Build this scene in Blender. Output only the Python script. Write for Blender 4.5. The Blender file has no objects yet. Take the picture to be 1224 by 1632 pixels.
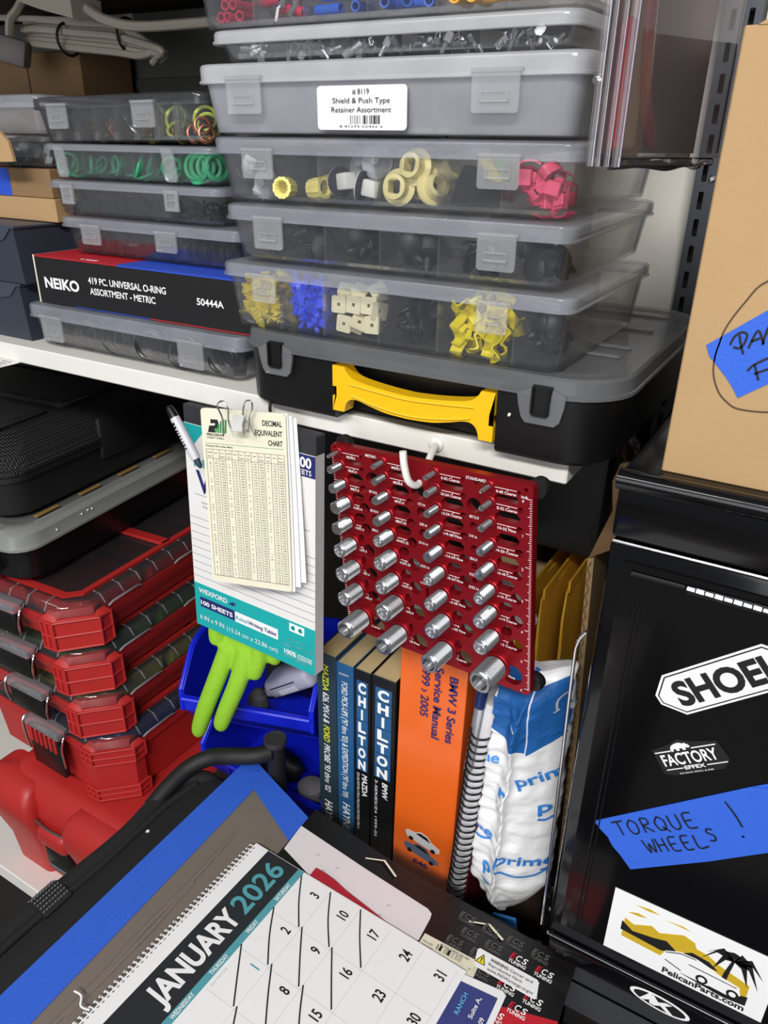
import bpy, bmesh, math, random
from mathutils import Vector, Matrix, Euler, noise
from mathutils.bvhtree import BVHTree
random.seed(7)
PI = math.pi
scene = bpy.context.scene
COL = scene.collection

# ------------------------------------------------------------------ camera
cam_data = bpy.data.cameras.new('camera')
cam = bpy.data.objects.new('camera', cam_data)
COL.objects.link(cam)
cam_data.sensor_fit = 'VERTICAL'
cam_data.sensor_height = 24.0
cam_data.lens = 24.0 * 1216.466 / 1632.0
cam_data.clip_start = 0.02
cam.matrix_world = Matrix(((0.8606155, -0.2330213, 0.4528156, 0.0),
                           (0.5090339, 0.3674108, -0.7783918, 0.0),
                           (0.0150125, 0.9003945, 0.4348152, 1.5),
                           (0, 0, 0, 1)))
scene.camera = cam

# ------------------------------------------------------------------ world, lights, exposure
world = bpy.data.worlds.new('world')
scene.world = world
world.use_nodes = True
world.node_tree.nodes['Background'].inputs[0].default_value = (0.92, 0.95, 1.0, 1)
world.node_tree.nodes['Background'].inputs[1].default_value = 0.30

def area(name, loc, target, sx, sy, power, col):
    l = bpy.data.lights.new(name, 'AREA')
    l.shape = 'RECTANGLE'
    l.size, l.size_y, l.energy, l.color = sx, sy, power, col
    o = bpy.data.objects.new(name, l)
    COL.objects.link(o)
    o.location = loc
    d = Vector(target) - Vector(loc)
    o.rotation_euler = d.to_track_quat('-Z', 'Y').to_euler()
    return o
area('ceiling_tube_light', (-0.75, -1.25, 2.70), (-0.35, 0.45, 1.2), 1.25, 0.22, 20, (1.0, 0.98, 0.955))
area('ceiling_tube_light', (0.47, -1.25, 2.70), (-0.1, 0.5, 1.2), 0.95, 0.22, 62, (1.0, 0.98, 0.955))
area('front_fill_light', (0.2, -3.2, 1.65), (-0.2, 0.5, 1.25), 2.4, 1.9, 62, (0.93, 0.96, 1.0))  # added soft fill from behind the camera, no door is built there
vs = scene.view_settings
vs.view_transform = 'Standard'
vs.look = 'None'
vs.exposure = -0.57
vs.gamma = 1.0
scene.cycles.transparent_max_bounces = 48
scene.cycles.max_bounces = 6
scene.cycles.diffuse_bounces = 3
scene.cycles.glossy_bounces = 3
scene.cycles.transmission_bounces = 4
scene.cycles.caustics_reflective = False
scene.cycles.caustics_refractive = False

# ------------------------------------------------------------------ materials
def lin(c):
    out = []
    for v in c[:3]:
        v = v / 255.0
        out.append(v / 12.92 if v <= 0.04045 else ((v + 0.055) / 1.055) ** 2.4)
    return (out[0], out[1], out[2], 1.0)

def mat(name, col, rough=0.5, metal=0.0, spec=0.5, coat=0.0, var=0.06, vscale=40.0, bump=0.0, bscale=300.0, stretch=None):
    m = bpy.data.materials.new(name)
    m.use_nodes = True
    nt = m.node_tree
    b = nt.nodes['Principled BSDF']
    tc = nt.nodes.new('ShaderNodeTexCoord')
    mp = nt.nodes.new('ShaderNodeMapping')
    if stretch:
        mp.inputs['Scale'].default_value = stretch
    nt.links.new(tc.outputs['Object'], mp.inputs['Vector'])
    nz = nt.nodes.new('ShaderNodeTexNoise')
    nz.inputs['Scale'].default_value = vscale
    nz.inputs['Detail'].default_value = 3.0
    nt.links.new(mp.outputs['Vector'], nz.inputs['Vector'])
    mx = nt.nodes.new('ShaderNodeMix')
    mx.data_type = 'RGBA'
    c = lin(col)
    mx.inputs['A'].default_value = tuple(max(0, x * (1 - var)) for x in c[:3]) + (1,)
    mx.inputs['B'].default_value = tuple(min(1, x * (1 + var)) for x in c[:3]) + (1,)
    nt.links.new(nz.outputs['Fac'], mx.inputs['Factor'])
    nt.links.new(mx.outputs['Result'], b.inputs['Base Color'])
    b.inputs['Roughness'].default_value = rough
    b.inputs['Metallic'].default_value = metal
    b.inputs['Specular IOR Level'].default_value = spec
    b.inputs['Coat Weight'].default_value = coat
    b.inputs['Coat Roughness'].default_value = 0.08
    if bump > 0:
        n2 = nt.nodes.new('ShaderNodeTexNoise')
        n2.inputs['Scale'].default_value = bscale
        n2.inputs['Detail'].default_value = 2.0
        nt.links.new(mp.outputs['Vector'], n2.inputs['Vector'])
        bp = nt.nodes.new('ShaderNodeBump')
        bp.inputs['Strength'].default_value = bump
        bp.inputs['Distance'].default_value = 0.002
        nt.links.new(n2.outputs['Fac'], bp.inputs['Height'])
        nt.links.new(bp.outputs['Normal'], b.inputs['Normal'])
    return m

def dotted(name, col, rough, scale, strength):
    """plastic with a regular grid of raised dots"""
    m = mat(name, col, rough, var=0.05)
    nt = m.node_tree
    b = nt.nodes['Principled BSDF']
    tc = nt.nodes.new('ShaderNodeTexCoord')
    vo = nt.nodes.new('ShaderNodeTexVoronoi')
    vo.inputs['Scale'].default_value = scale
    vo.inputs['Randomness'].default_value = 0.0
    nt.links.new(tc.outputs['Object'], vo.inputs['Vector'])
    bp = nt.nodes.new('ShaderNodeBump')
    bp.inputs['Strength'].default_value = strength
    bp.inputs['Distance'].default_value = 0.003
    bp.invert = True
    nt.links.new(vo.outputs['Distance'], bp.inputs['Height'])
    nt.links.new(bp.outputs['Normal'], b.inputs['Normal'])
    return m

def clear(name, col=(255, 255, 255), haze=0.2, veil=(225, 228, 235), rough=0.12, gloss=0.5):
    """thin see-through plastic: clear film + milky scatter + surface reflection"""
    m = bpy.data.materials.new(name)
    m.use_nodes = True
    nt = m.node_tree
    nt.nodes.remove(nt.nodes['Principled BSDF'])
    out = nt.nodes['Material Output']
    tr = nt.nodes.new('ShaderNodeBsdfTransparent')
    tr.inputs['Color'].default_value = lin(col)
    df = nt.nodes.new('ShaderNodeBsdfDiffuse')
    df.inputs['Color'].default_value = lin(veil)
    tl = nt.nodes.new('ShaderNodeBsdfTranslucent')
    tl.inputs['Color'].default_value = lin(veil)
    mm = nt.nodes.new('ShaderNodeMixShader')
    mm.inputs[0].default_value = 0.25
    nt.links.new(df.outputs[0], mm.inputs[1])
    nt.links.new(tl.outputs[0], mm.inputs[2])
    nz = nt.nodes.new('ShaderNodeTexNoise')
    nz.inputs['Scale'].default_value = 30.0
    tc = nt.nodes.new('ShaderNodeTexCoord')
    nt.links.new(tc.outputs['Object'], nz.inputs['Vector'])
    mr = nt.nodes.new('ShaderNodeMapRange')
    mr.inputs['To Min'].default_value = haze * 0.75
    mr.inputs['To Max'].default_value = haze * 1.25
    nt.links.new(nz.outputs['Fac'], mr.inputs['Value'])
    m1 = nt.nodes.new('ShaderNodeMixShader')
    nt.links.new(mr.outputs[0], m1.inputs[0])
    nt.links.new(tr.outputs[0], m1.inputs[1])
    nt.links.new(mm.outputs[0], m1.inputs[2])
    gl = nt.nodes.new('ShaderNodeBsdfGlossy')
    gl.inputs['Roughness'].default_value = rough
    fr = nt.nodes.new('ShaderNodeFresnel')
    fr.inputs['IOR'].default_value = 1.4
    ml = nt.nodes.new('ShaderNodeMath')
    ml.operation = 'MULTIPLY'
    ml.inputs[1].default_value = gloss
    nt.links.new(fr.outputs[0], ml.inputs[0])
    m2 = nt.nodes.new('ShaderNodeMixShader')
    nt.links.new(ml.outputs[0], m2.inputs[0])
    nt.links.new(m1.outputs[0], m2.inputs[1])
    nt.links.new(gl.outputs[0], m2.inputs[2])
    nt.links.new(m2.outputs[0], out.inputs['Surface'])
    return m

white_paint = mat('white_painted_board', (236, 233, 226), 0.45, var=0.03, bump=0.05, bscale=120)
wall_white = mat('white_wall_paint', (243, 239, 230), 0.7, var=0.05, vscale=12, bump=0.08)
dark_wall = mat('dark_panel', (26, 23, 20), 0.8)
wood_dark = mat('dark_brown_board', (58, 44, 34), 0.7, var=0.2, vscale=8, stretch=(1, 12, 12))
wood_mid = mat('brown_bench_wood', (132, 104, 78), 0.65, var=0.25, vscale=10, stretch=(3, 30, 30))
concrete = mat('concrete_floor', (120, 116, 110), 0.8, var=0.15, vscale=6)
black_pl = mat('black_plastic', (14, 14, 15), 0.35, var=0.1)
black_soft = mat('black_matte_plastic', (20, 20, 21), 0.6, var=0.1, bump=0.1, bscale=600)
black_dots = dotted('black_textured_plastic', (24, 24, 25), 0.5, 330, 0.8)
black_gloss = mat('black_gloss_paint', (4, 4, 6), 0.16, spec=0.35, coat=0.35, var=0.05)
black_print = mat('black_print', (18, 18, 20), 0.6)
black_fabric = mat('black_fabric', (25, 25, 27), 0.85, var=0.1, bump=0.3, bscale=900)
black_rub = mat('black_rubber', (17, 18, 20), 0.5)
dark_slate = mat('dark_slate_plastic', (50, 56, 68), 0.45, var=0.06)
dark_part = mat('black_retainer_plastic', (24, 26, 31), 0.45)
red_pl = mat('red_plastic', (186, 44, 42), 0.42, var=0.05, bump=0.06, bscale=700)
red_dark = mat('deep_red_plastic', (150, 20, 24), 0.45)
red_anod = mat('red_anodised_metal', (158, 22, 34), 0.34, metal=0.55, var=0.05)
steel = mat('steel', (206, 207, 209), 0.24, metal=0.97, var=0.06)
chrome = mat('bright_metal', (225, 225, 228), 0.12, metal=1.0)
brass = mat('brass', (190, 160, 90), 0.3, metal=1.0)
copper = mat('copper', (190, 120, 90), 0.35, metal=0.9)
yellow_pl = mat('yellow_plastic', (246, 192, 14), 0.4, var=0.03)
yellow_bt = mat('bright_yellow_plastic', (243, 226, 28), 0.4)
yellow_wg = mat('warm_yellow_plastic', (255, 230, 62), 0.4)
blue_pl = mat('royal_blue_plastic', (22, 40, 215), 0.35)
blue_clip_m = mat('blue_clip_plastic', (52, 82, 240), 0.35)
cream_pl = mat('cream_plastic', (240, 232, 196), 0.45)
cream_yl = mat('pale_yellow_plastic', (243, 230, 165), 0.45)
white_pl = mat('white_plastic', (238, 238, 232), 0.4)
pink_pl = mat('pink_plastic', (247, 92, 128), 0.4)
green_rub = mat('green_rubber', (58, 168, 116), 0.45)
green_br = mat('bright_green_plastic', (110, 190, 70), 0.4)
red_conn = mat('red_connector_plastic', (200, 40, 75), 0.35)
blue_conn = mat('blue_connector_plastic', (45, 95, 200), 0.35)
yel_conn = mat('yellow_connector_plastic', (243, 180, 30), 0.35)
paper_white = mat('white_paper', (243, 243, 243), 0.7, var=0.015)
paper_cream = mat('aged_card', (232, 227, 203), 0.65, var=0.05, vscale=60)
paper_yellowed = mat('yellowed_page_edges', (205, 182, 135), 0.8, var=0.16, vscale=12, stretch=(160, 4, 160))
card_brown = mat('brown_cardboard', (182, 149, 106), 0.8, var=0.07, vscale=25, bump=0.08, bscale=200)
card_dark = mat('dull_cardboard', (142, 112, 78), 0.85, var=0.12, vscale=25)
tape_blue = mat('blue_masking_tape', (48, 100, 214), 0.65, var=0.06, vscale=50, bump=0.15, bscale=500)
teal_pr = mat('teal_print', (22, 172, 172), 0.5, var=0.03)
navy_pr = mat('navy_print', (34, 40, 108), 0.5)
green_pr = mat('green_print', (40, 140, 80), 0.6)
teal_cal = mat('muted_teal_print', (84, 160, 172), 0.6)
red_pr = mat('red_print', (196, 30, 46), 0.5)
blue_pr = mat('blue_print', (46, 84, 205), 0.5)
light_blue_pr = mat('light_blue_print', (52, 132, 214), 0.5)
yellow_pr = mat('mustard_print', (206, 172, 40), 0.5)
grey_pr = mat('grey_print', (140, 142, 146), 0.6)
lightgrey_pr = mat('faint_grey_print', (190, 192, 196), 0.6)
glove_m = mat('lime_green_knit', (150, 205, 45), 0.75, var=0.08, vscale=120, bump=0.5, bscale=700)
grey_tool = mat('lilac_grey_plastic', (176, 174, 196), 0.42)
silver_film = mat('grey_film', (122, 112, 104), 0.38, var=0.08, vscale=6, bump=0.12, bscale=25)
orange_m = mat('orange_cover', (240, 106, 32), 0.28, var=0.03, coat=0.3)
mustard_m = mat('mustard_envelope', (214, 160, 44), 0.6, var=0.08, bump=0.3, bscale=80)
mailer_m = mat('white_poly_mailer', (240, 240, 240), 0.35, var=0.02, bump=0.5, bscale=90)
cord_white = mat('off_white_cord', (190, 180, 164), 0.5)
carpet_m = mat('speckled_grey_carpet', (70, 72, 78), 0.95, var=0.9, vscale=900, bump=1.0, bscale=900)
lime_print = mat('lime_yellow_print', (220, 222, 40), 0.6)
book_slate = mat('slate_book_cover', (40, 58, 68), 0.4)
book_blue = mat('blue_book_cover', (38, 92, 140), 0.4)
book_black = mat('black_book_cover', (17, 18, 20), 0.35)
pp_tray = clear('clear_polypropylene', haze=0.038, veil=(226, 232, 244))
pp_lid = clear('milky_polypropylene', haze=0.20, veil=(226, 232, 244))
div_m = clear('divider_polypropylene', haze=0.085, veil=(234, 238, 246))
pp_frost = clear('frosted_polypropylene', haze=0.36, veil=(226, 230, 238))
pp_frost_lid = clear('frosted_lid_polypropylene', haze=0.42, veil=(238, 240, 245))
ps_clear = clear('clear_polystyrene', haze=0.035, gloss=0.8, rough=0.06)
ring_tray = clear('clear_ring_box_plastic', haze=0.022, veil=(222, 230, 246))
ring_div = clear('clear_ring_box_divider', haze=0.035, veil=(230, 236, 246))
latch_m = clear('clear_latch_plastic', haze=0.19, veil=(240, 242, 246))
lid_grey = clear('smoky_grey_lid', col=(225, 225, 225), haze=0.34, veil=(175, 178, 182))
red_lid_clear = clear('clear_organizer_lid', col=(238, 228, 228), haze=0.045, gloss=1.0, rough=0.06)
blister = clear('blister_plastic', col=(245, 242, 245), haze=0.07, gloss=1.0, rough=0.05)
bag_film = clear('crumpled_bag_film', col=(235, 235, 235), haze=0.22, gloss=1.0, rough=0.1)
pen_clear = clear('clear_pen_barrel', haze=0.25, gloss=1.0, rough=0.05)

# ------------------------------------------------------------------ mesh helpers
class MB:
    def __init__(s):
        s.bm = bmesh.new()
    def box(s, x0, x1, y0, y1, z0, z1, b=0.0, seg=1, M=None):
        r = bmesh.ops.create_cube(s.bm, size=1.0)
        T = Matrix.Translation(((x0 + x1) / 2, (y0 + y1) / 2, (z0 + z1) / 2)) @ Matrix.Diagonal((x1 - x0, y1 - y0, z1 - z0, 1))
        vs_ = r['verts']
        bmesh.ops.transform(s.bm, matrix=T, verts=vs_)
        if b > 0:
            es = list({e for v in vs_ for e in v.link_edges})
            res = bmesh.ops.bevel(s.bm, geom=es, offset=b, segments=seg, affect='EDGES', profile=0.5, clamp_overlap=True)
            vs_ = list({v for v in vs_ if v.is_valid} | set(res['verts']))
        if M is not None:
            bmesh.ops.transform(s.bm, matrix=M, verts=vs_)
        return s
    def loft(s, loops, cap0=True, cap1=True, closed=False, M=None):
        n = len(loops[0])
        rows = []
        for lp in loops:
            rows.append([s.bm.verts.new((M @ Vector(p)) if M is not None else Vector(p)) for p in lp])
        k = len(rows)
        for i in range(k if closed else k - 1):
            a, b = rows[i], rows[(i + 1) % k]
            for j in range(n):
                j2 = (j + 1) % n
                try:
                    s.bm.faces.new((a[j], a[j2], b[j2], b[j]))
                except ValueError:
                    pass
        if not closed:
            if cap0:
                s.bm.faces.new(list(reversed(rows[0])))
            if cap1:
                s.bm.faces.new(rows[-1])
        return s
    def prism(s, pts, z0, z1, M=None):
        return s.loft([[(p[0], p[1], z0) for p in pts], [(p[0], p[1], z1) for p in pts]], M=M)
    def tube(s, pts, r, n=8, closed=False, M=None, flat=1.0):
        P = [Vector(p) for p in pts]
        k = len(P)
        loops = []
        prev = None
        for i in range(k):
            if closed:
                t = P[(i + 1) % k] - P[i - 1]
            else:
                t = P[min(i + 1, k - 1)] - P[max(i - 1, 0)]
            t.normalize()
            if prev is None:
                up = Vector((0, 0, 1)) if abs(t.z) < 0.9 else Vector((1, 0, 0))
                a = t.cross(up).normalized()
            else:
                a = (prev - t * prev.dot(t))
                if a.length < 1e-6:
                    a = t.orthogonal()
                a.normalize()
            prev = a
            b = t.cross(a)
            rr = r[i] if isinstance(r, (list, tuple)) else r
            loops.append([P[i] + a * rr * math.cos(2 * PI * j / n) + b * rr * flat * math.sin(2 * PI * j / n) for j in range(n)])
        return s.loft(loops, closed=closed, M=M)
    def torus(s, c, R, r, n=24, m=8, M=None):
        T = Matrix.Translation(c) if M is None else M @ Matrix.Translation(c)
        loops = []
        for i in range(n):
            a = 2 * PI * i / n
            loops.append([((R + r * math.cos(2 * PI * j / m)) * math.cos(a), (R + r * math.cos(2 * PI * j / m)) * math.sin(a), r * math.sin(2 * PI * j / m)) for j in range(m)])
        return s.loft(loops, closed=True, M=T)
    def rev(s, prof, n=16, M=None):
        """solid of revolution about z from (radius, z) pairs"""
        loops = [[(max(r, 1e-5) * math.cos(2 * PI * j / n), max(r, 1e-5) * math.sin(2 * PI * j / n), z) for j in range(n)] for r, z in prof]
        return s.loft(loops, M=M)
    def ball(s, c, r, sc=(1, 1, 1), u=12, v=8, M=None):
        T = Matrix.Translation(c) @ Matrix.Diagonal((r * sc[0], r * sc[1], r * sc[2], 1))
        bmesh.ops.create_uvsphere(s.bm, u_segments=u, v_segments=v, radius=1.0, matrix=(M @ T) if M is not None else T)
        return s
    def build(s, name, material, parent=None, smooth=35.0):
        bm = s.bm
        bmesh.ops.recalc_face_normals(bm, faces=bm.faces)
        if smooth:
            lim = math.radians(smooth)
            for f in bm.faces:
                f.smooth = True
            for e in bm.edges:
                if len(e.link_faces) == 2 and e.calc_face_angle(0) > lim:
                    e.smooth = False
        me = bpy.data.meshes.new(name)
        bm.to_mesh(me)
        bm.free()
        me.materials.append(material)
        o = bpy.data.objects.new(name, me)
        COL.objects.link(o)
        if parent is not None:
            o.parent = parent
        return o

def tag(o, label=None, cat=None, group=None, kind=None):
    if label: o['label'] = label
    if cat: o['category'] = cat
    if group: o['group'] = group
    if kind: o['kind'] = kind
    return o

def thing(name, label, cat, loc=(0, 0, 0), rot=(0, 0, 0), group=None):
    o = bpy.data.objects.new(name, None)
    COL.objects.link(o)
    o.empty_display_size = 0.02
    o.location = loc
    o.rotation_euler = rot
    return tag(o, label, cat, group)

def mtx(loc, rot=(0, 0, 0)):
    return Matrix.Translation(loc) @ Euler(rot).to_matrix().to_4x4()

def basis(u, v, n, p):
    return Matrix(((u[0], v[0], n[0], p[0]), (u[1], v[1], n[1], p[1]), (u[2], v[2], n[2], p[2]), (0, 0, 0, 1)))
def FR(x=0, y=0, z=0, a=0.0):        # on a face that looks to -Y
    return basis((math.cos(a), 0, math.sin(a)), (-math.sin(a), 0, math.cos(a)), (0, -1, 0), (x, y, z))
def TP(x=0, y=0, z=0, a=0.0):        # on a face that looks up
    return basis((math.cos(a), math.sin(a), 0), (-math.sin(a), math.cos(a), 0), (0, 0, 1), (x, y, z))
def RT(x=0, y=0, z=0, a=0.0):        # on a face that looks to +X
    return basis((0, math.cos(a), math.sin(a)), (0, -math.sin(a), math.cos(a)), (1, 0, 0), (x, y, z))

def rrect(x0, x1, y0, y1, r, n=5):
    r = min(r, (x1 - x0) / 2 - 1e-5, (y1 - y0) / 2 - 1e-5)
    pts = []
    for cx, cy, a0 in ((x1 - r, y0 + r, -PI / 2), (x1 - r, y1 - r, 0), (x0 + r, y1 - r, PI / 2), (x0 + r, y0 + r, PI)):
        for i in range(n + 1):
            a = a0 + PI / 2 * i / n
            pts.append((cx + r * math.cos(a), cy + r * math.sin(a)))
    return pts

def ring_z(pts, z):
    return [(p[0], p[1], z) for p in pts]

def circle(cx, cy, r, n=20):
    return [(cx + r * math.cos(2 * PI * i / n), cy + r * math.sin(2 * PI * i / n)) for i in range(n)]

def spline(pts, n=6, closed=False):
    """Catmull-Rom through the points"""
    P = [Vector(p) for p in pts]
    k = len(P)
    out = []
    rng = range(k) if closed else range(k - 1)
    for i in rng:
        if closed:
            a, b, c, d = P[i - 1], P[i], P[(i + 1) % k], P[(i + 2) % k]
        else:
            a, b, c, d = P[max(i - 1, 0)], P[i], P[i + 1], P[min(i + 2, k - 1)]
        for j in range(n):
            t = j / n
            out.append(0.5 * ((2 * b) + (c - a) * t + (2 * a - 5 * b + 4 * c - d) * t * t + (3 * b - a - 3 * c + d) * t ** 3))
    if not closed:
        out.append(P[-1])
    return out

def flat(name, pts, M, material, parent, t=0.0004):
    return MB().prism(pts, 0, t, M).build(name, material, parent, smooth=0)

def rect(x0, x1, y0, y1):
    return [(x0, y0), (x1, y0), (x1, y1), (x0, y1)]

def flats(name, polys, material, parent, t=0.0004):
    b = MB()
    for pts, M in polys:
        b.prism(pts, 0, t, M)
    return b.build(name, material, parent, smooth=0)

_tc = {}
def glyphs(s, bold, shear, spacing, res=4):
    key = (s, bold, shear, spacing, res)
    if key not in _tc:
        cu = bpy.data.curves.new('t', 'FONT')
        cu.body = s
        cu.size = 1.0
        cu.resolution_u = res
        cu.offset = bold
        cu.shear = shear
        cu.space_character = spacing
        o = bpy.data.objects.new('t', cu)
        COL.objects.link(o)
        bpy.context.view_layer.update()
        me = bpy.data.meshes.new_from_object(o.evaluated_get(bpy.context.evaluated_depsgraph_get()))
        vs_ = [tuple(v.co) for v in me.vertices]
        fs = [tuple(p.vertices) for p in me.polygons]
        bpy.data.objects.remove(o)
        bpy.data.curves.remove(cu)
        bpy.data.meshes.remove(me)
        xs = [v[0] for v in vs_] or [0, 1]
        _tc[key] = (vs_, fs, min(xs), max(xs))
    return _tc[key]

def letters(items, material, parent, name='lettering', lift=0.0006):
    """items: (text, matrix, cap height, options: w, align, bold, shear, spacing)"""
    V_, F_ = [], []
    for it in items:
        s, M, h = it[0], it[1], it[2]
        op = it[3] if len(it) > 3 else {}
        vs_, fs, x0, x1 = glyphs(s, op.get('bold', 0.0), op.get('shear', 0.0), op.get('spacing', 1.0), 1 if h < 0.0016 else (2 if h < 0.003 else 4))
        sy = h / 0.70
        sx = op['w'] / (x1 - x0) if 'w' in op else sy * op.get('sx', 1.0)
        al = op.get('align', 'L')
        off = {'L': -x0, 'C': -(x0 + x1) / 2, 'R': -x1}[al]
        base = len(V_)
        for v in vs_:
            V_.append(M @ Vector(((v[0] + off) * sx, v[1] * sy, lift)))
        F_ += [tuple(base + i for i in f) for f in fs]
    me = bpy.data.meshes.new(name)
    me.from_pydata([tuple(v) for v in V_], [], F_)
    me.materials.append(material)
    o = bpy.data.objects.new(name, me)
    COL.objects.link(o)
    o.parent = parent
    return o

def strokes(name, paths, r, M, material, parent, lift=0.0004):
    """hand drawn marker lines on a face"""
    b = MB()
    for p in paths:
        q = spline([(a[0], a[1], 0) for a in p], 5) if len(p) > 2 else [Vector((a[0], a[1], 0)) for a in p]
        # ribbon with a little thickness
        L, R_ = [], []
        for i in range(len(q)):
            t = (q[min(i + 1, len(q) - 1)] - q[max(i - 1, 0)])
            if t.length < 1e-9:
                t = Vector((1, 0, 0))
            t.normalize()
            nrm = Vector((-t.y, t.x, 0)) * r
            L.append(q[i] + nrm)
            R_.append(q[i] - nrm)
        for i in range(len(q) - 1):
            vs_ = [b.bm.verts.new(M @ Vector((p_.x, p_.y, lift))) for p_ in (L[i], R_[i], R_[i + 1], L[i + 1])]
            b.bm.faces.new(vs_)
    return b.build(name, material, parent, smooth=0)

def kids(o):
    return [c for c in bpy.data.objects if c.parent is o]

def bars(u0, u1, v0, v1, seed, n=28):
    """barcode stripes as rectangles"""
    rr = random.Random(seed)
    out = []
    w = (u1 - u0) / n
    for i in range(n):
        if rr.random() < 0.62:
            out.append(rect(u0 + i * w, u0 + (i + rr.choice((0.4, 0.6, 0.95))) * w, v0, v1))
    return out
# ------------------------------------------------------------------ the setting
def struct(name, mb, m):
    o = mb.build(name, m)
    o['kind'] = 'structure'
    return o
struct('floor', MB().box(-2.6, 1.6, -2.6, 1.05, -0.05, 0.0), concrete)
struct('wall_back', MB().box(-2.6, 1.6, 0.893, 1.05, 0.0, 2.6), wall_white)
struct('shade_panel', MB().box(-2.6, -0.115, 0.875, 0.8925, 0.0, 1.285), dark_wall)   # added dark panel, stands in for shade and dark clutter below the shelf

# slotted uprights on the back wall
def upright(x, label, tilt=0.0):
    t = thing('slotted_upright', label, 'shelf upright', (x, 0.865, 0.0), (0, tilt, 0))
    cu = bpy.data.curves.new('u', 'CURVE')
    cu.dimensions = '2D'
    cu.fill_mode = 'BOTH'
    cu.extrude = 0.001
    def sp(pts):
        s = cu.splines.new('POLY')
        s.points.add(len(pts) - 1)
        for i, p in enumerate(pts):
            s.points[i].co = (p[0], p[1], 0, 1)
        s.use_cyclic_u = True
    sp(rect(-0.0165, 0.0165, 1.10, 1.90))
    z = 1.115
    while z < 1.88:
        for dx in (-0.0078, 0.0078):
            sp(rrect(dx - 0.0024, dx + 0.0024, z, z + 0.0165, 0.001, 2))
        z += 0.0254
    o = bpy.data.objects.new('u', cu)
    COL.objects.link(o)
    bpy.context.view_layer.update()
    me = bpy.data.meshes.new_from_object(o.evaluated_get(bpy.context.evaluated_depsgraph_get()))
    bpy.data.objects.remove(o)
    me.transform(Matrix(((1, 0, 0, 0), (0, 0, -1, 0), (0, 1, 0, 0), (0, 0, 0, 1))))
    me.materials.clear()
    me.materials.append(mat('dark_grey_steel', (88, 92, 98), 0.4, metal=0.6))
    f = bpy.data.objects.new('slotted_face', me)
    COL.objects.link(f)
    f.parent = t
    MB().box(-0.0165, -0.0145, 0.0, 0.0275, 1.10, 1.90).box(0.0145, 0.0165, 0.0, 0.0275, 1.10, 1.90).box(-0.0165, 0.0165, 0.018, 0.020, 1.10, 1.90).build('channel', black_soft, t)
    s = MB()
    s.rev([(0.0035, 0), (0.0034, 0.0015), (0.002, 0.0025)], 10, FR(0.0, -0.001, 1.4735))
    s.build('screw', steel, t)
    return t
upright(-0.1375, 'dark steel slotted shelf upright against the white wall, beside the cardboard box')
upright(-0.818, 'dark slotted upright in the shadows behind the clear boxes, upper left')

# upper shelf board over the left half
t = thing('shelf_board', 'dark brown underside of the shelf board along the top edge of the photo', 'shelf', (-1.3, 0.485, 1.645))
MB().box(0, 1.157, 0, 0.37, 0, 0.019, 0.001).build('board', wood_dark, t)
# white shelf board
t = thing('shelf_board', 'white painted shelf board carrying the clear organizer boxes', 'shelf', (-1.3, 0.485, 1.2875))
MB().box(0, 1.164, 0, 0.37, 0, 0.0185, 0.0012).build('board', white_paint, t)
# lower shelf
t = thing('shelf_board', 'white lower shelf board under the large red toolbox, lower left', 'shelf', (-1.3, 0.385, 0.535))
MB().box(0, 1.19, 0, 0.47, 0, 0.025, 0.0015).build('board', white_paint, t)
MB().box(0, 1.19, 0.03, 0.05, -0.535, 0, 0).build('kick_panel', dark_wall, t)
# board the bins and books stand on
t = thing('shelf_board', 'short board under the repair manuals and blue bins', 'shelf', (-0.557, 0.497, 0.738))
MB().box(0, 0.463, 0, 0.36, 0, 0.028, 0.001).build('board', wood_dark, t)
MB().box(0.40, 0.43, 0.0, 0.33, -0.178, 0.0).build('support', wood_dark, t)

# ------------------------------------------------------------------ cardboard box on the cabinet
t = thing('cardboard_box', 'large brown cardboard box with blue tape standing on the black cabinet', 'cardboard box', (-0.0685, 0.44, 1.3295))
w = MB()
w.box(0, 0.34, 0, 0.004, 0, 0.222, 0.0008).box(0, 0.004, 0.004, 0.30, 0, 0.222).box(0.336, 0.34, 0.004, 0.30, 0, 0.222).box(0, 0.34, 0.30, 0.304, 0, 0.222).box(0.004, 0.336, 0.004, 0.30, 0, 0.003)
w.build('carton', card_brown, t)
fl = MB()
fl.prism([(0.006, 0.222), (0.010, 0.2245), (0.016, 0.2235), (0.02, 0.2255), (0.34, 0.2265), (0.34, 0.222)], 0, 0.0035, FR(0, 0.0035, 0))
fl.build('top_edge', card_brown, t)
tp = flat('masking_tape', [(0.011, 0.0757), (0.0136, 0.0700), (0.0185, 0.0655), (0.024, 0.0600), (0.0275, 0.0560), (0.032, 0.0498), (0.070, 0.079), (0.115, 0.107), (0.105, 0.148), (0.060, 0.116)], FR(), tape_blue, t, 0.0005)
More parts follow.
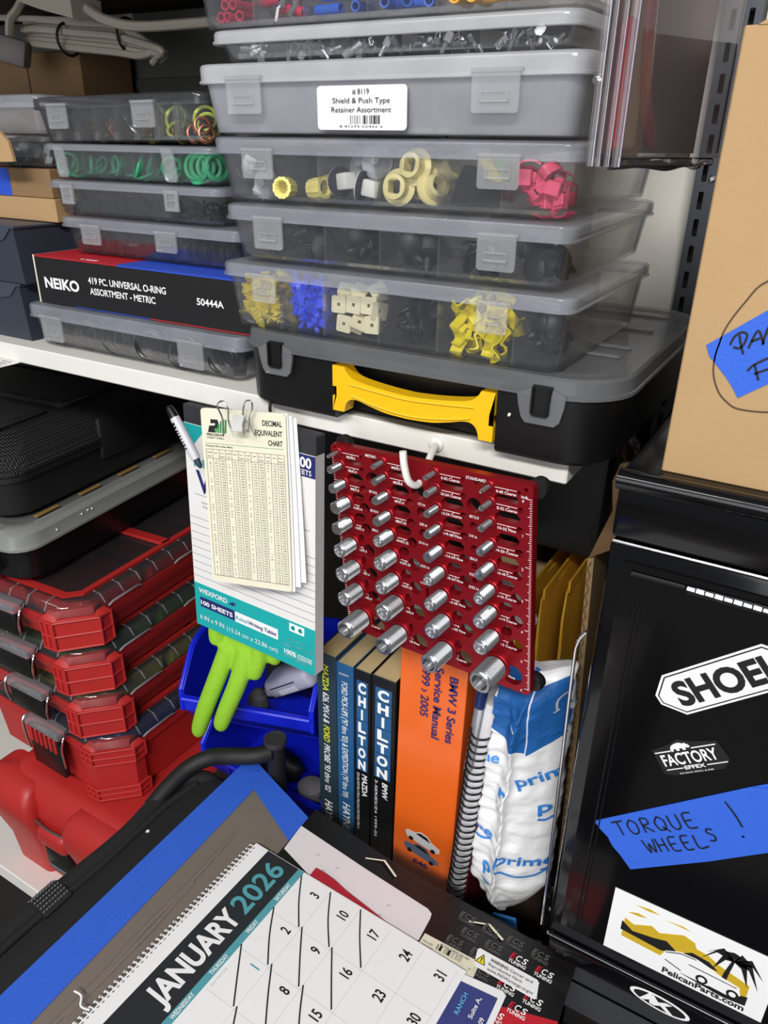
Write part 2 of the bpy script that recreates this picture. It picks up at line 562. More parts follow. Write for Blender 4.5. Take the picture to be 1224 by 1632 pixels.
strokes('handwriting', [[(0.0245, 0.0765), (0.0278, 0.0765), (0.0296, 0.0800), (0.0296, 0.084), (0.0265, 0.0845), (0.0238, 0.0815), (0.0228, 0.0775)],
                        [(0.0262, 0.0832), (0.0278, 0.0785), (0.0300, 0.0735)],
                        [(0.0318, 0.0770), (0.0345, 0.0865), (0.0385, 0.0800)], [(0.0325, 0.0805), (0.0365, 0.0830)],
                        [(0.0380, 0.0795), (0.0390, 0.0890), (0.0425, 0.0915), (0.0430, 0.0875), (0.0395, 0.0855), (0.0450, 0.0845)],
                        [(0.0450, 0.0925), (0.0520, 0.0960)], [(0.0490, 0.0940), (0.0510, 0.0880)],
                        [(0.0570, 0.0985), (0.0545, 0.0965), (0.0570, 0.0945), (0.0575, 0.0920), (0.0545, 0.0910)],
                        [(0.0337, 0.0650), (0.0365, 0.0690), (0.0440, 0.0745)], [(0.0365, 0.0690), (0.0400, 0.0610)], [(0.0372, 0.0640), (0.0440, 0.0680)],
                        [(0.0470, 0.0700), (0.0490, 0.0760), (0.0530, 0.0720)]], 0.00055, FR(0, -0.0006, 0), black_print, tp)
strokes('marker_ring', [[(0.075, 0.118), (0.055, 0.117), (0.0337, 0.111), (0.0253, 0.0995), (0.0190, 0.0862), (0.0172, 0.0765), (0.0165, 0.0694), (0.0176, 0.0605), (0.0219, 0.0516), (0.0275, 0.0465), (0.0337, 0.0440), (0.0479, 0.0448), (0.062, 0.049), (0.085, 0.062)]], 0.00042, FR(0, -0.0001, 0), mat('brown_marker', (80, 62, 48), 0.7), t)

# ------------------------------------------------------------------ black metal cabinet
t = thing('tool_cabinet', 'glossy black metal cabinet with stickers and a blue tape note', 'metal cabinet', (-0.089, 0.43, 0.92))
MB().box(0, 0.55, 0, 0.40, 0, 0.362, 0.004, 2).build('body', black_gloss, t)
ld = MB()
ld.box(0.0, 0.55, 0.0, 0.40, 0.3645, 0.4095, 0.003, 2)
ld.build('lid', black_gloss, t)
MB().tube([(-0.001, 0.001, 0.4035), (0.55, 0.001, 0.4035)], 0.0065, 14).build('rolled_edge', black_gloss, t)
sm = MB()
sm.tube([(0.002, -0.0005, 0.3632), (0.55, -0.0005, 0.3632)], 0.0012, 6)
sm.build('seam_bead', chrome, t)
dr = MB()
dr.prism([(0.0105, 0.352)] + [(0.0105, 0.018), (0.55, 0.018), (0.55, 0.352)], 0, 0.0022, FR())
dp = dr.build('door_panel', black_gloss, t, smooth=0)
gv = MB()
gv.box(0.0215, 0.0228, -0.0035, -0.0018, 0.03, 0.322, 0.0005)
gv.box(0.0248, 0.0258, -0.0035, -0.0018, 0.03, 0.322, 0.0004)
gv.build('pressed_groove', black_pl, dp)
hd = MB()
hd.box(0.0155, 0.049, -0.0045, -0.002, 0.3435, 0.347, 0.001)
hd.box(0.049, 0.55, -0.0045, -0.002, 0.341, 0.3475, 0.001)
h = hd.build('pull_recess', black_pl, dp)
hh = MB()
for i in range(22):
    x = 0.0495 + i * 0.0052
    hh.tube([(x, -0.0052, 0.3462 - i * 0.0001), (x + 0.0044, -0.0052, 0.3460 - i * 0.0001)], 0.0016 + 0.0003 * (i % 2), 8)
hh.build('hinge_knuckles', chrome, dp)
MB().box(0.004, 0.55, -0.006, 0.40, -0.018, 0.0, 0.0025, 2).build('base_lip', black_gloss, t)
MB().box(0.001, 0.55, -0.0035, -0.0005, 0.0005, 0.0016, 0.0004).build('bottom_seam', chrome, t)
wr = MB()
wr.tube(spline([(-0.0035, -0.008, 0.298), (-0.0085, -0.006, 0.286), (-0.0095, -0.004, 0.26), (-0.006, -0.004, 0.12), (-0.004, -0.004, 0.01)], 6), 0.0013, 8)
wr.build('side_edge_trim', chrome, t)
# SHOEI sticker
SK = FR(0, -0.0024, 0)
ox, oz = 0.089, -0.92
def rel(pts):
    return [(p[0] + ox, p[1] + oz) for p in pts]
shoei = rel([(-0.0431, 1.1838), (-0.0431, 1.1975), (-0.0402, 1.2025), (0.0030, 1.2425), (0.0090, 1.2438), (0.0560, 1.2438), (0.0610, 1.2400), (0.0610, 1.2290), (0.0570, 1.2225), (0.0150, 1.1800), (0.0080, 1.1772), (-0.0370, 1.1772)])
# the badge leans: rotate about its own centre
def rot2(pts, a, c):
    return [(c[0] + (p[0] - c[0]) * math.cos(a) - (p[1] - c[1]) * math.sin(a), c[1] + (p[0] - c[0]) * math.sin(a) + (p[1] - c[1]) * math.cos(a)) for p in pts]
def octo(i):
    w, h, c_, e_ = 0.0440 - i, 0.0150 - i, 0.0325 - i * 0.45, 0.0036 - i * 0.45
    return [(-w, -e_), (-c_, -h), (c_, -h), (w, -e_), (w, e_), (c_, h), (-c_, h), (-w, e_)]
SC = Matrix.Translation((0.1020, -0.0024, 0.2965)) @ FR(a=0.74)
SC2 = FR(0.0800, -0.0024, 0.2895, 0.715)
st = flat('sticker', octo(0), SC2, paper_white, t, 0.0003)
tag(st, 'white eight sided sticker with big black letters')
flat('badge_line', octo(0.0014), SC2 @ Matrix.Translation((0, 0, 0.0002)), black_print, st, 0.0002)
flat('badge_field', octo(0.0023), SC2 @ Matrix.Translation((0, 0, 0.0003)), paper_white, st, 0.0002)
letters([('SHOEI', SC2 @ Matrix.Translation((-0.0315, -0.0082, 0.0005)), 0.0164, {'w': 0.0605, 'bold': 0.04})], black_print, st)
# FACTORY EFFEX sticker
FE = FR(0.0555, -0.0024, 0.2110, 0.63)
st = flat('sticker', [(0, -0.008), (0.006, -0.0105), (0.040, -0.0105), (0.046, -0.004), (0.044, 0.010), (0.028, 0.0125), (0.020, 0.0155), (0.012, 0.0125), (0.0, 0.0105)], FE, black_soft, t, 0.0003)
tag(st, 'small black sticker with white lettering and a bear')
letters([('FACTORY', FE @ Matrix.Translation((0.0035, -0.0025, 0.0003)), 0.0085, {'w': 0.037, 'bold': 0.02}),
         ('EFFEX', FE @ Matrix.Translation((0.0155, -0.0067, 0.0003)), 0.0026, {'w': 0.014, 'bold': 0.03}),
         ('RACING VINYL & INK', FE @ Matrix.Translation((0.0105, -0.0098, 0.0003)), 0.0012, {'w': 0.023})], paper_white, st)
flats('badge_lines', [(rect(0.001, 0.013, 0.0075, 0.0082), FE), (rect(0.026, 0.042, 0.0075, 0.0082), FE), (rect(0.003, 0.0145, -0.006, -0.0054), FE), (rect(0.0305, 0.044, -0.006, -0.0054), FE)], paper_white, st, 0.0006)
flats('bear_mark', [([(0.0122, 0.0072), (0.0140, 0.0072), (0.0146, 0.0088), (0.0158, 0.0090), (0.0164, 0.0072), (0.0182, 0.0072), (0.0184, 0.0088), (0.0202, 0.0088), (0.0206, 0.0072), (0.0224, 0.0072), (0.0228, 0.0092), (0.0246, 0.0084), (0.0258, 0.0092), (0.0250, 0.0108), (0.0238, 0.0114), (0.0232, 0.0124), (0.0222, 0.0118), (0.0195, 0.0130), (0.0165, 0.0126), (0.0142, 0.0116), (0.0128, 0.0100)], FE)], paper_white, st, 0.0006)
# blue tape note
tp = flat('masking_tape', rel([(-0.0675, 1.0588), (-0.0620, 1.0535), (-0.0560, 1.0492), (-0.0520, 1.0430), (-0.0455, 1.0375), (-0.0365, 1.0281), (0.0095, 1.0650), (0.0560, 1.1060), (0.0480, 1.1420), (0.0320, 1.1480), (0.0224, 1.1401)]), FR(0, -0.0024, 0), tape_blue, t, 0.0005)
tag(tp, 'blue masking tape note with black handwriting')
flat('folded_corner', rel([(0.0224, 1.1401), (0.0320, 1.1351), (0.0420, 1.1385), (0.0360, 1.1460)]), FR(0, -0.003, 0), tape_blue, tp, 0.0008)
HW = FR(0.0400, -0.0031, 0.1352, 0.65)
def pen_letters(word, x, y, h, dx):
    G = {'T': [[(0, .95), (.9, 1)], [(.45, .97), (.42, 0)]], 'O': [[(.4, 1), (.05, .6), (.2, .05), (.65, .1), (.75, .7), (.4, 1)]],
         'R': [[(.1, 0), (.15, 1)], [(.15, 1), (.6, .95), (.6, .6), (.2, .5), (.75, 0)]], 'Q': [[(.4, 1), (.05, .6), (.2, .1), (.65, .15), (.75, .7), (.4, 1)], [(.45, .3), (.85, -.1)]],
         'U': [[(.1, 1), (.1, .25), (.4, 0), (.7, .25), (.72, 1)]], 'E': [[(.75, 1), (.15, .95), (.15, .05), (.75, 0)], [(.15, .5), (.6, .52)]],
         'W': [[(0, 1), (.25, 0), (.45, .7), (.7, 0), (.95, 1)]], 'H': [[(.1, 1), (.1, 0)], [(.7, 1), (.7, 0)], [(.1, .5), (.7, .5)]],
         'L': [[(.15, 1), (.15, .05), (.95, .1)]], 'S': [[(.75, .9), (.35, 1), (.15, .75), (.65, .4), (.5, .05), (.05, .1)]]}
    out = []
    for i, ch in enumerate(word):
        for stk in G[ch]:
            out.append([(x + (i + p[0] * 0.95) * dx, y + p[1] * h) for p in stk])
    return out
strokes('handwriting', pen_letters('TORQUE', 0.0, 0.0, 0.0118, 0.0105) + pen_letters('WHEEL', 0.0150, -0.0165, 0.0110, 0.0092) + pen_letters('S', 0.0625, -0.0120, 0.0100, 0.0080)
        + [[(0.0866, 0.0167), (0.0882, 0.0060), (0.0884, -0.0036)], [(0.0846, -0.0105), (0.0862, -0.0105)], [(0.0850, -0.0098), (0.0858, -0.0112)]], 0.0006, HW, black_print, tp)
# parts sticker with sun, palm and car
PS = FR(0.0452, -0.0024, 0.0185)
st = flat('sticker', rect(0, 0.1135, 0, 0.0655), PS, paper_white, t, 0.0003)
tag(st, 'white rectangular sticker with a yellow sunset, palm and car')
flats('sunset', [([(0.0110, 0.020), (0.0110, 0.040), (0.0180, 0.037), (0.030, 0.044), (0.036, 0.0405), (0.052, 0.0495), (0.060, 0.0470), (0.062, 0.042), (0.070, 0.041), (0.078, 0.0365), (0.100, 0.0300), (0.100, 0.0150)], PS),
                 ([(0.012, 0.047), (0.019, 0.0505), (0.026, 0.0495), (0.020, 0.0475)], PS), ([(0.016, 0.0575), (0.026, 0.0595), (0.034, 0.0585), (0.026, 0.0570)], PS),
                 ([(0.038, 0.0560), (0.050, 0.0575), (0.056, 0.0560)], PS)], yellow_pr, st, 0.0005)
pl = [([(0.081, 0.016), (0.0825, 0.032), (0.085, 0.046), (0.087, 0.046), (0.0855, 0.030), (0.0855, 0.016)], PS)]
for a_, L, dr_ in ((150, 0.020, 0.010), (172, 0.021, 0.014), (120, 0.014, 0.004), (85, 0.012, 0.002), (50, 0.015, 0.005), (20, 0.021, 0.012), (-8, 0.019, 0.016), (-30, 0.014, 0.014), (205, 0.013, 0.012)):
    a = math.radians(a_)
    cx_, cy_ = 0.0865, 0.0470
    mx_, my_ = cx_ + L * 0.55 * math.cos(a), cy_ + L * 0.55 * math.sin(a) * 0.8 + 0.002
    tx, ty = cx_ + L * math.cos(a), cy_ + L * math.sin(a) * 0.8 - dr_
    nx_, ny_ = -math.sin(a) * 0.0026, math.cos(a) * 0.0026 + 0.0006
    pl.append(([(cx_, cy_ - 0.0006), (mx_ - nx_, my_ - ny_), (tx, ty), (mx_ + nx_, my_ + ny_), (cx_, cy_ + 0.0008)], PS))
pl.append(([(0.052, 0.0300), (0.060, 0.0365), (0.072, 0.0350), (0.079, 0.0300), (0.072, 0.0295), (0.062, 0.0325)], PS))
pl.append(([(0.0095, 0.0265), (0.0095, 0.0360), (0.0180, 0.0300), (0.0330, 0.0330), (0.042, 0.0360), (0.050, 0.0300), (0.040, 0.0240)], PS))
pl.append(([(0.0560, 0.0105), (0.0740, 0.0105), (0.101, 0.0185), (0.101, 0.0090), (0.086, 0.0070)], PS))
flats('palm_silhouette', pl, black_print, st, 0.0006)
flats('car_body', [([(0.040, 0.0180), (0.043, 0.0265), (0.053, 0.0320), (0.064, 0.0325), (0.073, 0.0300), (0.082, 0.0265), (0.0945, 0.0240), (0.0965, 0.0165), (0.088, 0.0115), (0.060, 0.0125)], PS)], paper_white, st, 0.0008)
flats('car_lines', [([(0.0430, 0.0255), (0.0530, 0.0310), (0.0640, 0.0318), (0.0640, 0.0312), (0.0530, 0.0302), (0.0435, 0.0250)], PS), ([(0.0600, 0.0240), (0.0930, 0.0230), (0.0930, 0.0224), (0.0600, 0.0233)], PS),
                    ([(0.0440, 0.0180), (0.0560, 0.0140), (0.0560, 0.0132), (0.0440, 0.0172)], PS)] + [(circle(x_, 0.0148, 0.0042, 14), PS) for x_ in (0.0705, 0.0915)], black_print, st, 0.0010)
flats('car_wheel', [(circle(x_, 0.0148, 0.0024, 12), PS) for x_ in (0.0705, 0.0915)], paper_white, st, 0.0012)
letters([('PelicanParts.com', PS @ Matrix.Translation((0.0440, 0.0032, 0.0003)), 0.0056, {'w': 0.0570, 'bold': 0.025})], black_print, st)
# oval emblem on the base lip
OV = FR(0.0935, -0.0064, -0.0090, -0.05)
st = flat('emblem_sticker', [(0.0225 * math.cos(a * PI / 16), 0.0078 * math.sin(a * PI / 16)) for a in range(32)], OV, paper_white, t, 0.0003)
tag(st, 'white oval emblem sticker')
flat('emblem_field', [(0.0195 * math.cos(a * PI / 16), 0.0060 * math.sin(a * PI / 16)) for a in range(32)], OV, black_print, st, 0.0005)
flats('emblem_mark', [([(-0.014, -0.004), (-0.009, 0.0055), (-0.005, 0.0055), (-0.001, 0.001), (0.004, 0.0045), (0.0085, 0.0045), (0.004, 0.0005), (0.011, -0.0050), (0.0065, -0.0050), (0.001, -0.0015), (-0.003, -0.0045), (-0.0065, -0.0045), (-0.0075, -0.001), (-0.011, -0.004)], OV)], paper_white, st, 0.0007)

# bench the cabinet stands on
t = thing('workbench', 'brown wooden bench edge with dark trim below the black cabinet', 'workbench', (-0.085, 0.433, 0.0))
MB().box(0.002, 0.60, 0.004, 0.42, 0.872, 0.9015, 0.001).build('bench_top', wood_mid, t)
MB().box(0.002, 0.60, -0.012, 0.003, 0.855, 0.8885, 0.0008).build('edge_trim', mat('dark_edge_trim', (58, 60, 64), 0.5), t)
MB().box(0.002, 0.60, -0.0125, -0.0105, 0.8882, 0.8892).build('trim_edge_line', chrome, t)  # thin pale edge line along the top of the dark trim
MB().box(0.02, 0.60, 0.01, 0.40, 0.0, 0.872).build('cabinet_base', dark_wall, t)
t = thing('floor_mat', 'speckled dark grey carpet mat in the bottom right corner', 'mat', (-0.083, 0.20, 0.82))
MB().box(0, 0.5, 0, 0.219, 0, 0.008, 0.002).build('carpet', carpet_m, t)
MB().box(0.01, 0.49, 0.005, 0.21, -0.82, 0.0).build('plinth', dark_wall, t)
# ------------------------------------------------------------------ clear organizer boxes
def organizer(label, loc, rot, w, d, h, lh, divs, latches, lw, group, mt, ml, rows=2, taper=0.004, r=0.012, lz=None, thick=0.0012, double=False, style=0):
    t = thing('organizer_box', label, 'organizer box', loc, rot, group)
    k = 0.003
    zt = h - lh + 0.003
    b = MB()
    def R_(i, z, rr=r):
        return ring_z(rrect(i, w - i, i, d - i, max(rr - i * 0.3, 0.002)), z)
    b.loft([R_(k + taper + 0.003, 0.0), R_(k + taper + 0.0006, 0.0008), R_(k + taper, 0.0035), R_(k, zt), R_(k + thick, zt), R_(k + taper + thick, 0.0045), R_(k + taper + thick + 0.003, thick + 0.0003)])
    b.build('tray', mt, t)
    dn = 0
    for x in divs:
        q = MB()
        q.box(x - 0.0006, x + 0.0006, k + taper + 0.0006, d - k - taper - 0.001, 0.0015, zt - 0.001)
        if double:
            q.box(x + 0.0016, x + 0.0030, k + taper + 0.0006, k + taper + 0.006, 0.0015, zt - 0.004)
            q.box(x - 0.0030, x - 0.0016, k + taper + 0.0006, k + taper + 0.006, 0.0015, zt - 0.004)
        q.build('divider', latch_m if double else (ring_div if mt is ring_tray else div_m), t)
    for j in range(1, rows):
        y = d * j / rows
        MB().box(k + taper + 0.002, w - k - taper - 0.002, y - 0.0005, y + 0.0005, 0.0015, zt - 0.002).build('divider', mt, t)
    l = MB()
    z0 = h - lh
    def Q(i, z):
        return ring_z(rrect(i, w - i, i, d - i, r), z)
    l.loft([Q(0.0, z0), Q(-0.0008, z0 + 0.0006), Q(-0.0008, z0 + 0.002), Q(0.0, z0 + 0.0026), Q(0.0, h - 0.0022), Q(0.0008, h - 0.0006), Q(0.0025, h),
            ], cap0=False)
    l.loft([Q(0.0012, z0 + 0.0002), Q(0.0012, h - 0.003), Q(0.003, h - 0.0012)], cap0=False)
    l.build('lid', ml, t)
    for x in latches:
        q = MB()
        zb = h - lh - (lz or 0.016)
        zt2 = h - lh + 0.004
        if style == 1:      # narrow sloped clip
            q.prism([(x - lw * 0.5, zt2), (x - lw * 0.35, zb + 0.003), (x - lw * 0.2, zb), (x + lw * 0.5, zb), (x + lw * 0.62, zb + 0.004), (x + lw * 0.42, zt2 - 0.004), (x + lw * 0.3, zt2)], 0.0004, 0.0022, FR())
            q.prism(circle(x + lw * 0.22, zb + 0.0045, 0.0025, 10), 0.0022, 0.0028, FR())
        elif style == 2:    # small square clip with a window
            q.prism(rrect(x - lw / 2, x + lw / 2, zb, zt2, 0.001, 2), 0.0004, 0.0016, FR())
            for (a0, a1, c0, c1) in ((-.5, -.28, 0, 1), (.28, .5, 0, 1), (-.28, .28, 0, .2), (-.28, .28, .8, 1), (-.28, .28, .45, .55)):
                q.box(x + a0 * lw, x + a1 * lw, -0.0028, -0.0016, zb + c0 * (zt2 - zb), zb + c1 * (zt2 - zb), 0.0003)
        else:
            q.prism(rrect(x - lw / 2, x + lw / 2, zb, zt2, 0.0022, 3), 0.0004, 0.0020, FR())
            q.box(x - lw / 2 - 0.0005, x + lw / 2 + 0.0015, -0.0030, 0.0005, zt2 - 0.0018, zt2 + 0.0006, 0.0004)
            q.box(x - lw * 0.30, x + lw * 0.30, -0.0034, -0.002, zb + 0.0055, zb + 0.0072, 0.0004)
            q.box(x - lw * 0.30, x + lw * 0.30, -0.0030, -0.002, zb + 0.0105, zb + 0.0115, 0.0003)
            q.box(x - lw * 0.30, x - lw * 0.27, -0.0030, -0.002, zb + 0.0055, zb + 0.0115, 0.0003)
            q.box(x + lw * 0.27, x + lw * 0.30, -0.0030, -0.002, zb + 0.0055, zb + 0.0115, 0.0003)
        q.build('latch', latch_m, t)
    return t

USED = set()
def spawn(proto, B, xr, yr, zr, n, sd, label, cat, group, sj=0.1, flatness=1.0):
    """lay n copies of a small part in a bin: B is the box frame, ranges are in it"""
    rr = random.Random(sd)
    nx = max(1, int(round(math.sqrt(n * (xr[1] - xr[0]) / max(1e-6, (yr[1] - yr[0]) + (zr[1] - zr[0]))))))
    per = max(1, nx * 2)
    rows = (n + per - 1) // per
    first = proto.name not in USED
    for i in range(n):
        o = proto if (first and i == 0) else proto.copy()
        if o is not proto:
            COL.objects.link(o)
        lay = i // per
        c = i % per
        fx = (c % nx + 0.5 + rr.uniform(-0.35, 0.35)) / nx
        fy = (0.22 if (c // nx) == 0 else 0.75) + rr.uniform(-0.2, 0.2)
        fz = (lay + rr.uniform(0.15, 0.6)) / rows
        p = Vector((xr[0] + (xr[1] - xr[0]) * fx, yr[0] + (yr[1] - yr[0]) * fy, zr[0] + (zr[1] - zr[0]) * min(1, fz)))
        e = Euler((rr.uniform(-1, 1) * 1.6 * flatness, rr.uniform(-1, 1) * 1.6 * flatness, rr.uniform(-PI, PI)))
        s = 1 + rr.uniform(-sj, sj)
        o.matrix_world = B @ Matrix.Translation(p) @ e.to_matrix().to_4x4() @ Matrix.Scale(s, 4)
        tag(o, label, cat, group)
    USED.add(proto.name)
def put(proto, B, p, e, label, cat, group=None, s=1.0):
    first = proto.name not in USED
    o = proto if first else proto.copy()
    if not first:
        COL.objects.link(o)
    USED.add(proto.name)
    o.matrix_world = B @ Matrix.Translation(p) @ Euler(e).to_matrix().to_4x4() @ Matrix.Scale(s, 4)
    for k_ in ('group',):
        if k_ in o and group is None:
            del o[k_]
    return tag(o, label, cat, group)

TI = 0.026     # the upper boxes lean back a little
RG = 'clear organizer boxes stacked on the black case'
LG = 'clear organizer boxes of the left stack'
L6, L5, L4, L3, L2, L1 = (-0.4235, 0.466, 1.3675), (-0.4165, 0.4670, 1.4185), (-0.424, 0.467, 1.4600), (-0.4335, 0.467, 1.5045), (-0.419, 0.467, 1.5495), (-0.436, 0.467, 1.5685)
organizer('clear box with yellow and blue clips, lowest of the stack on the black case', L6, (0, 0, 0), 0.283, 0.205, 0.049, 0.0105, [0.053, 0.093, 0.141, 0.188, 0.244], [0.0450, 0.2310], 0.022, RG, pp_tray, pp_lid, lz=0.0165)
organizer('clear box of black plugs between the pink clip box and the yellow clip box', L5, (TI, 0, 0), 0.272, 0.205, 0.0395, 0.011, [0.045, 0.088, 0.134, 0.179, 0.224], [0.0440, 0.2235], 0.026, RG, pp_tray, pp_lid, lz=0.0185)
organizer('clear box holding pink clips and cream grommets, under the paper labelled box', L4, (TI, 0, 0), 0.278, 0.205, 0.0425, 0.011, [0.047, 0.091, 0.137, 0.184, 0.228], [0.0450, 0.2285], 0.027, RG, pp_tray, pp_lid, lz=0.0155)
o3 = organizer('frosted box with a white paper label on its front', L3, (TI, 0, 0), 0.286, 0.205, 0.0435, 0.0125, [0.047, 0.097, 0.148, 0.189, 0.235], [0.0455, 0.2325], 0.030, RG, pp_frost, pp_frost_lid, lz=0.0185)
organizer('thin clear box of silver metal terminals above the paper labelled box', L2, (TI, 0, 0), 0.264, 0.205, 0.0180, 0.0085, [0.048, 0.0985, 0.151, 0.203], [], 0.03, RG, pp_tray, pp_frost_lid)
organizer('clear box of coloured wire connectors at the top edge of the photo', L1, (TI, 0, 0), 0.288, 0.205, 0.055, 0.010, [0.053, 0.094, 0.142, 0.190, 0.236], [], 0.03, RG, pp_tray, pp_lid)
for x, z in ((0.057, 0.0115), (0.129, 0.0115), (0.197, 0.0115)):
    pass
lp = thing('paper_label', 'white paper label lettered # 8119 on the frosted box', 'label', (0, 0, 0))
lp.matrix_world = mtx(L3, (TI, 0, 0)) @ Matrix.Translation((0.1055, 0.0028, 0.0030))
MB().prism(rrect(0, 0.0675, 0, 0.0255, 0.0025, 3), 0.0010, 0.0018, FR()).build('sheet', paper_white, lp)
letters([('# 8119', FR(0.034, -0.0018, 0.0205), 0.0031, {'align': 'C'}), ('Shield & Push Type', FR(0.034, -0.0018, 0.0155), 0.0031, {'align': 'C', 'w': 0.043}),
         ('Retainer Assortment', FR(0.034, -0.0018, 0.0103), 0.0031, {'align': 'C', 'w': 0.045}), ('8 41273 02436 6', FR(0.034, -0.0018, 0.0015), 0.0014, {'align': 'C', 'w': 0.033})], black_print, lp)
flats('barcode', [(p, FR(0, -0.0018, 0)) for p in bars(0.021, 0.048, 0.0035, 0.0085, 5, 34)], black_print, lp, 0.0002)

# latches printed as raised bars on the thin box lid
# ---- contents
B6, B5, B4, B3, B2, B1 = mtx(L6), mtx(L5, (TI, 0, 0)), mtx(L4, (TI, 0, 0)), mtx(L3, (TI, 0, 0)), mtx(L2, (TI, 0, 0)), mtx(L1, (TI, 0, 0))
def p_wedge():
    b = MB()
    b.loft([[(math.cos(a) * 0.0016 * w_, x, math.sin(a) * 0.0036 * w_) for a in [2 * PI * i / 8 for i in range(8)]] for x, w_ in ((-0.011, 0.15), (-0.007, 0.8), (0, 1.0), (0.005, 0.75), (0.008, 0.3))])
    for i in range(4):
        b.box(-0.0016, 0.0016, -0.005 + i * 0.003, -0.0042 + i * 0.003, -0.0030, 0.0030, 0.0003)
    bmesh.ops.scale(b.bm, vec=(1.5, 1.15, 1.25), verts=b.bm.verts)
    return b.build('ribbed_clip', yellow_wg)
def p_bow():
    b = MB()
    b.prism([(-0.009, -0.005), (-0.003, -0.0025), (0.003, -0.0025), (0.009, -0.006), (0.010, 0.0), (0.007, 0.0055), (0.003, 0.0025), (-0.003, 0.0025), (-0.009, 0.0048), (-0.0075, 0)], -0.0016, 0.0016)
    b.box(-0.0022, 0.0022, -0.0022, 0.0022, -0.006, 0.006, 0.0008)
    return b.build('bow_clip', blue_clip_m)
def holed_plate(b, w, h, t, r):
    n = 16
    o_ = rrect(-w / 2, w / 2, -h / 2, h / 2, 0.0015, 3)
    i_ = []
    for p in o_:
        a = math.atan2(p[1], p[0])
        i_.append((r * math.cos(a), r * math.sin(a)))
    b.loft([ring_z(o_, -t / 2), ring_z(o_, t / 2), ring_z(i_, t / 2), ring_z(i_, -t / 2)], closed=True)
def p_square():
    b = MB()
    holed_plate(b, 0.0125, 0.0125, 0.0022, 0.0016)
    b.box(-0.005, 0.005, -0.0062, -0.004, -0.006, 0.0, 0.0006)
    b.box(-0.005, 0.005, -0.0062, 0.002, -0.0072, -0.0055, 0.0006)
    b.tube([(-0.005, 0.0025, -0.0062), (0.005, 0.0025, -0.0062)], 0.0014, 8)
    return b.build('square_clip', cream_pl)
def p_push(m_=dark_part, name='push_retainer'):
    b = MB()
    b.rev([(0, 0.003), (0.006, 0.0028), (0.0085, 0.001), (0.0085, 0), (0.003, -0.0008), (0.003, -0.003), (0.0042, -0.0035), (0.003, -0.006), (0.0042, -0.0066), (0.003, -0.0095), (0.0038, -0.0100), (0.0012, -0.014), (0, -0.0143)], 14)
    return b.build(name, m_)
def p_bent():
    b = MB()
    pr = [(-0.011, 0.002), (-0.008, -0.001), (-0.004, 0.001), (0.0, 0.0045), (0.004, 0.001), (0.008, -0.0015), (0.011, 0.003)]
    q = spline([(a, 0, c) for a, c in pr], 4)
    up = [(p.x, p.z + 0.0009) for p in q]
    dn = [(p.x, p.z - 0.0009) for p in reversed(q)]
    n_ = len(q)
    L = [[(p.x, -0.0042, p.z - 0.0009), (p.x, 0.0042, p.z - 0.0009), (p.x, 0.0042, p.z + 0.0009), (p.x, -0.0042, p.z + 0.0009)] for p in q]
    b.loft(L)
    return b.build('bent_clip', yellow_bt)
def p_dome():
    b = MB()
    b.rev([(0, 0.0062), (0.002, 0.0060), (0.0055, 0.0045), (0.0085, 0.001), (0.0088, 0), (0.006, -0.0008), (0.0025, -0.001), (0.0025, -0.006), (0.0034, -0.0068), (0.001, -0.010), (0, -0.0102)], 16)
    return b.build('domed_retainer', dark_part)
def p_pink():
    b = MB()
    b.box(-0.0045, 0.0045, -0.003, 0.003, -0.004, 0.004, 0.0006)
    b.box(-0.003, 0.003, -0.0045, -0.003, -0.002, 0.006, 0.0005)
    q = spline([(0.0035, 0, -0.004), (0.008, 0, -0.003), (0.0095, 0, 0.004), (0.0075, 0, 0.0095)], 4)
    b.loft([[(p.x - 0.0006, -0.0035, p.z), (p.x - 0.0006, 0.0035, p.z), (p.x + 0.0007, 0.0035, p.z), (p.x + 0.0007, -0.0035, p.z)] for p in q])
    return b.build('tab_clip', pink_pl)
def p_grom():
    b = MB()
    b.loft([ring_z(circle(0, 0, r_, 20), z_) for r_, z_ in ((0.0118, 0), (0.0118, 0.0016), (0.0100, 0.0022), (0.0080, 0.0024), (0.0078, 0.0095), (0.0055, 0.0100))] +
           [ring_z([(max(abs(math.cos(a)), abs(math.sin(a))) ** -1 * 0.0042 * math.cos(a), max(abs(math.cos(a)), abs(math.sin(a))) ** -1 * 0.0042 * math.sin(a)) for a in [2 * PI * i / 20 for i in range(20)]], z_) for z_ in (0.0094, 0.0005)], closed=True)
    return b.build('round_grommet', cream_yl)
def p_rib_grom():
    b = MB()
    n_ = 24
    def g(r_, z_):
        return [((r_ + (0.0006 if i % 2 else 0)) * math.cos(2 * PI * i / n_), (r_ + (0.0006 if i % 2 else 0)) * math.sin(2 * PI * i / n_), z_) for i in range(n_)]
    b.loft([g(0.0058, 0), g(0.0068, 0.004), g(0.0070, 0.013), g(0.0050, 0.0134), g(0.0040, 0.012), g(0.0030, 0.002)])
    return b.build('ribbed_grommet', mat('soft_yellow_plastic', (246, 233, 140), 0.45))
def p_pad():
    t = thing('felt_pad_clip', 'white block clip with a dark felt pad in the clear box', 'clip')
    MB().box(-0.0055, 0.0055, -0.0048, 0.0048, -0.0002, 0.0125, 0.0015, 2).build('block', white_pl, t)
    MB().rev([(0, -0.0025), (0.0098, -0.0025), (0.0100, -0.0012), (0.0100, -0.0003), (0, -0.0002)], 18).build('felt_pad', mat('dark_felt', (42, 44, 58), 0.9), t)
    MB().rev([(0, -0.0036), (0.0096, -0.0034), (0.0100, -0.0026), (0, -0.0025)], 18).build('flange', white_pl, t)
    return t
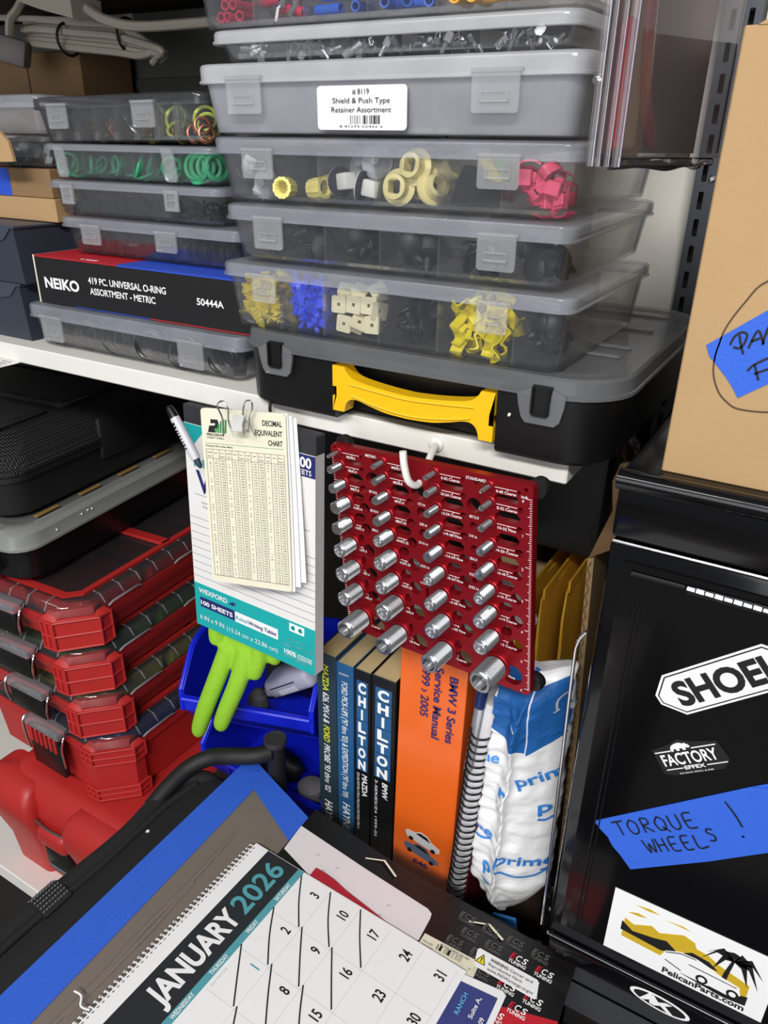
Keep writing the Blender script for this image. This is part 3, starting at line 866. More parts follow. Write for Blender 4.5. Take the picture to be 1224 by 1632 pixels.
def p_disc():
    return MB().rev([(0, 0.0), (0.0105, 0.0006), (0.011, 0.0012), (0.006, 0.0018), (0.0035, 0.002), (0.003, 0.0075), (0, 0.008)], 20).build('disc_clip', clear('translucent_white_plastic', haze=0.5))
def p_ring(R_, r_, m_):
    return MB().torus((0, 0, 0), R_, r_, 28, 8).build('o_ring', m_)
def p_term():
    b = MB()
    b.tube([(0, -0.006, 0), (0, 0.001, 0)], 0.0018, 8)
    b.box(-0.0022, 0.0022, 0.0008, 0.0075, -0.0005, 0.0005, 0.0003)
    b.box(-0.0024, -0.0017, 0.001, 0.006, -0.0005, 0.0016)
    b.box(0.0017, 0.0024, 0.001, 0.006, -0.0005, 0.0016)
    return b.build('crimp_terminal', steel)
def p_butt(m_):
    b = MB()
    def cr(r_, y_):
        return [(r_ * math.cos(2 * PI * i / 14), y_, r_ * math.sin(2 * PI * i / 14)) for i in range(14)]
    b.loft([cr(0.0032, -0.0105), cr(0.0034, -0.004), cr(0.0028, 0), cr(0.0034, 0.004), cr(0.0032, 0.0105), cr(0.0022, 0.0104), cr(0.0020, 0.003), cr(0.0020, -0.003), cr(0.0022, -0.0104)], closed=True)
    return b.build('wire_connector', m_)
def p_coil():
    pts = [(0.0065 * math.cos(a * 0.55), 0.0065 * math.sin(a * 0.55), a * 0.00023) for a in range(48)]
    return MB().tube(pts, 0.0011, 6).build('copper_coil', copper)
def p_fit():
    b = MB()
    b.rev([(0.0028, 0), (0.0042, 0.0005), (0.0042, 0.006), (0.0036, 0.007), (0.0036, 0.012), (0.0022, 0.0125), (0.0022, 0.001)], 12)
    b.prism(circle(0, 0, 0.0062, 6), 0.0045, 0.0085)
    return b.build('brass_fitting', brass)

b6 = 'bottom clear box'
spawn(p_wedge(), B6, (0.015, 0.047), (0.0125, 0.034), (0.006, 0.039), 60, 1, 'yellow ribbed clip heaped in the left end bin of the lowest right-stack box', 'clip', 'yellow ribbed clips')
spawn(p_bow(), B6, (0.061, 0.087), (0.0135, 0.036), (0.007, 0.038), 44, 2, 'blue bow shaped clip heaped in the bin next to the yellow ribbed clips', 'clip', 'blue bow clips')
sq = p_square()
for i, (x, y, z, e) in enumerate([(0.101, 0.017, 0.024, (1.5, 0, 0)), (0.114, 0.017, 0.025, (1.5, 0.05, 0)), (0.1265, 0.018, 0.0255, (1.45, 0, 0.1)), (0.106, 0.016, 0.0105, (1.55, 0.1, 0)),
                                  (0.118, 0.018, 0.0125, (0.9, 0.4, 0.5)), (0.130, 0.017, 0.0120, (1.5, 0, 0.1)), (0.103, 0.024, 0.034, (0.5, 0.1, 0.4)), (0.116, 0.024, 0.0355, (0.3, 0.3, 0.2)),
                                  (0.129, 0.026, 0.036, (0.5, -0.4, 0.8)), (0.134, 0.020, 0.022, (1.5, 0.2, 1.0)), (0.110, 0.032, 0.012, (0.7, 0, 0)), (0.126, 0.033, 0.014, (0.5, 0.4, 1)), (0.118, 0.036, 0.026, (0.8, 0.2, 0))]):
    put(sq, B6, (x, y, z), e, 'cream square clip with a round hole in the lowest right-stack box', 'clip', 'cream square clips')
spawn(p_push(), B6, (0.152, 0.179), (0.016, 0.042), (0.012, 0.030), 12, 3, 'black push retainer between cream square clips and bright yellow bent clips', 'retainer', 'black push retainers of the lowest box')
spawn(p_bent(), B6, (0.199, 0.234), (0.013, 0.033), (0.007, 0.038), 30, 4, 'bright yellow bent strip clip in the lowest right-stack box', 'clip', 'bright yellow bent clips')
spawn(p_dome(), B6, (0.254, 0.268), (0.018, 0.050), (0.011, 0.032), 10, 5, 'black domed retainer in the right end bin of the lowest right-stack box', 'retainer', 'black domed retainers')
# box of black plugs
pu = p_push(dark_part, 'black_plug')
xs5 = [0.008, 0.045, 0.088, 0.134, 0.179, 0.224, 0.264]
for i in range(6):
    spawn(pu, B5, (xs5[i] + 0.011, xs5[i + 1] - 0.011), (0.018, 0.055), (0.008, 0.023), 9, 10 + i, 'black plug in the clear box below the pink clip box', 'plug', 'black plugs')
# box with pink clips
spawn(p_pink(), B4, (0.237, 0.262), (0.017, 0.050), (0.007, 0.027), 14, 20, 'pink tab clip in the right end bin under the paper labelled box', 'clip', 'pink tab clips')
gr = p_grom()
for x, y, z, e in [(0.150, 0.018, 0.0130, (1.45, 0, 0.1)), (0.162, 0.020, 0.0255, (1.35, 0, -0.1)), (0.172, 0.022, 0.0130, (1.2, 0.5, 0.9)), (0.174, 0.035, 0.020, (0.8, 0.5, 1.2)), (0.158, 0.038, 0.012, (0.6, 0.2, 0))]:
    put(gr, B4, (x, y, z), e, 'cream round grommet with a square hole under the paper labelled box', 'grommet', 'cream round grommets')
rg = p_rib_grom()
for x, y, z, e in [(0.0600, 0.016, 0.0095, (1.5, 0, 0.15)), (0.070, 0.026, 0.0085, (0.2, 1.5, 0.3)), (0.080, 0.016, 0.0095, (0.3, 1.45, 0.1)), (0.076, 0.034, 0.0100, (0.3, 1.4, 1.0))]:
    put(rg, B4, (x, y, z), e, 'pale yellow ribbed grommet beside the white felt pad clips', 'grommet', 'pale yellow ribbed grommets')
def put_tree(root, B, p, e, label, cat, group, s=1.0):
    o = root.copy()
    COL.objects.link(o)
    for c in root.children:
        d = c.copy()
        COL.objects.link(d)
        d.parent = o
    o.matrix_world = B @ Matrix.Translation(p) @ Euler(e).to_matrix().to_4x4() @ Matrix.Scale(s, 4)
    return tag(o, label, cat, group)
pc = p_pad()
pc.matrix_world = B4 @ Matrix.Translation((0.1035, 0.018, 0.0150)) @ Euler((0.2, 1.45, -0.25)).to_matrix().to_4x4()
tag(pc, 'white block clip with dark felt pad in the third bin under the paper label', 'clip', 'felt pad clips of the third bin')
put_tree(pc, B4, (0.1215, 0.018, 0.0125), (0.15, 1.75, 0.35), 'white block clip with dark felt pad in the third bin under the paper label', 'clip', 'felt pad clips of the third bin')
put_tree(pc, B4, (0.0200, 0.019, 0.0215), (1.0, 0.5, 0.5), 'white block clip with dark felt pad in the left end bin above the black plugs', 'clip', 'felt pad clips of the left end bin', 0.85)
put_tree(pc, B4, (0.0300, 0.024, 0.0110), (2.5, 0.4, 0.3), 'white block clip with dark felt pad in the left end bin above the black plugs', 'clip', 'felt pad clips of the left end bin', 0.85)
di = p_disc()
for x, y, z, e in [(0.0370, 0.018, 0.0115, (1.4, 0.1, 0)), (0.128, 0.026, 0.0275, (1.3, 0.2, 0.2)), (0.112, 0.034, 0.0250, (1.2, 0, 0))]:
    put(di, B4, (x, y, z), e, 'translucent white disc clip in the box under the paper labelled box', 'clip', 'translucent disc clips')
bk = MB()
bk.prism([(-0.017, -0.010), (0.017, -0.0085), (0.017, 0.003), (0.002, 0.0045), (0.0, 0.012), (-0.009, 0.0125), (-0.013, 0.004)], -0.004, 0.004)
bk.box(-0.012, 0.012, -0.008, -0.002, -0.0055, -0.004, 0.0006)
o = bk.build('bracket_clip', dark_part)
put(o, B4, (0.2075, 0.018, 0.0155), (1.5, 0, 0), 'large black bracket clip beside the pink tab clips', 'clip')
b = MB().box(-0.004, 0.004, -0.002, 0.002, -0.010, 0.010, 0.001)
o = b.build('strip_clip', yellow_wg)
put(o, B4, (0.2080, 0.036, 0.0240), (0.2, -0.5, 0), 'yellow strip clip behind the large black bracket clip', 'clip')
b = MB().box(-0.005, 0.005, -0.002, 0.002, -0.009, 0.009, 0.001)
o = b.build('strip_clip', green_br)
put(o, B4, (0.2180, 0.038, 0.0240), (0.2, -0.4, 0), 'green strip clip behind the large black bracket clip', 'clip')
# dark retainers in the frosted box
pr3 = p_push(dark_part, 'shield_retainer')
xs3 = [0.008, 0.047, 0.097, 0.148, 0.189, 0.235, 0.278]
for i in range(6):
    spawn(pr3, B3, (xs3[i] + 0.011, xs3[i + 1] - 0.011), (0.020, 0.08), (0.009, 0.024), 10, 30 + i, 'black shield retainer seen dimly inside the frosted box', 'retainer', 'black shield retainers', 0.2)
te = p_term()
xs2 = [0.008, 0.048, 0.0985, 0.151, 0.203, 0.256]
for i in range(5):
    spawn(te, B2, (xs2[i] + 0.008, xs2[i + 1] - 0.008), (0.013, 0.030), (0.004, 0.0085), 13, 40 + i, 'silver crimp terminal in the thin clear box', 'terminal', 'silver crimp terminals')
rc, bc, yc = p_butt(red_conn), p_butt(blue_conn), p_butt(yel_conn)
def conn(proto, spots, label, group, s=1.0):
    for x, y, z, e in spots:
        put(proto, B1, (x, y, z), e, label, 'wire connector', group, s)
conn(rc, [(0.0215, 0.020, 0.0075, (0, 0, 0.1)), (0.0290, 0.020, 0.0075, (0, 0, -0.1)), (0.0365, 0.021, 0.0078, (0, 0, 0.15)), (0.0250, 0.021, 0.0145, (0, 0, 0.1)), (0.0330, 0.021, 0.0145, (0, 0, 0))], 'red wire connector in the left end bin of the topmost clear box', 'red wire connectors')
conn(rc, [(0.060, 0.020, 0.016, (0, 0.3, 1.2)), (0.076, 0.020, 0.010, (0.2, 0, 1.5)), (0.084, 0.022, 0.018, (0, 0.2, 0.9))], 'red wire connector among silver tabs in the topmost clear box', 'red wire connectors among tabs')
for i, (x, z) in enumerate(((0.066, 0.010), (0.072, 0.018), (0.080, 0.012))):
    put(te, B1, (x, 0.018, z), (1.2, 0.3 * i, 0.4 * i), 'silver tab among the red wire connectors', 'terminal', 'silver tabs among red connectors', 1.3)
conn(bc, [(0.106, 0.019, 0.0085, (0, 0, 1.45)), (0.112, 0.019, 0.0160, (0, 0, 1.6)), (0.131, 0.020, 0.0080, (0, 0, 0.1)), (0.136, 0.021, 0.0150, (0, 0, 0.1)), (0.128, 0.022, 0.0220, (0, 0, 0.3))], 'blue wire connector in the third bin of the topmost clear box', 'blue wire connectors, third bin')
conn(bc, [(0.151, 0.020, 0.0090, (0, 0, 0.2)), (0.160, 0.020, 0.0090, (0, 0, 0.8)), (0.172, 0.020, 0.0090, (0, 0, 1.4)), (0.181, 0.021, 0.0080, (0, 0, 0.2)), (0.168, 0.022, 0.0165, (0, 0, 1.2)), (0.158, 0.023, 0.0170, (0, 0, 0.3))], 'blue wire connector in the fourth bin of the topmost clear box', 'blue wire connectors, fourth bin')
conn(yc, [(0.2005, 0.020, 0.0090, (0, 0, 0.1)), (0.2120, 0.020, 0.0090, (0, 0, 0.05)), (0.2270, 0.019, 0.0095, (0, 0, 1.5)), (0.2250, 0.020, 0.0185, (0, 0, 1.6)), (0.2500, 0.021, 0.0100, (0, 0, 1.5)), (0.2640, 0.021, 0.0100, (0, 0, 1.3))], 'yellow wire connector in the topmost clear box', 'yellow wire connectors', 1.25)

# ---- left stack
LE, LD, LC, LB, LA = (-0.7200, 0.4985, 1.3068), (-0.6885, 0.53, 1.3965), (-0.6980, 0.53, 1.4318), (-0.6965, 0.53, 1.4650), (-0.7035, 0.53, 1.4960)
organizer('clear box of large black o-rings on the white shelf under the black printed carton', LE, (0, 0, 0), 0.285, 0.17, 0.0415, 0.0135, [0.048, 0.092, 0.136, 0.181, 0.230], [0.0400, 0.2270], 0.030, LG, ring_tray, pp_lid, lz=0.021)
organizer('clear box of stood up black o-rings directly on the black printed carton', LD, (0, 0, 0), 0.232, 0.16, 0.0345, 0.010, [0.028, 0.052, 0.075, 0.098, 0.125, 0.149, 0.172, 0.195], [0.0480, 0.1470], 0.026, LG, ring_tray, pp_lid, lz=0.014)
organizer('clear box of small black o-rings under the green o-ring box', LC, (0, 0, 0), 0.222, 0.16, 0.0320, 0.0075, [0.036, 0.071, 0.106, 0.140, 0.176], [0.0330, 0.1690], 0.0165, LG, ring_tray, pp_lid, lz=0.0135, style=2)
organizer('clear box of green o-rings, second from top of the left stack', LB, (0, 0, 0), 0.217, 0.16, 0.0305, 0.0062, [0.036, 0.072, 0.104, 0.138, 0.173], [0.0285, 0.1680], 0.0150, LG, ring_tray, pp_lid, lz=0.0225, style=1)
organizer('clear box of brass fittings and coils, top of the left stack', LA, (0, -0.015, 0), 0.218, 0.16, 0.0375, 0.010, [0.027, 0.053, 0.079, 0.105, 0.131, 0.156, 0.180], [0.0405, 0.1510], 0.0265, LG, ps_clear, ps_clear, lz=0.0165, double=True, rows=1)
BE, BD, BC, BB, BA = mtx(LE), mtx(LD), mtx(LC), mtx(LB), mtx(LA)
ro = p_ring(0.0125, 0.0019, mat('shiny_black_rubber', (20, 22, 26), 0.28))
xsE = [0.008, 0.048, 0.092, 0.136, 0.181, 0.230, 0.277]
for i in range(6):
    for j in range(4):
        put(ro, BE, ((xsE[i] + xsE[i + 1]) / 2 + random.uniform(-0.003, 0.004), 0.0115 + j * 0.005, 0.0165 + random.uniform(-0.001, 0.002)), (1.42 + random.uniform(-0.12, 0.12), random.uniform(-.15, .15), random.uniform(0.1, 0.6)),
            'large black o-ring in the clear box on the white shelf', 'o-ring', 'large black o-rings', (0.82, 0.92, 1.0, 1.02, 1.05, 0.9)[i] - 0.04 * (j % 3))
rs = p_ring(0.0085, 0.0012, black_rub)
xsD = [0.008, 0.028, 0.052, 0.075, 0.098, 0.125, 0.149, 0.172, 0.195, 0.222]
for i in range(9):
    for j in range(6):
        put(rs, BD, ((xsD[i] + xsD[i + 1]) / 2 + (j - 2.5) * 0.0022, 0.018 + random.uniform(-0.003, 0.006), 0.0118), (1.45, random.uniform(-.15, .15), 1.25 + random.uniform(-.2, .2)),
            'stood up black o-ring in the box above the black printed carton', 'o-ring', 'stood up black o-rings')
rt = p_ring(0.0052, 0.0009, black_rub)
xsC = [0.008, 0.036, 0.071, 0.106, 0.140, 0.176, 0.214]
for i in range(6):
    spawn(rt, BC, (xsC[i] + 0.006, xsC[i + 1] - 0.006), (0.014, 0.040), (0.0045, 0.017), 12, 60 + i, 'small black o-ring in the box under the green o-ring box', 'o-ring', 'small black o-rings', 0.25)
gg = p_ring(0.0092, 0.0015, green_rub)
xsB = [0.008, 0.036, 0.072, 0.104, 0.138, 0.173, 0.209]
for i in range(6):
    for j in range(6):
        s_ = (1.0, 0.8, 0.85, 1.0, 0.9, 1.12)[i]
        put(gg, BB, ((xsB[i] + xsB[i + 1]) / 2 + random.uniform(-0.005, 0.005), 0.0125 + j * 0.005, 0.0125 if j % 2 == 0 else 0.006 + random.uniform(0, 0.005)),
            ((1.35 if j % 2 == 0 else 0.5) + random.uniform(-.2, .2), random.uniform(-.4, .4), random.uniform(-0.9, 0.9)), 'green o-ring in the second box of the left stack', 'o-ring', 'green o-rings', s_)
gk = p_ring(0.0098, 0.0022, green_rub)
for j in range(4):
    put(gk, BB, (0.1850 + j * 0.0065, 0.013 + j * 0.002, 0.0140), (1.45, 0, 0.1 + j * 0.35), 'thick green o-ring at the right end of the green o-ring box', 'o-ring', 'thick green o-rings')
cl, ft = p_coil(), p_fit()
xsA = [0.008, 0.027, 0.053, 0.079, 0.105, 0.131, 0.156, 0.180, 0.210]
for i in range(8):
    spawn(ft, BA, (xsA[i] + 0.007, xsA[i + 1] - 0.006), (0.015, 0.05), (0.005, 0.012), 4, 80 + i, 'small brass fitting in the top box of the left stack', 'fitting', 'small brass fittings', 0.2)
for x, z in ((0.186, 0.008), (0.195, 0.014), (0.199, 0.008), (0.092, 0.010)):
    put(cl, BA, (x, 0.022, z), (1.4, 0.2, 0.8), 'copper coil in the top box of the left stack', 'coil', 'copper coils')
ylr = p_ring(0.0095, 0.0016, mat('yellow_green_rubber', (200, 215, 90), 0.45))
for x, z, e in ((0.166, 0.0205, (1.3, 0.2, 0.2)), (0.168, 0.012, (0.6, 0.4, 0)), (0.203, 0.015, (1.4, 0, 0.9)), (0.200, 0.021, (1.2, 0, 0.5))):
    put(ylr, BA, (x, 0.022, z), e, 'yellow green ring in the top box of the left stack', 'o-ring', 'yellow green rings')
wire = MB().tube(spline([(-0.016, 0, 0.010), (-0.010, 0, 0.0), (0.0, 0, -0.006), (0.010, 0, -0.004), (0.014, 0, 0.008)], 5), 0.0007, 6).build('silver_wire', chrome)
put(wire, BA, (0.122, 0.02, 0.0135), (0.1, 0, 0.1), 'bent silver wire in the top box of the left stack', 'wire')
# ------------------------------------------------------------------ black case with clear lid and yellow handle
t = thing('tool_case', 'black case with smoky clear lid and yellow handle under the right box stack', 'tool case', (-0.418, 0.468, 1.306))
W_, D_ = 0.312, 0.285
hx0, hx1 = 0.0985, 0.2320
def body_out(i, r):
    q = rrect(i, W_ - i, i, D_ - i, r, 6)
    # notch for the handle along the front edge (between the two front corners)
    k = len(q)
    notch = [(hx0, i), (hx0, i + 0.022), (hx1, i + 0.022), (hx1, i)]
    return notch + q
# rrect starts at the right front corner, so the notch sits before it
b = MB()
b.loft([ring_z(body_out(0.0065, 0.030), 0.0), ring_z(body_out(0.0035, 0.033), 0.003), ring_z(body_out(0.0015, 0.036), 0.047)])
b.build('body', black_pl, t)
for s_ in (0, 1):
    pass
ld = MB()
def lr(i, z, rr=0.042):
    return ring_z(rrect(i - 0.0015, W_ - i + 0.0015, i - 0.0015, D_ - i, rr - i, 7), z)
ld.loft([lr(0.0, 0.0465), lr(-0.0012, 0.047), lr(-0.0012, 0.0495), lr(0.0, 0.0500), lr(0.001, 0.0585), lr(0.003, 0.0603), lr(0.016, 0.0606), lr(0.0175, 0.0590)])
lid = ld.build('lid', lid_grey, t)
rb = MB()
for y in (0.075, 0.105, 0.175, 0.235):
    rb.box(0.018, W_ - 0.02, y, y + 0.006, 0.059, 0.0612, 0.0008)
rb.build('lid_rib', lid_grey, lid)
for x in (0.047, 0.264):
    tg = MB()
    tg.prism([(x - 0.0165, 0.048), (x - 0.0150, 0.040), (x - 0.0125, 0.032), (x - 0.0095, 0.0285), (x + 0.0105, 0.0285), (x + 0.0140, 0.032), (x + 0.0160, 0.042), (x + 0.0165, 0.050), (x + 0.0075, 0.053), (x + 0.0060, 0.0345), (x - 0.0050, 0.0345), (x - 0.0065, 0.053)], 0.0012, 0.0034, FR())
    tg.build('latch_tongue', lid_grey, lid)
    lt = MB()
    lt.prism([(x - 0.0060, 0.0545), (x - 0.0048, 0.0350), (x + 0.0058, 0.0350), (x + 0.0072, 0.0545)], 0.0, 0.0040, FR())
    lt.box(x - 0.0060, x - 0.0042, -0.0062, -0.003, 0.036, 0.054, 0.0005)
    lt.box(x + 0.0048, x + 0.0068, -0.0062, -0.003, 0.036, 0.054, 0.0005)
    lt.box(x - 0.0050, x + 0.0058, -0.0058, -0.003, 0.0345, 0.0362, 0.0004)
    lt.build('latch', black_pl, t)
hw = hx1 - hx0
def half(sg):
    pass
up = [(0.0005, 0.0435)] + [(p.x, p.y) for p in spline([(0.0110, 0.0435, 0), (0.0135, 0.0395, 0), (0.0190, 0.0355, 0), (0.0300, 0.0332, 0), (0.0480, 0.0312, 0), (0.0650, 0.0302, 0)], 5)]
dn = [(p.x, p.y) for p in spline([(0.0650, 0.0130, 0), (0.0480, 0.0140, 0), (0.0340, 0.0168, 0), (0.0230, 0.0195, 0), (0.0165, 0.0190, 0), (0.0125, 0.0150, 0), (0.0108, 0.0085, 0)], 5)] + [(0.0005, 0.0085), (0.0005, 0.0200), (0.0040, 0.0200), (0.0040, 0.0275), (0.0005, 0.0275)]
mir = lambda p: (hw - p[0], p[1])
outl = up + [mir(p) for p in reversed(up)][0:] + [mir(p) for p in reversed(dn)] + dn
outl = [p for i, p in enumerate(outl) if i == 0 or (abs(p[0] - outl[i - 1][0]) + abs(p[1] - outl[i - 1][1])) > 1e-5]
hb = MB()
def hl(dz, sh):
    cx_, cz_ = hw / 2, 0.024
    return [(hx0 + p[0], -0.0005 + dz, p[1]) for p in outl]
hb.loft([hl(0.0, 0), hl(0.0125, 0)])
bmesh.ops.triangulate(hb.bm, faces=[f for f in hb.bm.faces if len(f.verts) > 4])
hnd = hb.build('handle', yellow_pl, t)
rg_ = MB()
rg_.tube(spline([(hx0 + 0.016, -0.0008, 0.0310), (hx0 + 0.040, -0.0008, 0.0290), (hx0 + hw / 2, -0.0008, 0.0275), (hx1 - 0.040, -0.0008, 0.0290), (hx1 - 0.016, -0.0008, 0.0310)], 5), 0.0009, 6)
rg_.tube(spline([(hx0 + 0.018, -0.0008, 0.0225), (hx0 + 0.040, -0.0008, 0.0180), (hx0 + hw / 2, -0.0008, 0.0155), (hx1 - 0.040, -0.0008, 0.0180), (hx1 - 0.018, -0.0008, 0.0225)], 5), 0.0009, 6)
rg_.build('grip_ridge', yellow_pl, hnd)
flat('paint_fleck', [(0.2405, 0.0295), (0.2415, 0.0285), (0.2428, 0.0300), (0.2425, 0.0312), (0.2412, 0.0312)], FR(0, 0.0018, 0), paper_white, t, 0.0006)

# ------------------------------------------------------------------ printed black carton
t = thing('o_ring_carton', 'long black printed carton with white lettering in the left box stack', 'carton', (-0.7045, 0.508, 1.3490))
MB().box(0, 0.273, 0, 0.165, 0, 0.0460, 0.0006).build('carton', black_print, t)
flats('top_stripe_red', [(rect(0.0, 0.118, 0.0006, 0.16), TP(0, 0, 0.0460)), (rect(0.001, 0.118, 0.0448, 0.0458), FR(0, 0, 0)), (rect(0.155, 0.272, 0.0004, 0.0012), FR())], red_pr, t, 0.0003)
flats('top_stripe_blue', [(rect(0.118, 0.273, 0.0006, 0.16), TP(0, 0, 0.0460)), (rect(0.118, 0.273, 0.0446, 0.0458), FR(0, 0, 0)), (rect(0.052, 0.155, 0.0004, 0.0010), FR())], blue_pr, t, 0.0003)
MB().box(-0.0012, 0.0006, -0.0004, 0.1652, 0.0002, 0.0462).build('carton_edge', paper_cream, t)
letters([('NEIKO', FR(0.0115, 0, 0.0160), 0.0098, {'w': 0.0505, 'bold': 0.035}), ('419 PC. UNIVERSAL O-RING', FR(0.0765, 0, 0.0255), 0.0060, {'w': 0.102, 'bold': 0.02}),
         ('ASSORTMENT - METRIC', FR(0.0770, 0, 0.0155), 0.0060, {'w': 0.087, 'bold': 0.02}), ('50444A', FR(0.2150, 0, 0.0205), 0.0058, {'w': 0.0310, 'bold': 0.02})], paper_white, t)
flats('top_print', [(rect(0.064 + 0.005 * i, 0.067 + 0.005 * i, 0.004, 0.007), TP(0, 0, 0.0462)) for i in (0, 1.4, 2.2, 3.0, 3.8)], paper_white, t, 0.0003)

# ------------------------------------------------------------------ far left boxes
def slate(label, z, x1, h):
    t = thing('storage_box', label, 'storage box', (x1, 0.505, z))
    b = MB()
    b.loft([[(-0.25, 0, 0), (0.001, 0, 0), (0.001, 0.16, 0), (-0.25, 0.16, 0)], [(-0.25, 0, h), (-0.004, 0, h), (-0.004, 0.16, h), (-0.25, 0.16, h)]])
    b.build('body', dark_slate, t)
    f = MB()
    f.prism([(-0.25, h + 0.001), (-0.006, h + 0.001), (-0.020, h - 0.011), (-0.034, h - 0.0135), (-0.25, h - 0.0135)], 0.0002, 0.0016, FR())
    f.box(-0.25, -0.002, -0.0012, 0.162, h - 0.0002, h + 0.0025, 0.0006)
    f.build('lid_flap', mat('slate_lid', (62, 69, 82), 0.4), t)
slate('lower dark slate box with a flap lid at the left edge on the white shelf', 1.3068, -0.7285, 0.0550)
slate('upper dark slate box with a flap lid, stacked at the left edge', 1.3650, -0.7215, 0.0530)
t = thing('cardboard_box', 'flat brown carton directly on the slate boxes at the left edge', 'cardboard box', (-0.96, 0.550, 1.4212))
MB().box(0, 0.246, 0, 0.12, 0, 0.0225, 0.0008).build('carton', card_brown, t)
t = thing('cardboard_box', 'brown carton with a blue end, under the clear nut box at the left edge', 'cardboard box', (-0.96, 0.552, 1.4440))
MB().box(0, 0.242, 0, 0.12, 0, 0.0275, 0.0008).build('carton', card_dark, t)
flat('blue_panel', rect(0.10, 0.178, 0.0005, 0.027), FR(), blue_pr, t, 0.0004)
nb = organizer('small clear box holding metal nuts at the left edge', (-0.955, 0.552, 1.4722), (0, 0, 0), 0.238, 0.12, 0.030, 0.006, [0.105, 0.152, 0.19], [], 0.02, 'small clear boxes at the left edge', ps_clear, pp_tray, rows=1)
def p_nut():
    b = MB()
    o_, i_ = circle(0, 0, 0.0085, 6), circle(0, 0, 0.0042, 6)
    b.loft([ring_z(o_, 0), ring_z(o_, 0.006), ring_z(i_, 0.006), ring_z(i_, 0)], closed=True)
    return b.build('hex_nut', steel)
nt_ = p_nut()
spawn(nt_, mtx((-0.955, 0.552, 1.4722)), (0.158, 0.184), (0.015, 0.04), (0.003, 0.016), 7, 200, 'steel nut in the small clear box at the left edge', 'nut', 'steel nuts')
spawn(nt_, mtx((-0.955, 0.552, 1.4722)), (0.197, 0.225), (0.015, 0.04), (0.003, 0.016), 6, 201, 'steel nut in the small clear box at the left edge', 'nut', 'steel nuts')
organizer('dull clear box on top of the nut box at the left edge', (-0.955, 0.555, 1.5026), (0, 0, 0), 0.232, 0.12, 0.036, 0.012, [], [], 0.02, 'small clear boxes at the left edge', pp_lid, pp_lid, rows=1)
MBc = MB().box(0, 0.20, 0, 0.10, 0, 0.024, 0.001)
t = thing('cardboard_box', 'dull brown carton inside the clear box on the nut box', 'cardboard box', (-0.94, 0.565, 1.5042))
MBc.build('carton', card_dark, t)
t = thing('cardboard_flap', 'torn light brown cardboard corner at the left edge beside the top clear box', 'cardboard', (-0.80, 0.525, 1.475))
MB().prism([(-0.02, 0.030), (0.034, 0.058), (0.058, 0.047), (0.066, 0.031), (0.060, 0.029), (0.02, 0.018)], 0, 0.003, FR(0, 0, -0.01, -0.25)).build('panel', card_brown, t)
t = thing('cardboard_box', 'tall brown carton in the shadow behind the small clear boxes, upper left', 'cardboard box', (-1.02, 0.70, 1.3068))
MB().box(0, 0.195, 0, 0.078, 0, 0.285, 0.001).build('carton', card_dark, t)
MB().box(0.1, 0.1015, -0.0006, 0.0, 0.0, 0.285).build('flap_seam', wood_dark, t)

# grey equipment case and strap behind
t = thing('equipment_case', 'dark grey equipment case with a black strap behind the left box stack', 'equipment case', (-0.815, 0.79, 1.3068))
b = MB().box(-0.45, 0.36, 0, 0.072, 0, 0.333, 0.008, 2)
b.build('shell', mat('grey_olive_plastic', (98, 98, 90), 0.6), t)
MB().box(-0.055, 0.20, -0.004, 0.001, 0.02, 0.262, 0.006, 2).build('front_panel', mat('grey_olive_panel', (86, 86, 80), 0.6), t)
MB().prism([(-0.11, 0.292), (-0.060, 0.292), (0.10, 0.15), (0.05, 0.15)], 0.005, 0.0085, FR()).build('strap', black_fabric, t)
MB().rev([(0.0055, 0), (0.005, 0.004), (0, 0.0045)], 12, FR(-0.1450, -0.0005, 0.233)).build('screw', black_pl, t)

# ------------------------------------------------------------------ white cords under the upper board
def cord(label, cat, name, pts, r, flat_=1.0, m_=cord_white):
    o = MB().tube(spline(pts, 6), r, 8, flat=flat_).build(name, m_)
    return tag(o, label, cat)
Yc = 0.65
t = thing('extension_cord', 'bundled off-white extension cord hanging in the shadow, upper left', 'cord', (-0.74, Yc, 1.595))
for k, (dz, dy, e) in enumerate(((0.012, 0.0, 0.0), (0.007, 0.006, 0.004), (0.003, -0.004, 0.010), (-0.002, 0.004, 0.006), (-0.007, 0.0, 0.0), (-0.011, -0.003, -0.006))):
    MB().tube(spline([(-0.13, dy + 0.02, dz * 0.9 + 0.012), (-0.08, dy, dz + 0.008), (-0.02, dy, dz + 0.002), (0.04, dy - 0.004, dz - 0.004), (0.074 + e, dy - 0.002, dz * 0.6 - 0.012), (0.090 + e, dy, -0.016), (0.076 + e, dy + 0.006, -dz * 0.5 - 0.018)], 6), 0.0036, 8).build('strand', cord_white, t)
for x in (-0.038, 0.052):
    MB().torus((0, 0, 0), 0.015, 0.0016, 20, 6, Matrix.Translation((x, 0, 0.0)) @ Matrix.Rotation(PI / 2, 4, 'Y')).build('cable_tie', black_soft, t)
cord('thin off-white cord running above the bundled extension cord, upper left', 'cord', 'thin_cord', [(-0.96, Yc, 1.628), (-0.88, Yc, 1.620), (-0.83, Yc, 1.6165), (-0.77, Yc, 1.6125), (-0.70, Yc + 0.02, 1.614)], 0.0032)
t = thing('power_adapter', 'grey plug adapter hanging at the far left under the shelf board', 'power adapter', (-0.862, 0.64, 1.590))
MB().box(-0.019, 0.019, -0.012, 0.012, -0.017, 0.010, 0.004, 2, Matrix.Rotation(0.6, 4, 'Z') @ Matrix.Rotation(0.25, 4, 'Y')).build('housing', mat('dull_grey_plastic', (128, 120, 116), 0.5), t)
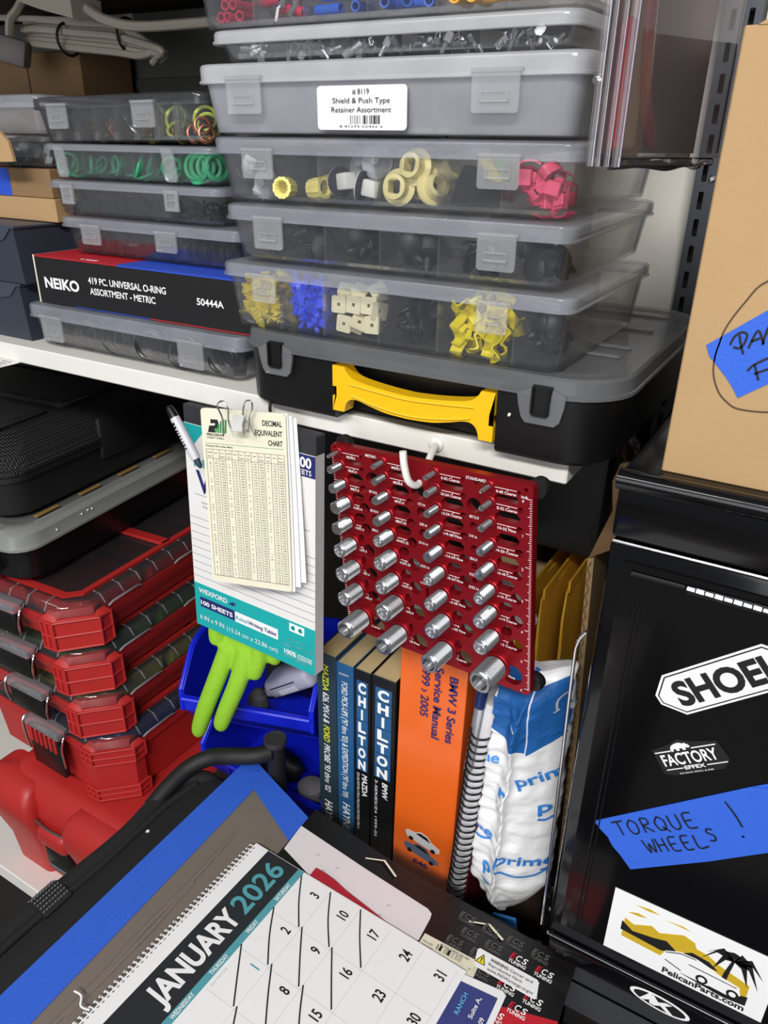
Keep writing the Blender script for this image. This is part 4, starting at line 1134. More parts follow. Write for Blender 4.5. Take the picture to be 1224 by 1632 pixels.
MB().tube(spline([(0.0, 0, 0.009), (0.006, 0, 0.026), (0.016, 0.004, 0.036), (0.034, 0.01, 0.056)], 5), 0.0055, 8, flat=0.6).build('lead', cord_white, t)
t = thing('power_strip', 'off-white power strip with its cord under the shelf board, top left', 'power strip', (-0.725, 0.600, 1.622))
MB().loft([[(p.x, -0.018, p.z - 0.011), (p.x, 0.018, p.z - 0.011), (p.x, 0.018, p.z + 0.007), (p.x, -0.018, p.z + 0.007)] for p in spline([(-0.055, 0, 0.016), (-0.03, 0, 0.007), (0.0, 0, -0.001), (0.038, 0, -0.009)], 4)]).build('housing', cord_white, t)
MB().tube(spline([(0.038, 0, -0.010), (0.060, 0, -0.020), (0.09, 0.01, -0.026), (0.14, 0.03, -0.024), (0.22, 0.05, -0.02)], 5), 0.0045, 8).build('lead', cord_white, t)

# ------------------------------------------------------------------ clamshell package
t = thing('clamshell_package', 'clear plastic clamshell with dark red tool hanging at the top right of the boxes', 'package', (-0.1215, 0.4020, 1.4915), (0, 0, -0.2736))
LW, TH = 0.1045, 0.0165
sh = MB()
sh.loft([ring_z(rrect(0.0, TH, 0.0, LW, 0.004), 0.004), ring_z(rrect(0.0, TH, 0.0, LW, 0.004), 0.165)])
sh.build('shell', blister, t)
e = MB()
for dx, dy, r in ((0.001, -0.0015, 0.0018), (0.0055, -0.002, 0.0012), (0.0105, -0.002, 0.0014), (0.0150, -0.001, 0.0020)):
    e.tube([(dx, dy, 0.0), (dx, dy, 0.165)], r, 8)
e.build('edge_flange', blister, t)
e = MB()
e.tube(spline([(0.010, 0.002, 0.0), (0.011, 0.03, 0.0008), (0.0115, 0.055, -0.0008), (0.011, 0.075, 0.001), (0.010, 0.09, -0.0006), (0.009, 0.105, 0.0025)], 4), 0.0016, 8)
e.box(0.003, 0.0155, 0.004, 0.100, 0.0, 0.004, 0.0008)
e.build('bottom_flange', blister, t)
MB().box(0.0008, 0.0018, 0.004, 0.102, 0.006, 0.163).build('backing_card', mat('red_brown_card', (140, 98, 86), 0.5, var=0.12, vscale=40), t)
rd = MB()
rd.box(0.0022, 0.0080, 0.0075, 0.0140, 0.007, 0.062, 0.0012)
rd.tube(spline([(0.007, 0.027, 0.16), (0.007, 0.024, 0.10), (0.007, 0.026, 0.06), (0.007, 0.031, 0.032), (0.007, 0.044, 0.010)], 6), 0.0036, 8, flat=0.8)
rd.build('red_tool', mat('glossy_dark_red', (168, 18, 38), 0.2), t)
MB().box(0.0022, 0.0060, 0.0145, 0.0300, 0.008, 0.10, 0.001).build('card_insert', mat('tan_card', (168, 146, 118), 0.5, var=0.3, vscale=60), t)
MB().tube(spline([(0.006, 0.055, 0.16), (0.006, 0.052, 0.11), (0.006, 0.056, 0.085), (0.006, 0.064, 0.105), (0.006, 0.070, 0.16)], 6), 0.0045, 8, flat=0.8).build('red_sleeve', mat('dull_red_plastic', (112, 34, 36), 0.25), t)
MB().rev([(0.0026, 0), (0.0024, 0.001), (0.001, 0.0018), (0, 0.0019)], 12, FR(-0.0022, 0.002, 0.0370)).build('snap_button', chrome, t)
MB().tube(spline([(0.008, 0.050, 0.160), (0.006, 0.056, 0.168), (-0.006, 0.080, 0.170), (-0.030, 0.105, 0.166), (-0.045, 0.110, 0.158)], 5), 0.0010, 6).build('hang_wire', steel, t)
# ------------------------------------------------------------------ writing tablet hanging under the shelf edge
t = thing('writing_tablet', 'white and teal ruled writing tablet with black binding hanging below the white shelf', 'notepad', (-0.4882, 0.4665, 1.0583), (-0.0505, -0.0077, -0.0582))
MB().box(0.0, 0.152, 0.0006, 0.012, 0.0, 0.2135).build('page_block', mat('page_edges', (214, 214, 216), 0.7, var=0.12, vscale=9, stretch=(1, 400, 6)), t)
MB().box(-0.0004, 0.1524, -0.0004, 0.0130, 0.2115, 0.2290, 0.0010).build('binding', mat('charcoal_binding', (44, 46, 50), 0.7), t)
cv = MB().box(-0.0003, 0.1523, -0.0004, 0.0006, 0.0, 0.2120).build('cover', mat('glossy_cover_white', (238, 236, 233), 0.35, var=0.01), t)
CF = FR(0, -0.0004, 0)
flats('cover_teal', [(rect(-0.0003, 0.1523, 0.0, 0.0480), CF), ([(-0.0003, 0.2115), (-0.0003, 0.1850), (0.004, 0.1875), (0.013, 0.1945), (0.020, 0.2020), (0.0300, 0.2115)], CF)], teal_pr, cv, 0.0003)
flats('cover_navy', [(rect(0.1240, 0.1523, 0.1925, 0.2115), CF), (rect(0.0068, 0.0535, 0.0225, 0.0335), CF)], navy_pr, cv, 0.0005)
flats('cover_white_bar', [(rect(0.0540, 0.1085, 0.0220, 0.0332), CF)], paper_white, cv, 0.0005)
flats('cover_rules', [(rect(0.0005, 0.152, 0.1195 - 0.0079 * i, 0.1199 - 0.0079 * i), CF) for i in range(9)] + [(rect(0.009, 0.0300, 0.1438, 0.1443), CF), (rect(0.128, 0.146, 0.1438, 0.1443), CF)], grey_pr, cv, 0.0003)
CF2 = FR(0, -0.0007, 0)
letters([('Ruled', FR(0.0105, -0.0006, 0.1720), 0.0135, {}), ], teal_pr, cv)
letters([('Writing', FR(0.0125, -0.0006, 0.1475), 0.0215, {'bold': 0.015}), ('Tablet', FR(0.1400, -0.0006, 0.1470), 0.0190, {'bold': 0.02, 'align': 'R'}),
         ('Writing Tablet', FR(0.0715, -0.0009, 0.0255), 0.0040, {'w': 0.0355, 'bold': 0.01})], navy_pr, cv)
letters([('Durable', FR(0.0180, -0.0006, 0.1365), 0.0022), ('keep', FR(0.0190, -0.0006, 0.1325), 0.0022)], grey_pr, cv)
letters([('Ruled', FR(0.0556, -0.0009, 0.0255), 0.0040, {'w': 0.0145})], teal_pr, cv)
letters([('200', FR(0.1490, -0.0010, 0.2010), 0.0085, {'align': 'R', 'bold': 0.03}), ('SHEETS', FR(0.1490, -0.0010, 0.1945), 0.0045, {'align': 'R', 'bold': 0.01}),
         ('WEXFORD', FR(0.0062, -0.0008, 0.0388), 0.0050, {'w': 0.0390, 'bold': 0.025}), ('100 SHEETS', FR(0.0085, -0.0010, 0.0258), 0.0046, {'w': 0.0430, 'bold': 0.03}),
         ('6 IN x 9 IN', FR(0.0060, -0.0008, 0.0085), 0.0050, {'w': 0.0330, 'bold': 0.005}), ('(15.24 cm x 22.86 cm)', FR(0.0425, -0.0008, 0.0080), 0.0048, {'w': 0.0660}),
         ('100%', FR(0.1165, -0.0008, 0.0118), 0.0048, {'w': 0.0145, 'bold': 0.03}), ('SATISFACTION', FR(0.1325, -0.0008, 0.0143), 0.0020, {'w': 0.0170, 'bold': 0.02}), ('GUARANTEED', FR(0.1325, -0.0008, 0.0115), 0.0020, {'w': 0.0170, 'bold': 0.02}),
                  ], paper_white, cv)
flats('small_print', [(rect(0.1165 + a, 0.1165 + b_, z_, z_ + 0.0010), FR(0, -0.0004, 0)) for z_, rows_ in ((0.0275, ((0.004, 0.014), (0.015, 0.027))), (0.0222, ((0, 0.011), (0.012, 0.020), (0.021, 0.033))), (0.0198, ((0, 0.007), (0.008, 0.022), (0.023, 0.033))), (0.0090, ((0, 0.013), (0.014, 0.033))), (0.0068, ((0.014, 0.022), (0.023, 0.028)))) for a, b_ in rows_], paper_white, cv, 0.0003)
flats('recycle_box', [(rect(0.1225, 0.1400, 0.0375, 0.0460), CF2)], paper_white, cv, 0.0002)
flats('recycle_mark', [(rot2([(0.1245 + dx, 0.0405), (0.1275 + dx, 0.0405), (0.1275 + dx, 0.0395), (0.1295 + dx, 0.0415), (0.1275 + dx, 0.0435), (0.1275 + dx, 0.0425), (0.1245 + dx, 0.0425)], a, (0.127 + dx, 0.0417)), FR(0, -0.0009, 0)) for dx in (0, 0.0085) for a in (0, 2.1, 4.2)], teal_pr, cv, 0.0002)
flats('wing_mark', [([(0.0462, 0.0385), (0.0500, 0.0415), (0.0560, 0.0425), (0.0530, 0.0400), (0.0560, 0.0395), (0.0520, 0.0383)], CF2)], navy_pr, cv, 0.0003)
# hook strap it hangs by
MB().tube(spline([(0.100, 0.006, 0.229), (0.101, 0.004, 0.246), (0.1, 0.014, 0.252)], 4), 0.0014, 6).build('hang_tab', black_soft, t)

# ------------------------------------------------------------------ drill chart clipped on the tablet
cw, ch = 0.078, 0.1555
t = thing('decimal_chart', 'aged cream decimal equivalent chart clipped over the writing tablet', 'chart', (-0.4262, 0.4305, 1.1462), (-0.119, -0.053, 0.207))
cd = MB()
cd.loft([[(p[0], 0.0, p[1]) for p in rrect(0, cw, 0, ch, 0.003, 3)], [(p[0], 0.0007, p[1]) for p in rrect(0, cw, 0, ch, 0.003, 3)]])
card = cd.build('card', paper_cream, t)
flats('title_block', [([(0.0090, 0.1430), (0.0090, 0.1465), (0.0120, 0.1465), (0.0155, 0.1465), (0.0165, 0.1440), (0.0165, 0.1400), (0.0125, 0.1385), (0.0125, 0.1355), (0.0060, 0.1355), (0.0075, 0.1410), (0.0130, 0.1415), (0.0132, 0.1435)], FR(0, 0, 0))], black_print, card, 0.0003)
flats('logo_bars', [([(0.0125 + 0.0023 * i, 0.1355), (0.0140 + 0.0023 * i, 0.1355), (0.0150 + 0.0023 * i, min(0.1395 + 0.003 * i, 0.1470)), (0.0135 + 0.0023 * i, min(0.1395 + 0.003 * i, 0.1470))], FR(0, 0, 0)) for i in range(5)], green_pr, card, 0.0004)
items = [('DECIMAL', FR(0.0745, 0, 0.1445), 0.0044, {'align': 'R', 'w': 0.0175, 'bold': 0.02}), ('EQUIVALENT', FR(0.0745, 0, 0.1363), 0.0044, {'align': 'R', 'w': 0.0245, 'bold': 0.02}), ('CHART', FR(0.0745, 0, 0.1283), 0.0044, {'align': 'R', 'w': 0.0130, 'bold': 0.02}),
         ('PRECISION', FR(0.0045, 0, 0.1325), 0.0022, {'w': 0.0165, 'bold': 0.02, 'shear': 0.15}), ('TWIST DRILL', FR(0.0045, 0, 0.1302), 0.0013, {'w': 0.0165, 'bold': 0.02}), ('Fractional, Wire, Letter, Metric', FR(0.0030, 0, 0.1232), 0.0014, {'w': 0.0255, 'bold': 0.02})]
rr = random.Random(3)
cx0, cx1, cz0, cz1 = 0.0030, 0.0755, 0.0060, 0.1210
ncol, nrow = 12, 46
cwid = (cx1 - cx0) / ncol
gitems = []
for c in range(ncol):
    lines = []
    for r_ in range(nrow):
        z = cz1 - 0.0085 - (r_ + 0.5) * (cz1 - 0.0085 - cz0) / nrow
        k = c % 3
        if k == 0 and rr.random() < 0.45:
            continue
        s = str(rr.randint(1, 64)) if k == 0 else ('%.2f' % rr.uniform(1, 13) if k == 1 else '.%04d' % rr.randint(300, 9999))
        g = c == 9 and rr.random() < 0.75
        (gitems if g else items).append((s, FR(cx0 + (c + 0.5) * cwid, 0, z - 0.0007), 0.0013, {'align': 'C'}))
    items.append((('Drill', 'mm', 'Dec.')[c % 3], FR(cx0 + (c + 0.5) * cwid, 0, cz1 - 0.0035), 0.0014, {'align': 'C'}))
    items.append((('Size', '', 'Equiv')[c % 3] or '-', FR(cx0 + (c + 0.5) * cwid, 0, cz1 - 0.0065), 0.0014, {'align': 'C'}))
letters(items, black_print, card, lift=0.0003)
letters(gitems, green_pr, card, lift=0.0003)
flats('table_rules', [(rect(cx0 + c * cwid - 0.00012, cx0 + c * cwid + 0.00012, cz0, cz1), FR()) for c in range(ncol + 1)] + [(rect(cx0, cx1, z - 0.00012, z + 0.00012), FR()) for z in (cz0, cz1, cz1 - 0.0078)], black_print, card, 0.0002)
flats('green_rule', [(rect(0.003, 0.075, 0.1258, 0.1261), FR())], green_pr, card, 0.0002)
for k, (dx, a) in enumerate(((0.004, 0.02), (0.007, 0.045), (0.010, 0.07))):
    q = MB()
    zz = [0.0, 0.3, 0.6, 1.0]
    q.loft([[(dx + math.sin(a) * (1 - f) * 0.06, 0.0016 + 0.0018 * k , 0.004 * k + f * (ch - 0.006 * k)), (dx + math.sin(a) * (1 - f) * 0.06 + cw - 0.003, 0.0016 + 0.0018 * k + 0.0010 * math.sin(f * PI), 0.004 * k + f * (ch - 0.006 * k)),
             (dx + math.sin(a) * (1 - f) * 0.06 + cw - 0.003, 0.0022 + 0.0018 * k + 0.0010 * math.sin(f * PI), 0.004 * k + f * (ch - 0.006 * k)), (dx + math.sin(a) * (1 - f) * 0.06, 0.0022 + 0.0018 * k , 0.004 * k + f * (ch - 0.006 * k))] for f in zz])
    q.build('backing_sheet', paper_white, t)
# binder clip
t = thing('binder_clip', 'small steel binder clip holding the cream drill chart', 'binder clip', (-0.3960, 0.4400, 1.2960), (-0.119, -0.053, 0.207))
def clip_handle(dx, dy, lean, m_=chrome):
    pts = [(dx - 0.0050, dy, -0.010), (dx - 0.0045, dy - 0.001, 0.004), (dx - 0.0052 + lean, dy - 0.003, 0.014), (dx - 0.0020 + lean, dy - 0.004, 0.0185), (dx + 0.0020 + lean, dy - 0.004, 0.0180), (dx + 0.0035 + lean * 0.6, dy - 0.003, 0.012), (dx + 0.0010, dy - 0.001, 0.002), (dx + 0.0045, dy, -0.010)]
    return MB().tube(spline(pts, 5), 0.0007, 6)
clip_handle(-0.0045, -0.001, -0.002).build('wire_handle', chrome, t)
clip_handle(0.0085, 0.009, 0.003).build('wire_handle', chrome, t)
b = MB()
b.prism([(-0.001, -0.005), (-0.001, 0.001), (0.004, 0.007), (0.009, 0.001), (0.009, -0.005), (0.0078, -0.005), (0.0078, 0.000), (0.004, 0.005), (0.0005, 0.000), (0.0005, -0.005)], -0.0045, 0.0050, basis((0, 1, 0), (0, 0, 1), (1, 0, 0), (0.003, -0.001, 0.0)))
b.build('spring_clamp', mat('white_steel', (226, 226, 224), 0.35, metal=0.3), t)
# marker pen
pd = Vector((-0.4435, 0.445, 1.249)) - Vector((-0.4745, 0.4485, 1.292))
pm = Matrix.Translation((-0.4745, 0.4485, 1.292)) @ pd.to_track_quat('Z', 'Y').to_matrix().to_4x4()
t = thing('marker_pen', 'silver white marker pen with black cap end tucked beside the drill chart', 'pen', pm.to_translation(), pm.to_euler())
SCL = Matrix.Diagonal((1, 1, 0.86, 1))
MB().rev([(0, 0.008), (0.0042, 0.008), (0.0044, 0.016), (0.0044, 0.050), (0.0038, 0.056), (0, 0.056)], 14, SCL).build('barrel', mat('silver_white_barrel', (208, 208, 216), 0.3), t)
MB().rev([(0, -0.0035), (0.0022, -0.003), (0.0036, 0.0), (0.0043, 0.008), (0, 0.008)], 14).build('cap_end', black_pl, t)
MB().rev([(0, 0.056), (0.0030, 0.056), (0.0024, 0.064), (0.0010, 0.067), (0, 0.067)], 14, Matrix.Diagonal((1, 1, 0.845, 1))).build('tip', dark_slate, t)
PB = basis((0, 0, 1), (0, -1, 0), (1, 0, 0), (0.0000, 0, 0))
lb = MB()
for i, (z0, z1, w_) in enumerate(((0.012, 0.0145, 1.0), (0.0155, 0.0175, 0.5), (0.019, 0.0205, 1.0), (0.0215, 0.0225, 1.0), (0.024, 0.0255, 0.8), (0.027, 0.028, 1.0), (0.030, 0.031, 0.7), (0.0325, 0.0340, 0.9), (0.036, 0.037, 0.6))):
    lb.loft([[(0.0045 * math.cos(a), 0.0045 * math.sin(a), z) for a in [PI * 0.9 + w_ * PI * 1.0 * k / 8 for k in range(9)]] + [(0.0040 * math.cos(a), 0.0040 * math.sin(a), z) for a in [PI * 0.9 + w_ * PI * 1.0 * k / 8 for k in range(8, -1, -1)]] for z in (z0, z1)])
lb.build('barrel_print', black_print, t)

# ------------------------------------------------------------------ white cup hook and the red thread checker
t = thing('cup_hook', 'white coated hook screwed into the shelf edge, holding the red plate', 'hook', (-0.2375, 0.4845, 1.2975))
MB().rev([(0, 0), (0.0062, 0), (0.0058, 0.0016), (0.0034, 0.003), (0, 0.003)], 14, FR()).build('flange', white_pl, t)
MB().tube(spline([(0, 0, 0), (0.0045, -0.014, 0.0005), (0.0085, -0.030, -0.0035), (0.0105, -0.040, -0.0100), (0.0105, -0.049, -0.0130), (0.0075, -0.056, -0.0080), (0.0045, -0.0575, 0.004), (0.0030, -0.0570, 0.0135)], 6), 0.0026, 10).build('wire', white_pl, t)

CHL, CHR = (-0.2959, 0.4533, 1.1303), (0.0409, -0.0737, -0.1216)
t = thing('thread_checker', 'red metal thread checker plate with rows of steel studs hanging from the white hook', 'thread checker', CHL, CHR)
PW, PH, PT = 0.1703, 0.1657, 0.0060
bx = [[0.0078, 0.0086, 0.0100, 0.0118, 0.0120, 0.0134, 0.0143, 0.0148, 0.0172], [0.0500, 0.0507, 0.0512, 0.0517, 0.0523, 0.0529, 0.0533, 0.0543, 0.0558], [0.0954, 0.0958, 0.0962, 0.0965, 0.0967, 0.0971, 0.0980, 0.0988, 0.0990], [0.1390, 0.1394, 0.1394, 0.1392, 0.1390, 0.1389, 0.1394, 0.1405, 0.1429]]
bz = [[0.1602, 0.1495, 0.1348, 0.1195, 0.1024, 0.0838, 0.0632, 0.0418, 0.0161], [0.1597, 0.1485, 0.1338, 0.1177, 0.1017, 0.0835, 0.0634, 0.0421, 0.0148], [0.1602, 0.1483, 0.1338, 0.1183, 0.1007, 0.0828, 0.0630, 0.0412, 0.0150], [0.1594, 0.1477, 0.1334, 0.1163, 0.0990, 0.0808, 0.0628, 0.0424, 0.0168]]
hx = [[0.0292, 0.0294, 0.0290, 0.0288, 0.0288, 0.0296, 0.0300, 0.0300, 0.0315], [0.0714, 0.0720, 0.0721, 0.0720, 0.0722, 0.0728, 0.0726, 0.0728, 0.0738], [0.1180, 0.1178, 0.1175, 0.1175, 0.1172, 0.1173, 0.1175, 0.1175, 0.1150], [0.1602, 0.1612, 0.1608, 0.1604, 0.1595, 0.1588, 0.1588, 0.1583, 0.1557]]
rad = [[.0015, .0030, .0038, .0050, .0050, .0058, .0065, .0066, .0082], [.0020, .0025, .0034, .0038, .0047, .0058, .0058, .0075, .0078], [.0018, .0024, .0027, .0032, .0040, .0047, .0053, .0062, .0076], [.0014, .0020, .0024, .0032, .0039, .0046, .0053, .0060, .0090]]
cu = bpy.data.curves.new('p', 'CURVE')
cu.dimensions = '2D'
cu.fill_mode = 'BOTH'
cu.extrude = PT / 2
def spl(pts):
    s = cu.splines.new('POLY')
    s.points.add(len(pts) - 1)
    for i, p in enumerate(pts):
        s.points[i].co = (p[0], p[1], 0, 1)
    s.use_cyclic_u = True
spl(rrect(0, PW, 0, PH, 0.004, 4))
for c in range(4):
    for r_ in range(9):
        spl(circle(hx[c][r_], bz[c][r_] - 0.0012 - 0.0003 * r_, max(rad[c][r_] * 0.92, 0.0012), 20))
        if r_ < 8:
            z1_, z0_ = bz[c][r_] - 0.0050, bz[c][r_ + 1] + 0.0019 + (0.0015 if r_ > 4 else 0)
            z1_ = min(z1_, z0_ + 0.0080)
            xa = bx[c][r_ + 1] + rad[c][r_ + 1] + 0.0006
            xb = hx[c][r_] - (rad[c][r_ + 1] * 0.6 if r_ > 3 else 0.0002)
            rmax = max(rad[c][r_ + 1] * 0.92 + bz[c][r_ + 1] - 0.0012 - 0.0003 * (r_ + 1), 0)
            z0_ = max(z0_, rmax + 0.0008)
            zb = bz[c][r_] - 0.0012 - 0.0003 * r_ - rad[c][r_] * 0.92 - 0.0008
            z1_ = min(z1_, zb) if xb > hx[c][r_] - rad[c][r_] - 0.0005 else z1_
            if z1_ - z0_ > 0.0016 and xb - xa > 0.003:
                m_ = min((z1_ - z0_) / 2, (xb - xa) / 2.4)
                spl([(xa + m_ * 0.3, z0_), (xb - m_ * 0.7, z0_), (xb, z0_ + m_ * 0.7), (xb, z1_ - m_ * 0.7), (xb - m_ * 0.7, z1_), (xa + m_, z1_), (xa, z1_ - m_), (xa, z0_ + m_ * 0.4)])
for x, z, r_ in ((0.0388, 0.1432, 0.0060), (0.0380, 0.1262, 0.0042), (0.0385, 0.1108, 0.0036), (0.0802, 0.1418, 0.0060), (0.0822, 0.1258, 0.0044), (0.0830, 0.1095, 0.0038), (0.0835, 0.0905, 0.0013), (0.1262, 0.1418, 0.0056), (0.1256, 0.1260, 0.0031), (0.1256, 0.1085, 0.0028), (0.1256, 0.0945, 0.0026), (0.1256, 0.0830, 0.0020)):
    spl(circle(x, z, r_, 18))
spl(rrect(0.0905, 0.0925, 0.1545, 0.1615, 0.0009, 2))
spl(rrect(0.0825, 0.0850, 0.0555, 0.0640, 0.001, 2))
spl(rrect(0.1265, 0.1345, 0.1573, 0.1606, 0.0012, 2))
spl(rrect(0.0395, 0.0460, 0.1570, 0.1606, 0.0012, 2))
for x, z in ((0.0045, 0.1620), (0.1652, 0.1612), (0.1660, 0.0045)):
    spl(circle(x, z, 0.0015, 10))
o = bpy.data.objects.new('p', cu)
COL.objects.link(o)
bpy.context.view_layer.update()
me = bpy.data.meshes.new_from_object(o.evaluated_get(bpy.context.evaluated_depsgraph_get()))
bpy.data.objects.remove(o)
me.transform(basis((1, 0, 0), (0, 0, 1), (0, -1, 0), (0, PT / 2, 0)))
me.materials.clear()
me.materials.append(red_anod)
plate = bpy.data.objects.new('plate', me)
COL.objects.link(plate)
plate.parent = t
for c in range(4):
    for r_ in range(9):
        R_ = rad[c][r_]
        L_ = 0.0120 + 0.0010 * r_ + (0.004 if r_ == 8 else 0)
        L_ *= 1.02
        prof = [(0, 0.0)]
        n_ = 7 + r_
        thr = 0.11 * R_ + 0.00022
        for i in range(n_):
            z_ = L_ * (0.06 + 0.86 * i / n_)
            prof += [(R_, z_), (R_ - thr, z_ + L_ * 0.43 / n_)]
        prof += [(R_, L_ * 0.95), (R_ * 0.88, L_), (R_ * 0.70, L_)]
        if r_ >= 5 or (r_ >= 4 and c == 1):
            prof += [(R_ * 0.66, L_ - R_ * (0.35 if r_ < 8 else 1.1)), (R_ * (0.05 if r_ < 8 else 0.6), L_ - R_ * (0.6 if r_ < 8 else 1.2)), (0, L_ - R_ * (0.6 if r_ < 8 else 1.2))]
        else:
            prof += [(R_ * 0.6, L_ - 0.0001), (0, L_ - 0.0001)]
        s_ = MB().rev(prof, 18, FR(bx[c][r_], 0, bz[c][r_])).build('threaded_stud', steel, t, smooth=30)
        MB().rev([(R_ * 1.02, 0.0), (R_ + 0.0022, 0.0), (R_ + 0.0022, 0.0013), (R_ + 0.0016, 0.0018), (R_ * 1.02, 0.0018)], 18, FR(bx[c][r_], 0, bz[c][r_])).build('boss', red_anod, plate)
names = [['M3X0.5', 'M6X1.0', 'M8X1.0', 'M10X1.0', 'M10X1.5', 'M12X1.5', 'M14X1.5', 'M14X2.0', '3/4-10 Coarse'], ['M4X0.7', 'M5X0.8', 'M7X1.0', 'M8X1.25', 'M10X1.25', 'M12X1.25', 'M12X1.75', 'M16X2.0', '5/8-18 Fine'],
         ['6-32 Coarse', '10-24 Coarse', '12-24 Coarse', '1/4-28 Fine', '5/16-24 Fine', '3/8-24 Fine', '7/16-20 Fine', '1/2-20 Fine', '5/8-11 Coarse'], ['4-40 Coarse', '8-32 Coarse', '10-32 Fine', '1/4-20 Coarse', '5/16-18 Coarse', '3/8-16 Coarse', '7/16-14 Coarse', '1/2-13 Coarse', '3/4-16 Fine']]
items, lines = [], []
for c in range(4):
    for r_ in range(9):
        R_ = rad[c][r_]
        xa, xb = bx[c][r_] + R_ + 0.0010, hx[c][r_] - R_ * 0.92 - 0.0003
        if xb - xa < 0.003:
            xa = xb - 0.003
        xm = (bx[c][r_] + hx[c][r_]) / 2 + 0.0012
        z_ = bz[c][r_]
        zl = z_ - 0.0006 - 0.0002 * r_
        lines.append((rect(xa, xb, zl, zl + 0.0003), FR()))
        lines.append((rect(xm + 0.001, xm + 0.0013, zl - 0.0014, zl), FR()))
        h_ = 0.0020
        items.append((names[c][r_], FR(xm, 0, zl - 0.0014 - h_ - (0.001 if r_ > 6 else 0)), h_, {'align': 'C', 'w': min(0.0022 * 0.62 * len(names[c][r_]), 0.0175), 'bold': 0.015}))
for s, x, z in (('\u00d814.0', 0.0385, 0.1332), ('\u00d810.0', 0.0382, 0.1174), ('\u00d88.0', 0.0375, 0.1010), ('1/2 in', 0.0827, 0.1330), ('3/8 in', 0.0833, 0.1170), ('5/16 in', 0.0826, 0.1017), ('3/32 in', 0.0828, 0.0822), ('1/16 in', 0.0820, 0.0675), ('\u00d812.0', 0.1262, 0.1332), ('1/4 in', 0.1252, 0.1183), ('\u00d86.0', 0.1251, 0.1004), ('7/32 in', 0.1254, 0.0875), ('5/32 in', 0.1248, 0.0770),
                ('METRIC', 0.0390, 0.1618), ('STANDARD', 0.1283, 0.1615), ('inch', 0.1642, 0.1562)):
    items.append((s, FR(x, 0, z - 0.001), 0.0021, {'align': 'C', 'bold': 0.012}))
for i in range(7):
    items.append((str(i), FR(0.1632, 0, 0.1534 - 0.0254 * i * 0.985 - 0.0012), 0.0020, {'align': 'C', 'bold': 0.012}))
for i in range(97):
    z_ = 0.1552 - 0.1524 * 0.985 * i / 96
    L_ = 0.0042 if i % 16 == 0 else (0.0030 if i % 8 == 0 else (0.0022 if i % 4 == 0 else 0.0014))
    lines.append((rect(PW - 0.0008 - L_, PW - 0.0008, z_ - 0.00014, z_ + 0.00014), FR()))
for i in range(76):
    z_ = 0.1560 - 0.002 * i
    L_ = 0.0030 if i % 5 == 0 else 0.0016
    lines.append((rect(0.0006, 0.0006 + L_, z_ - 0.00014, z_ + 0.00014), FR()))
letters(items, paper_white, plate, lift=0.0003)
flats('ruler_marks', lines, paper_white, plate, 0.0003)
for x, z in ((0.006, 0.1622), (PW - 0.002, 0.1600), (PW - 0.003, 0.0065), (0.006, 0.006)):
    MB().rev([(0, 0), (0.0062, 0), (0.0072, 0.002), (0.0072, 0.007), (0.005, 0.0085), (0, 0.0085)], 16, basis((1, 0, 0), (0, 0, -1), (0, 1, 0), (x + (0.0015 if x > 0.1 else -0.0005), PT + 0.0002, z))).build('rubber_foot', black_rub, t)
# ------------------------------------------------------------------ repair manuals
def spine_basis(x, z, w):        # text that runs down the spine: u = -Z, v = +X
    return basis((0, 0, -1), (1, 0, 0), (0, -1, 0), (x, 0, z))
def book(name, label, x0, x1, z1, depth, cover, lean=0.0, z0=0.7665, y=0.5, group='repair manuals in a row'):
    w, h = x1 - x0, z1 - z0
    t = thing(name, label, 'book', (x0, y, z0), (0, lean, 0), group)
    MB().box(0, w, 0, 0.0012, 0, h, 0.0005).box(0, 0.0010, 0.0008, depth, 0, h).box(w - 0.0010, w, 0.0008, depth, 0, h).build('cover', cover, t)
    MB().box(0.0011, w - 0.0011, 0.0013, depth - 0.002, 0.0004, h - 0.0010).build('page_block', paper_yellowed, t)
    return t, w, h
t, w, h = book('repair_manual', 'dark slate repair manual with yellow and white spine lettering, leftmost of the row', -0.3655, -0.3425, 1.0500, 0.20, book_slate)
letters([('MAZDA ', spine_basis(0.0075, h - 0.012, w), 0.0072, {'w': 0.032, 'shear': 0.2, 'bold': 0.01}), ('FORD', spine_basis(0.0075, h - 0.089, w), 0.0072, {'w': 0.0215, 'shear': 0.2, 'bold': 0.02})], lime_print, t)
letters([("626, MX-6 &", spine_basis(0.0075, h - 0.047, w), 0.0072, {'w': 0.0385, 'shear': 0.2, 'bold': 0.01}), ("PROBE '93 thru '02", spine_basis(0.0075, h - 0.114, w), 0.0072, {'w': 0.066, 'shear': 0.2, 'bold': 0.01}),
         ('HAYNES', spine_basis(0.0070, h - 0.193, w), 0.0095, {'w': 0.042, 'shear': 0.2, 'bold': 0.02})], paper_white, t)
t, w, h = book('repair_manual', 'blue spined repair manual for pick-ups, second of the row', -0.3418, -0.3222, 1.0465, 0.20, book_blue)
MB().box(0.0004, w - 0.0004, -0.0004, 0.0, 0.0, h - 0.245, 0).build('spine_foot', book_slate, t)
letters([('36059', basis((1, 0, 0), (0, 0, 1), (0, -1, 0), (0.0035, 0, h - 0.013)), 0.0022, {'w': 0.011}), ("FORD PICK-UPS ('97 thru '03) & EXPEDITION ('97 thru '09)", spine_basis(0.0065, h - 0.021, w), 0.0068, {'w': 0.152, 'bold': 0.008}),
         ('HAYNES', spine_basis(0.0065, h - 0.181, w), 0.0090, {'w': 0.0455, 'shear': 0.2, 'bold': 0.02})], paper_white, t)
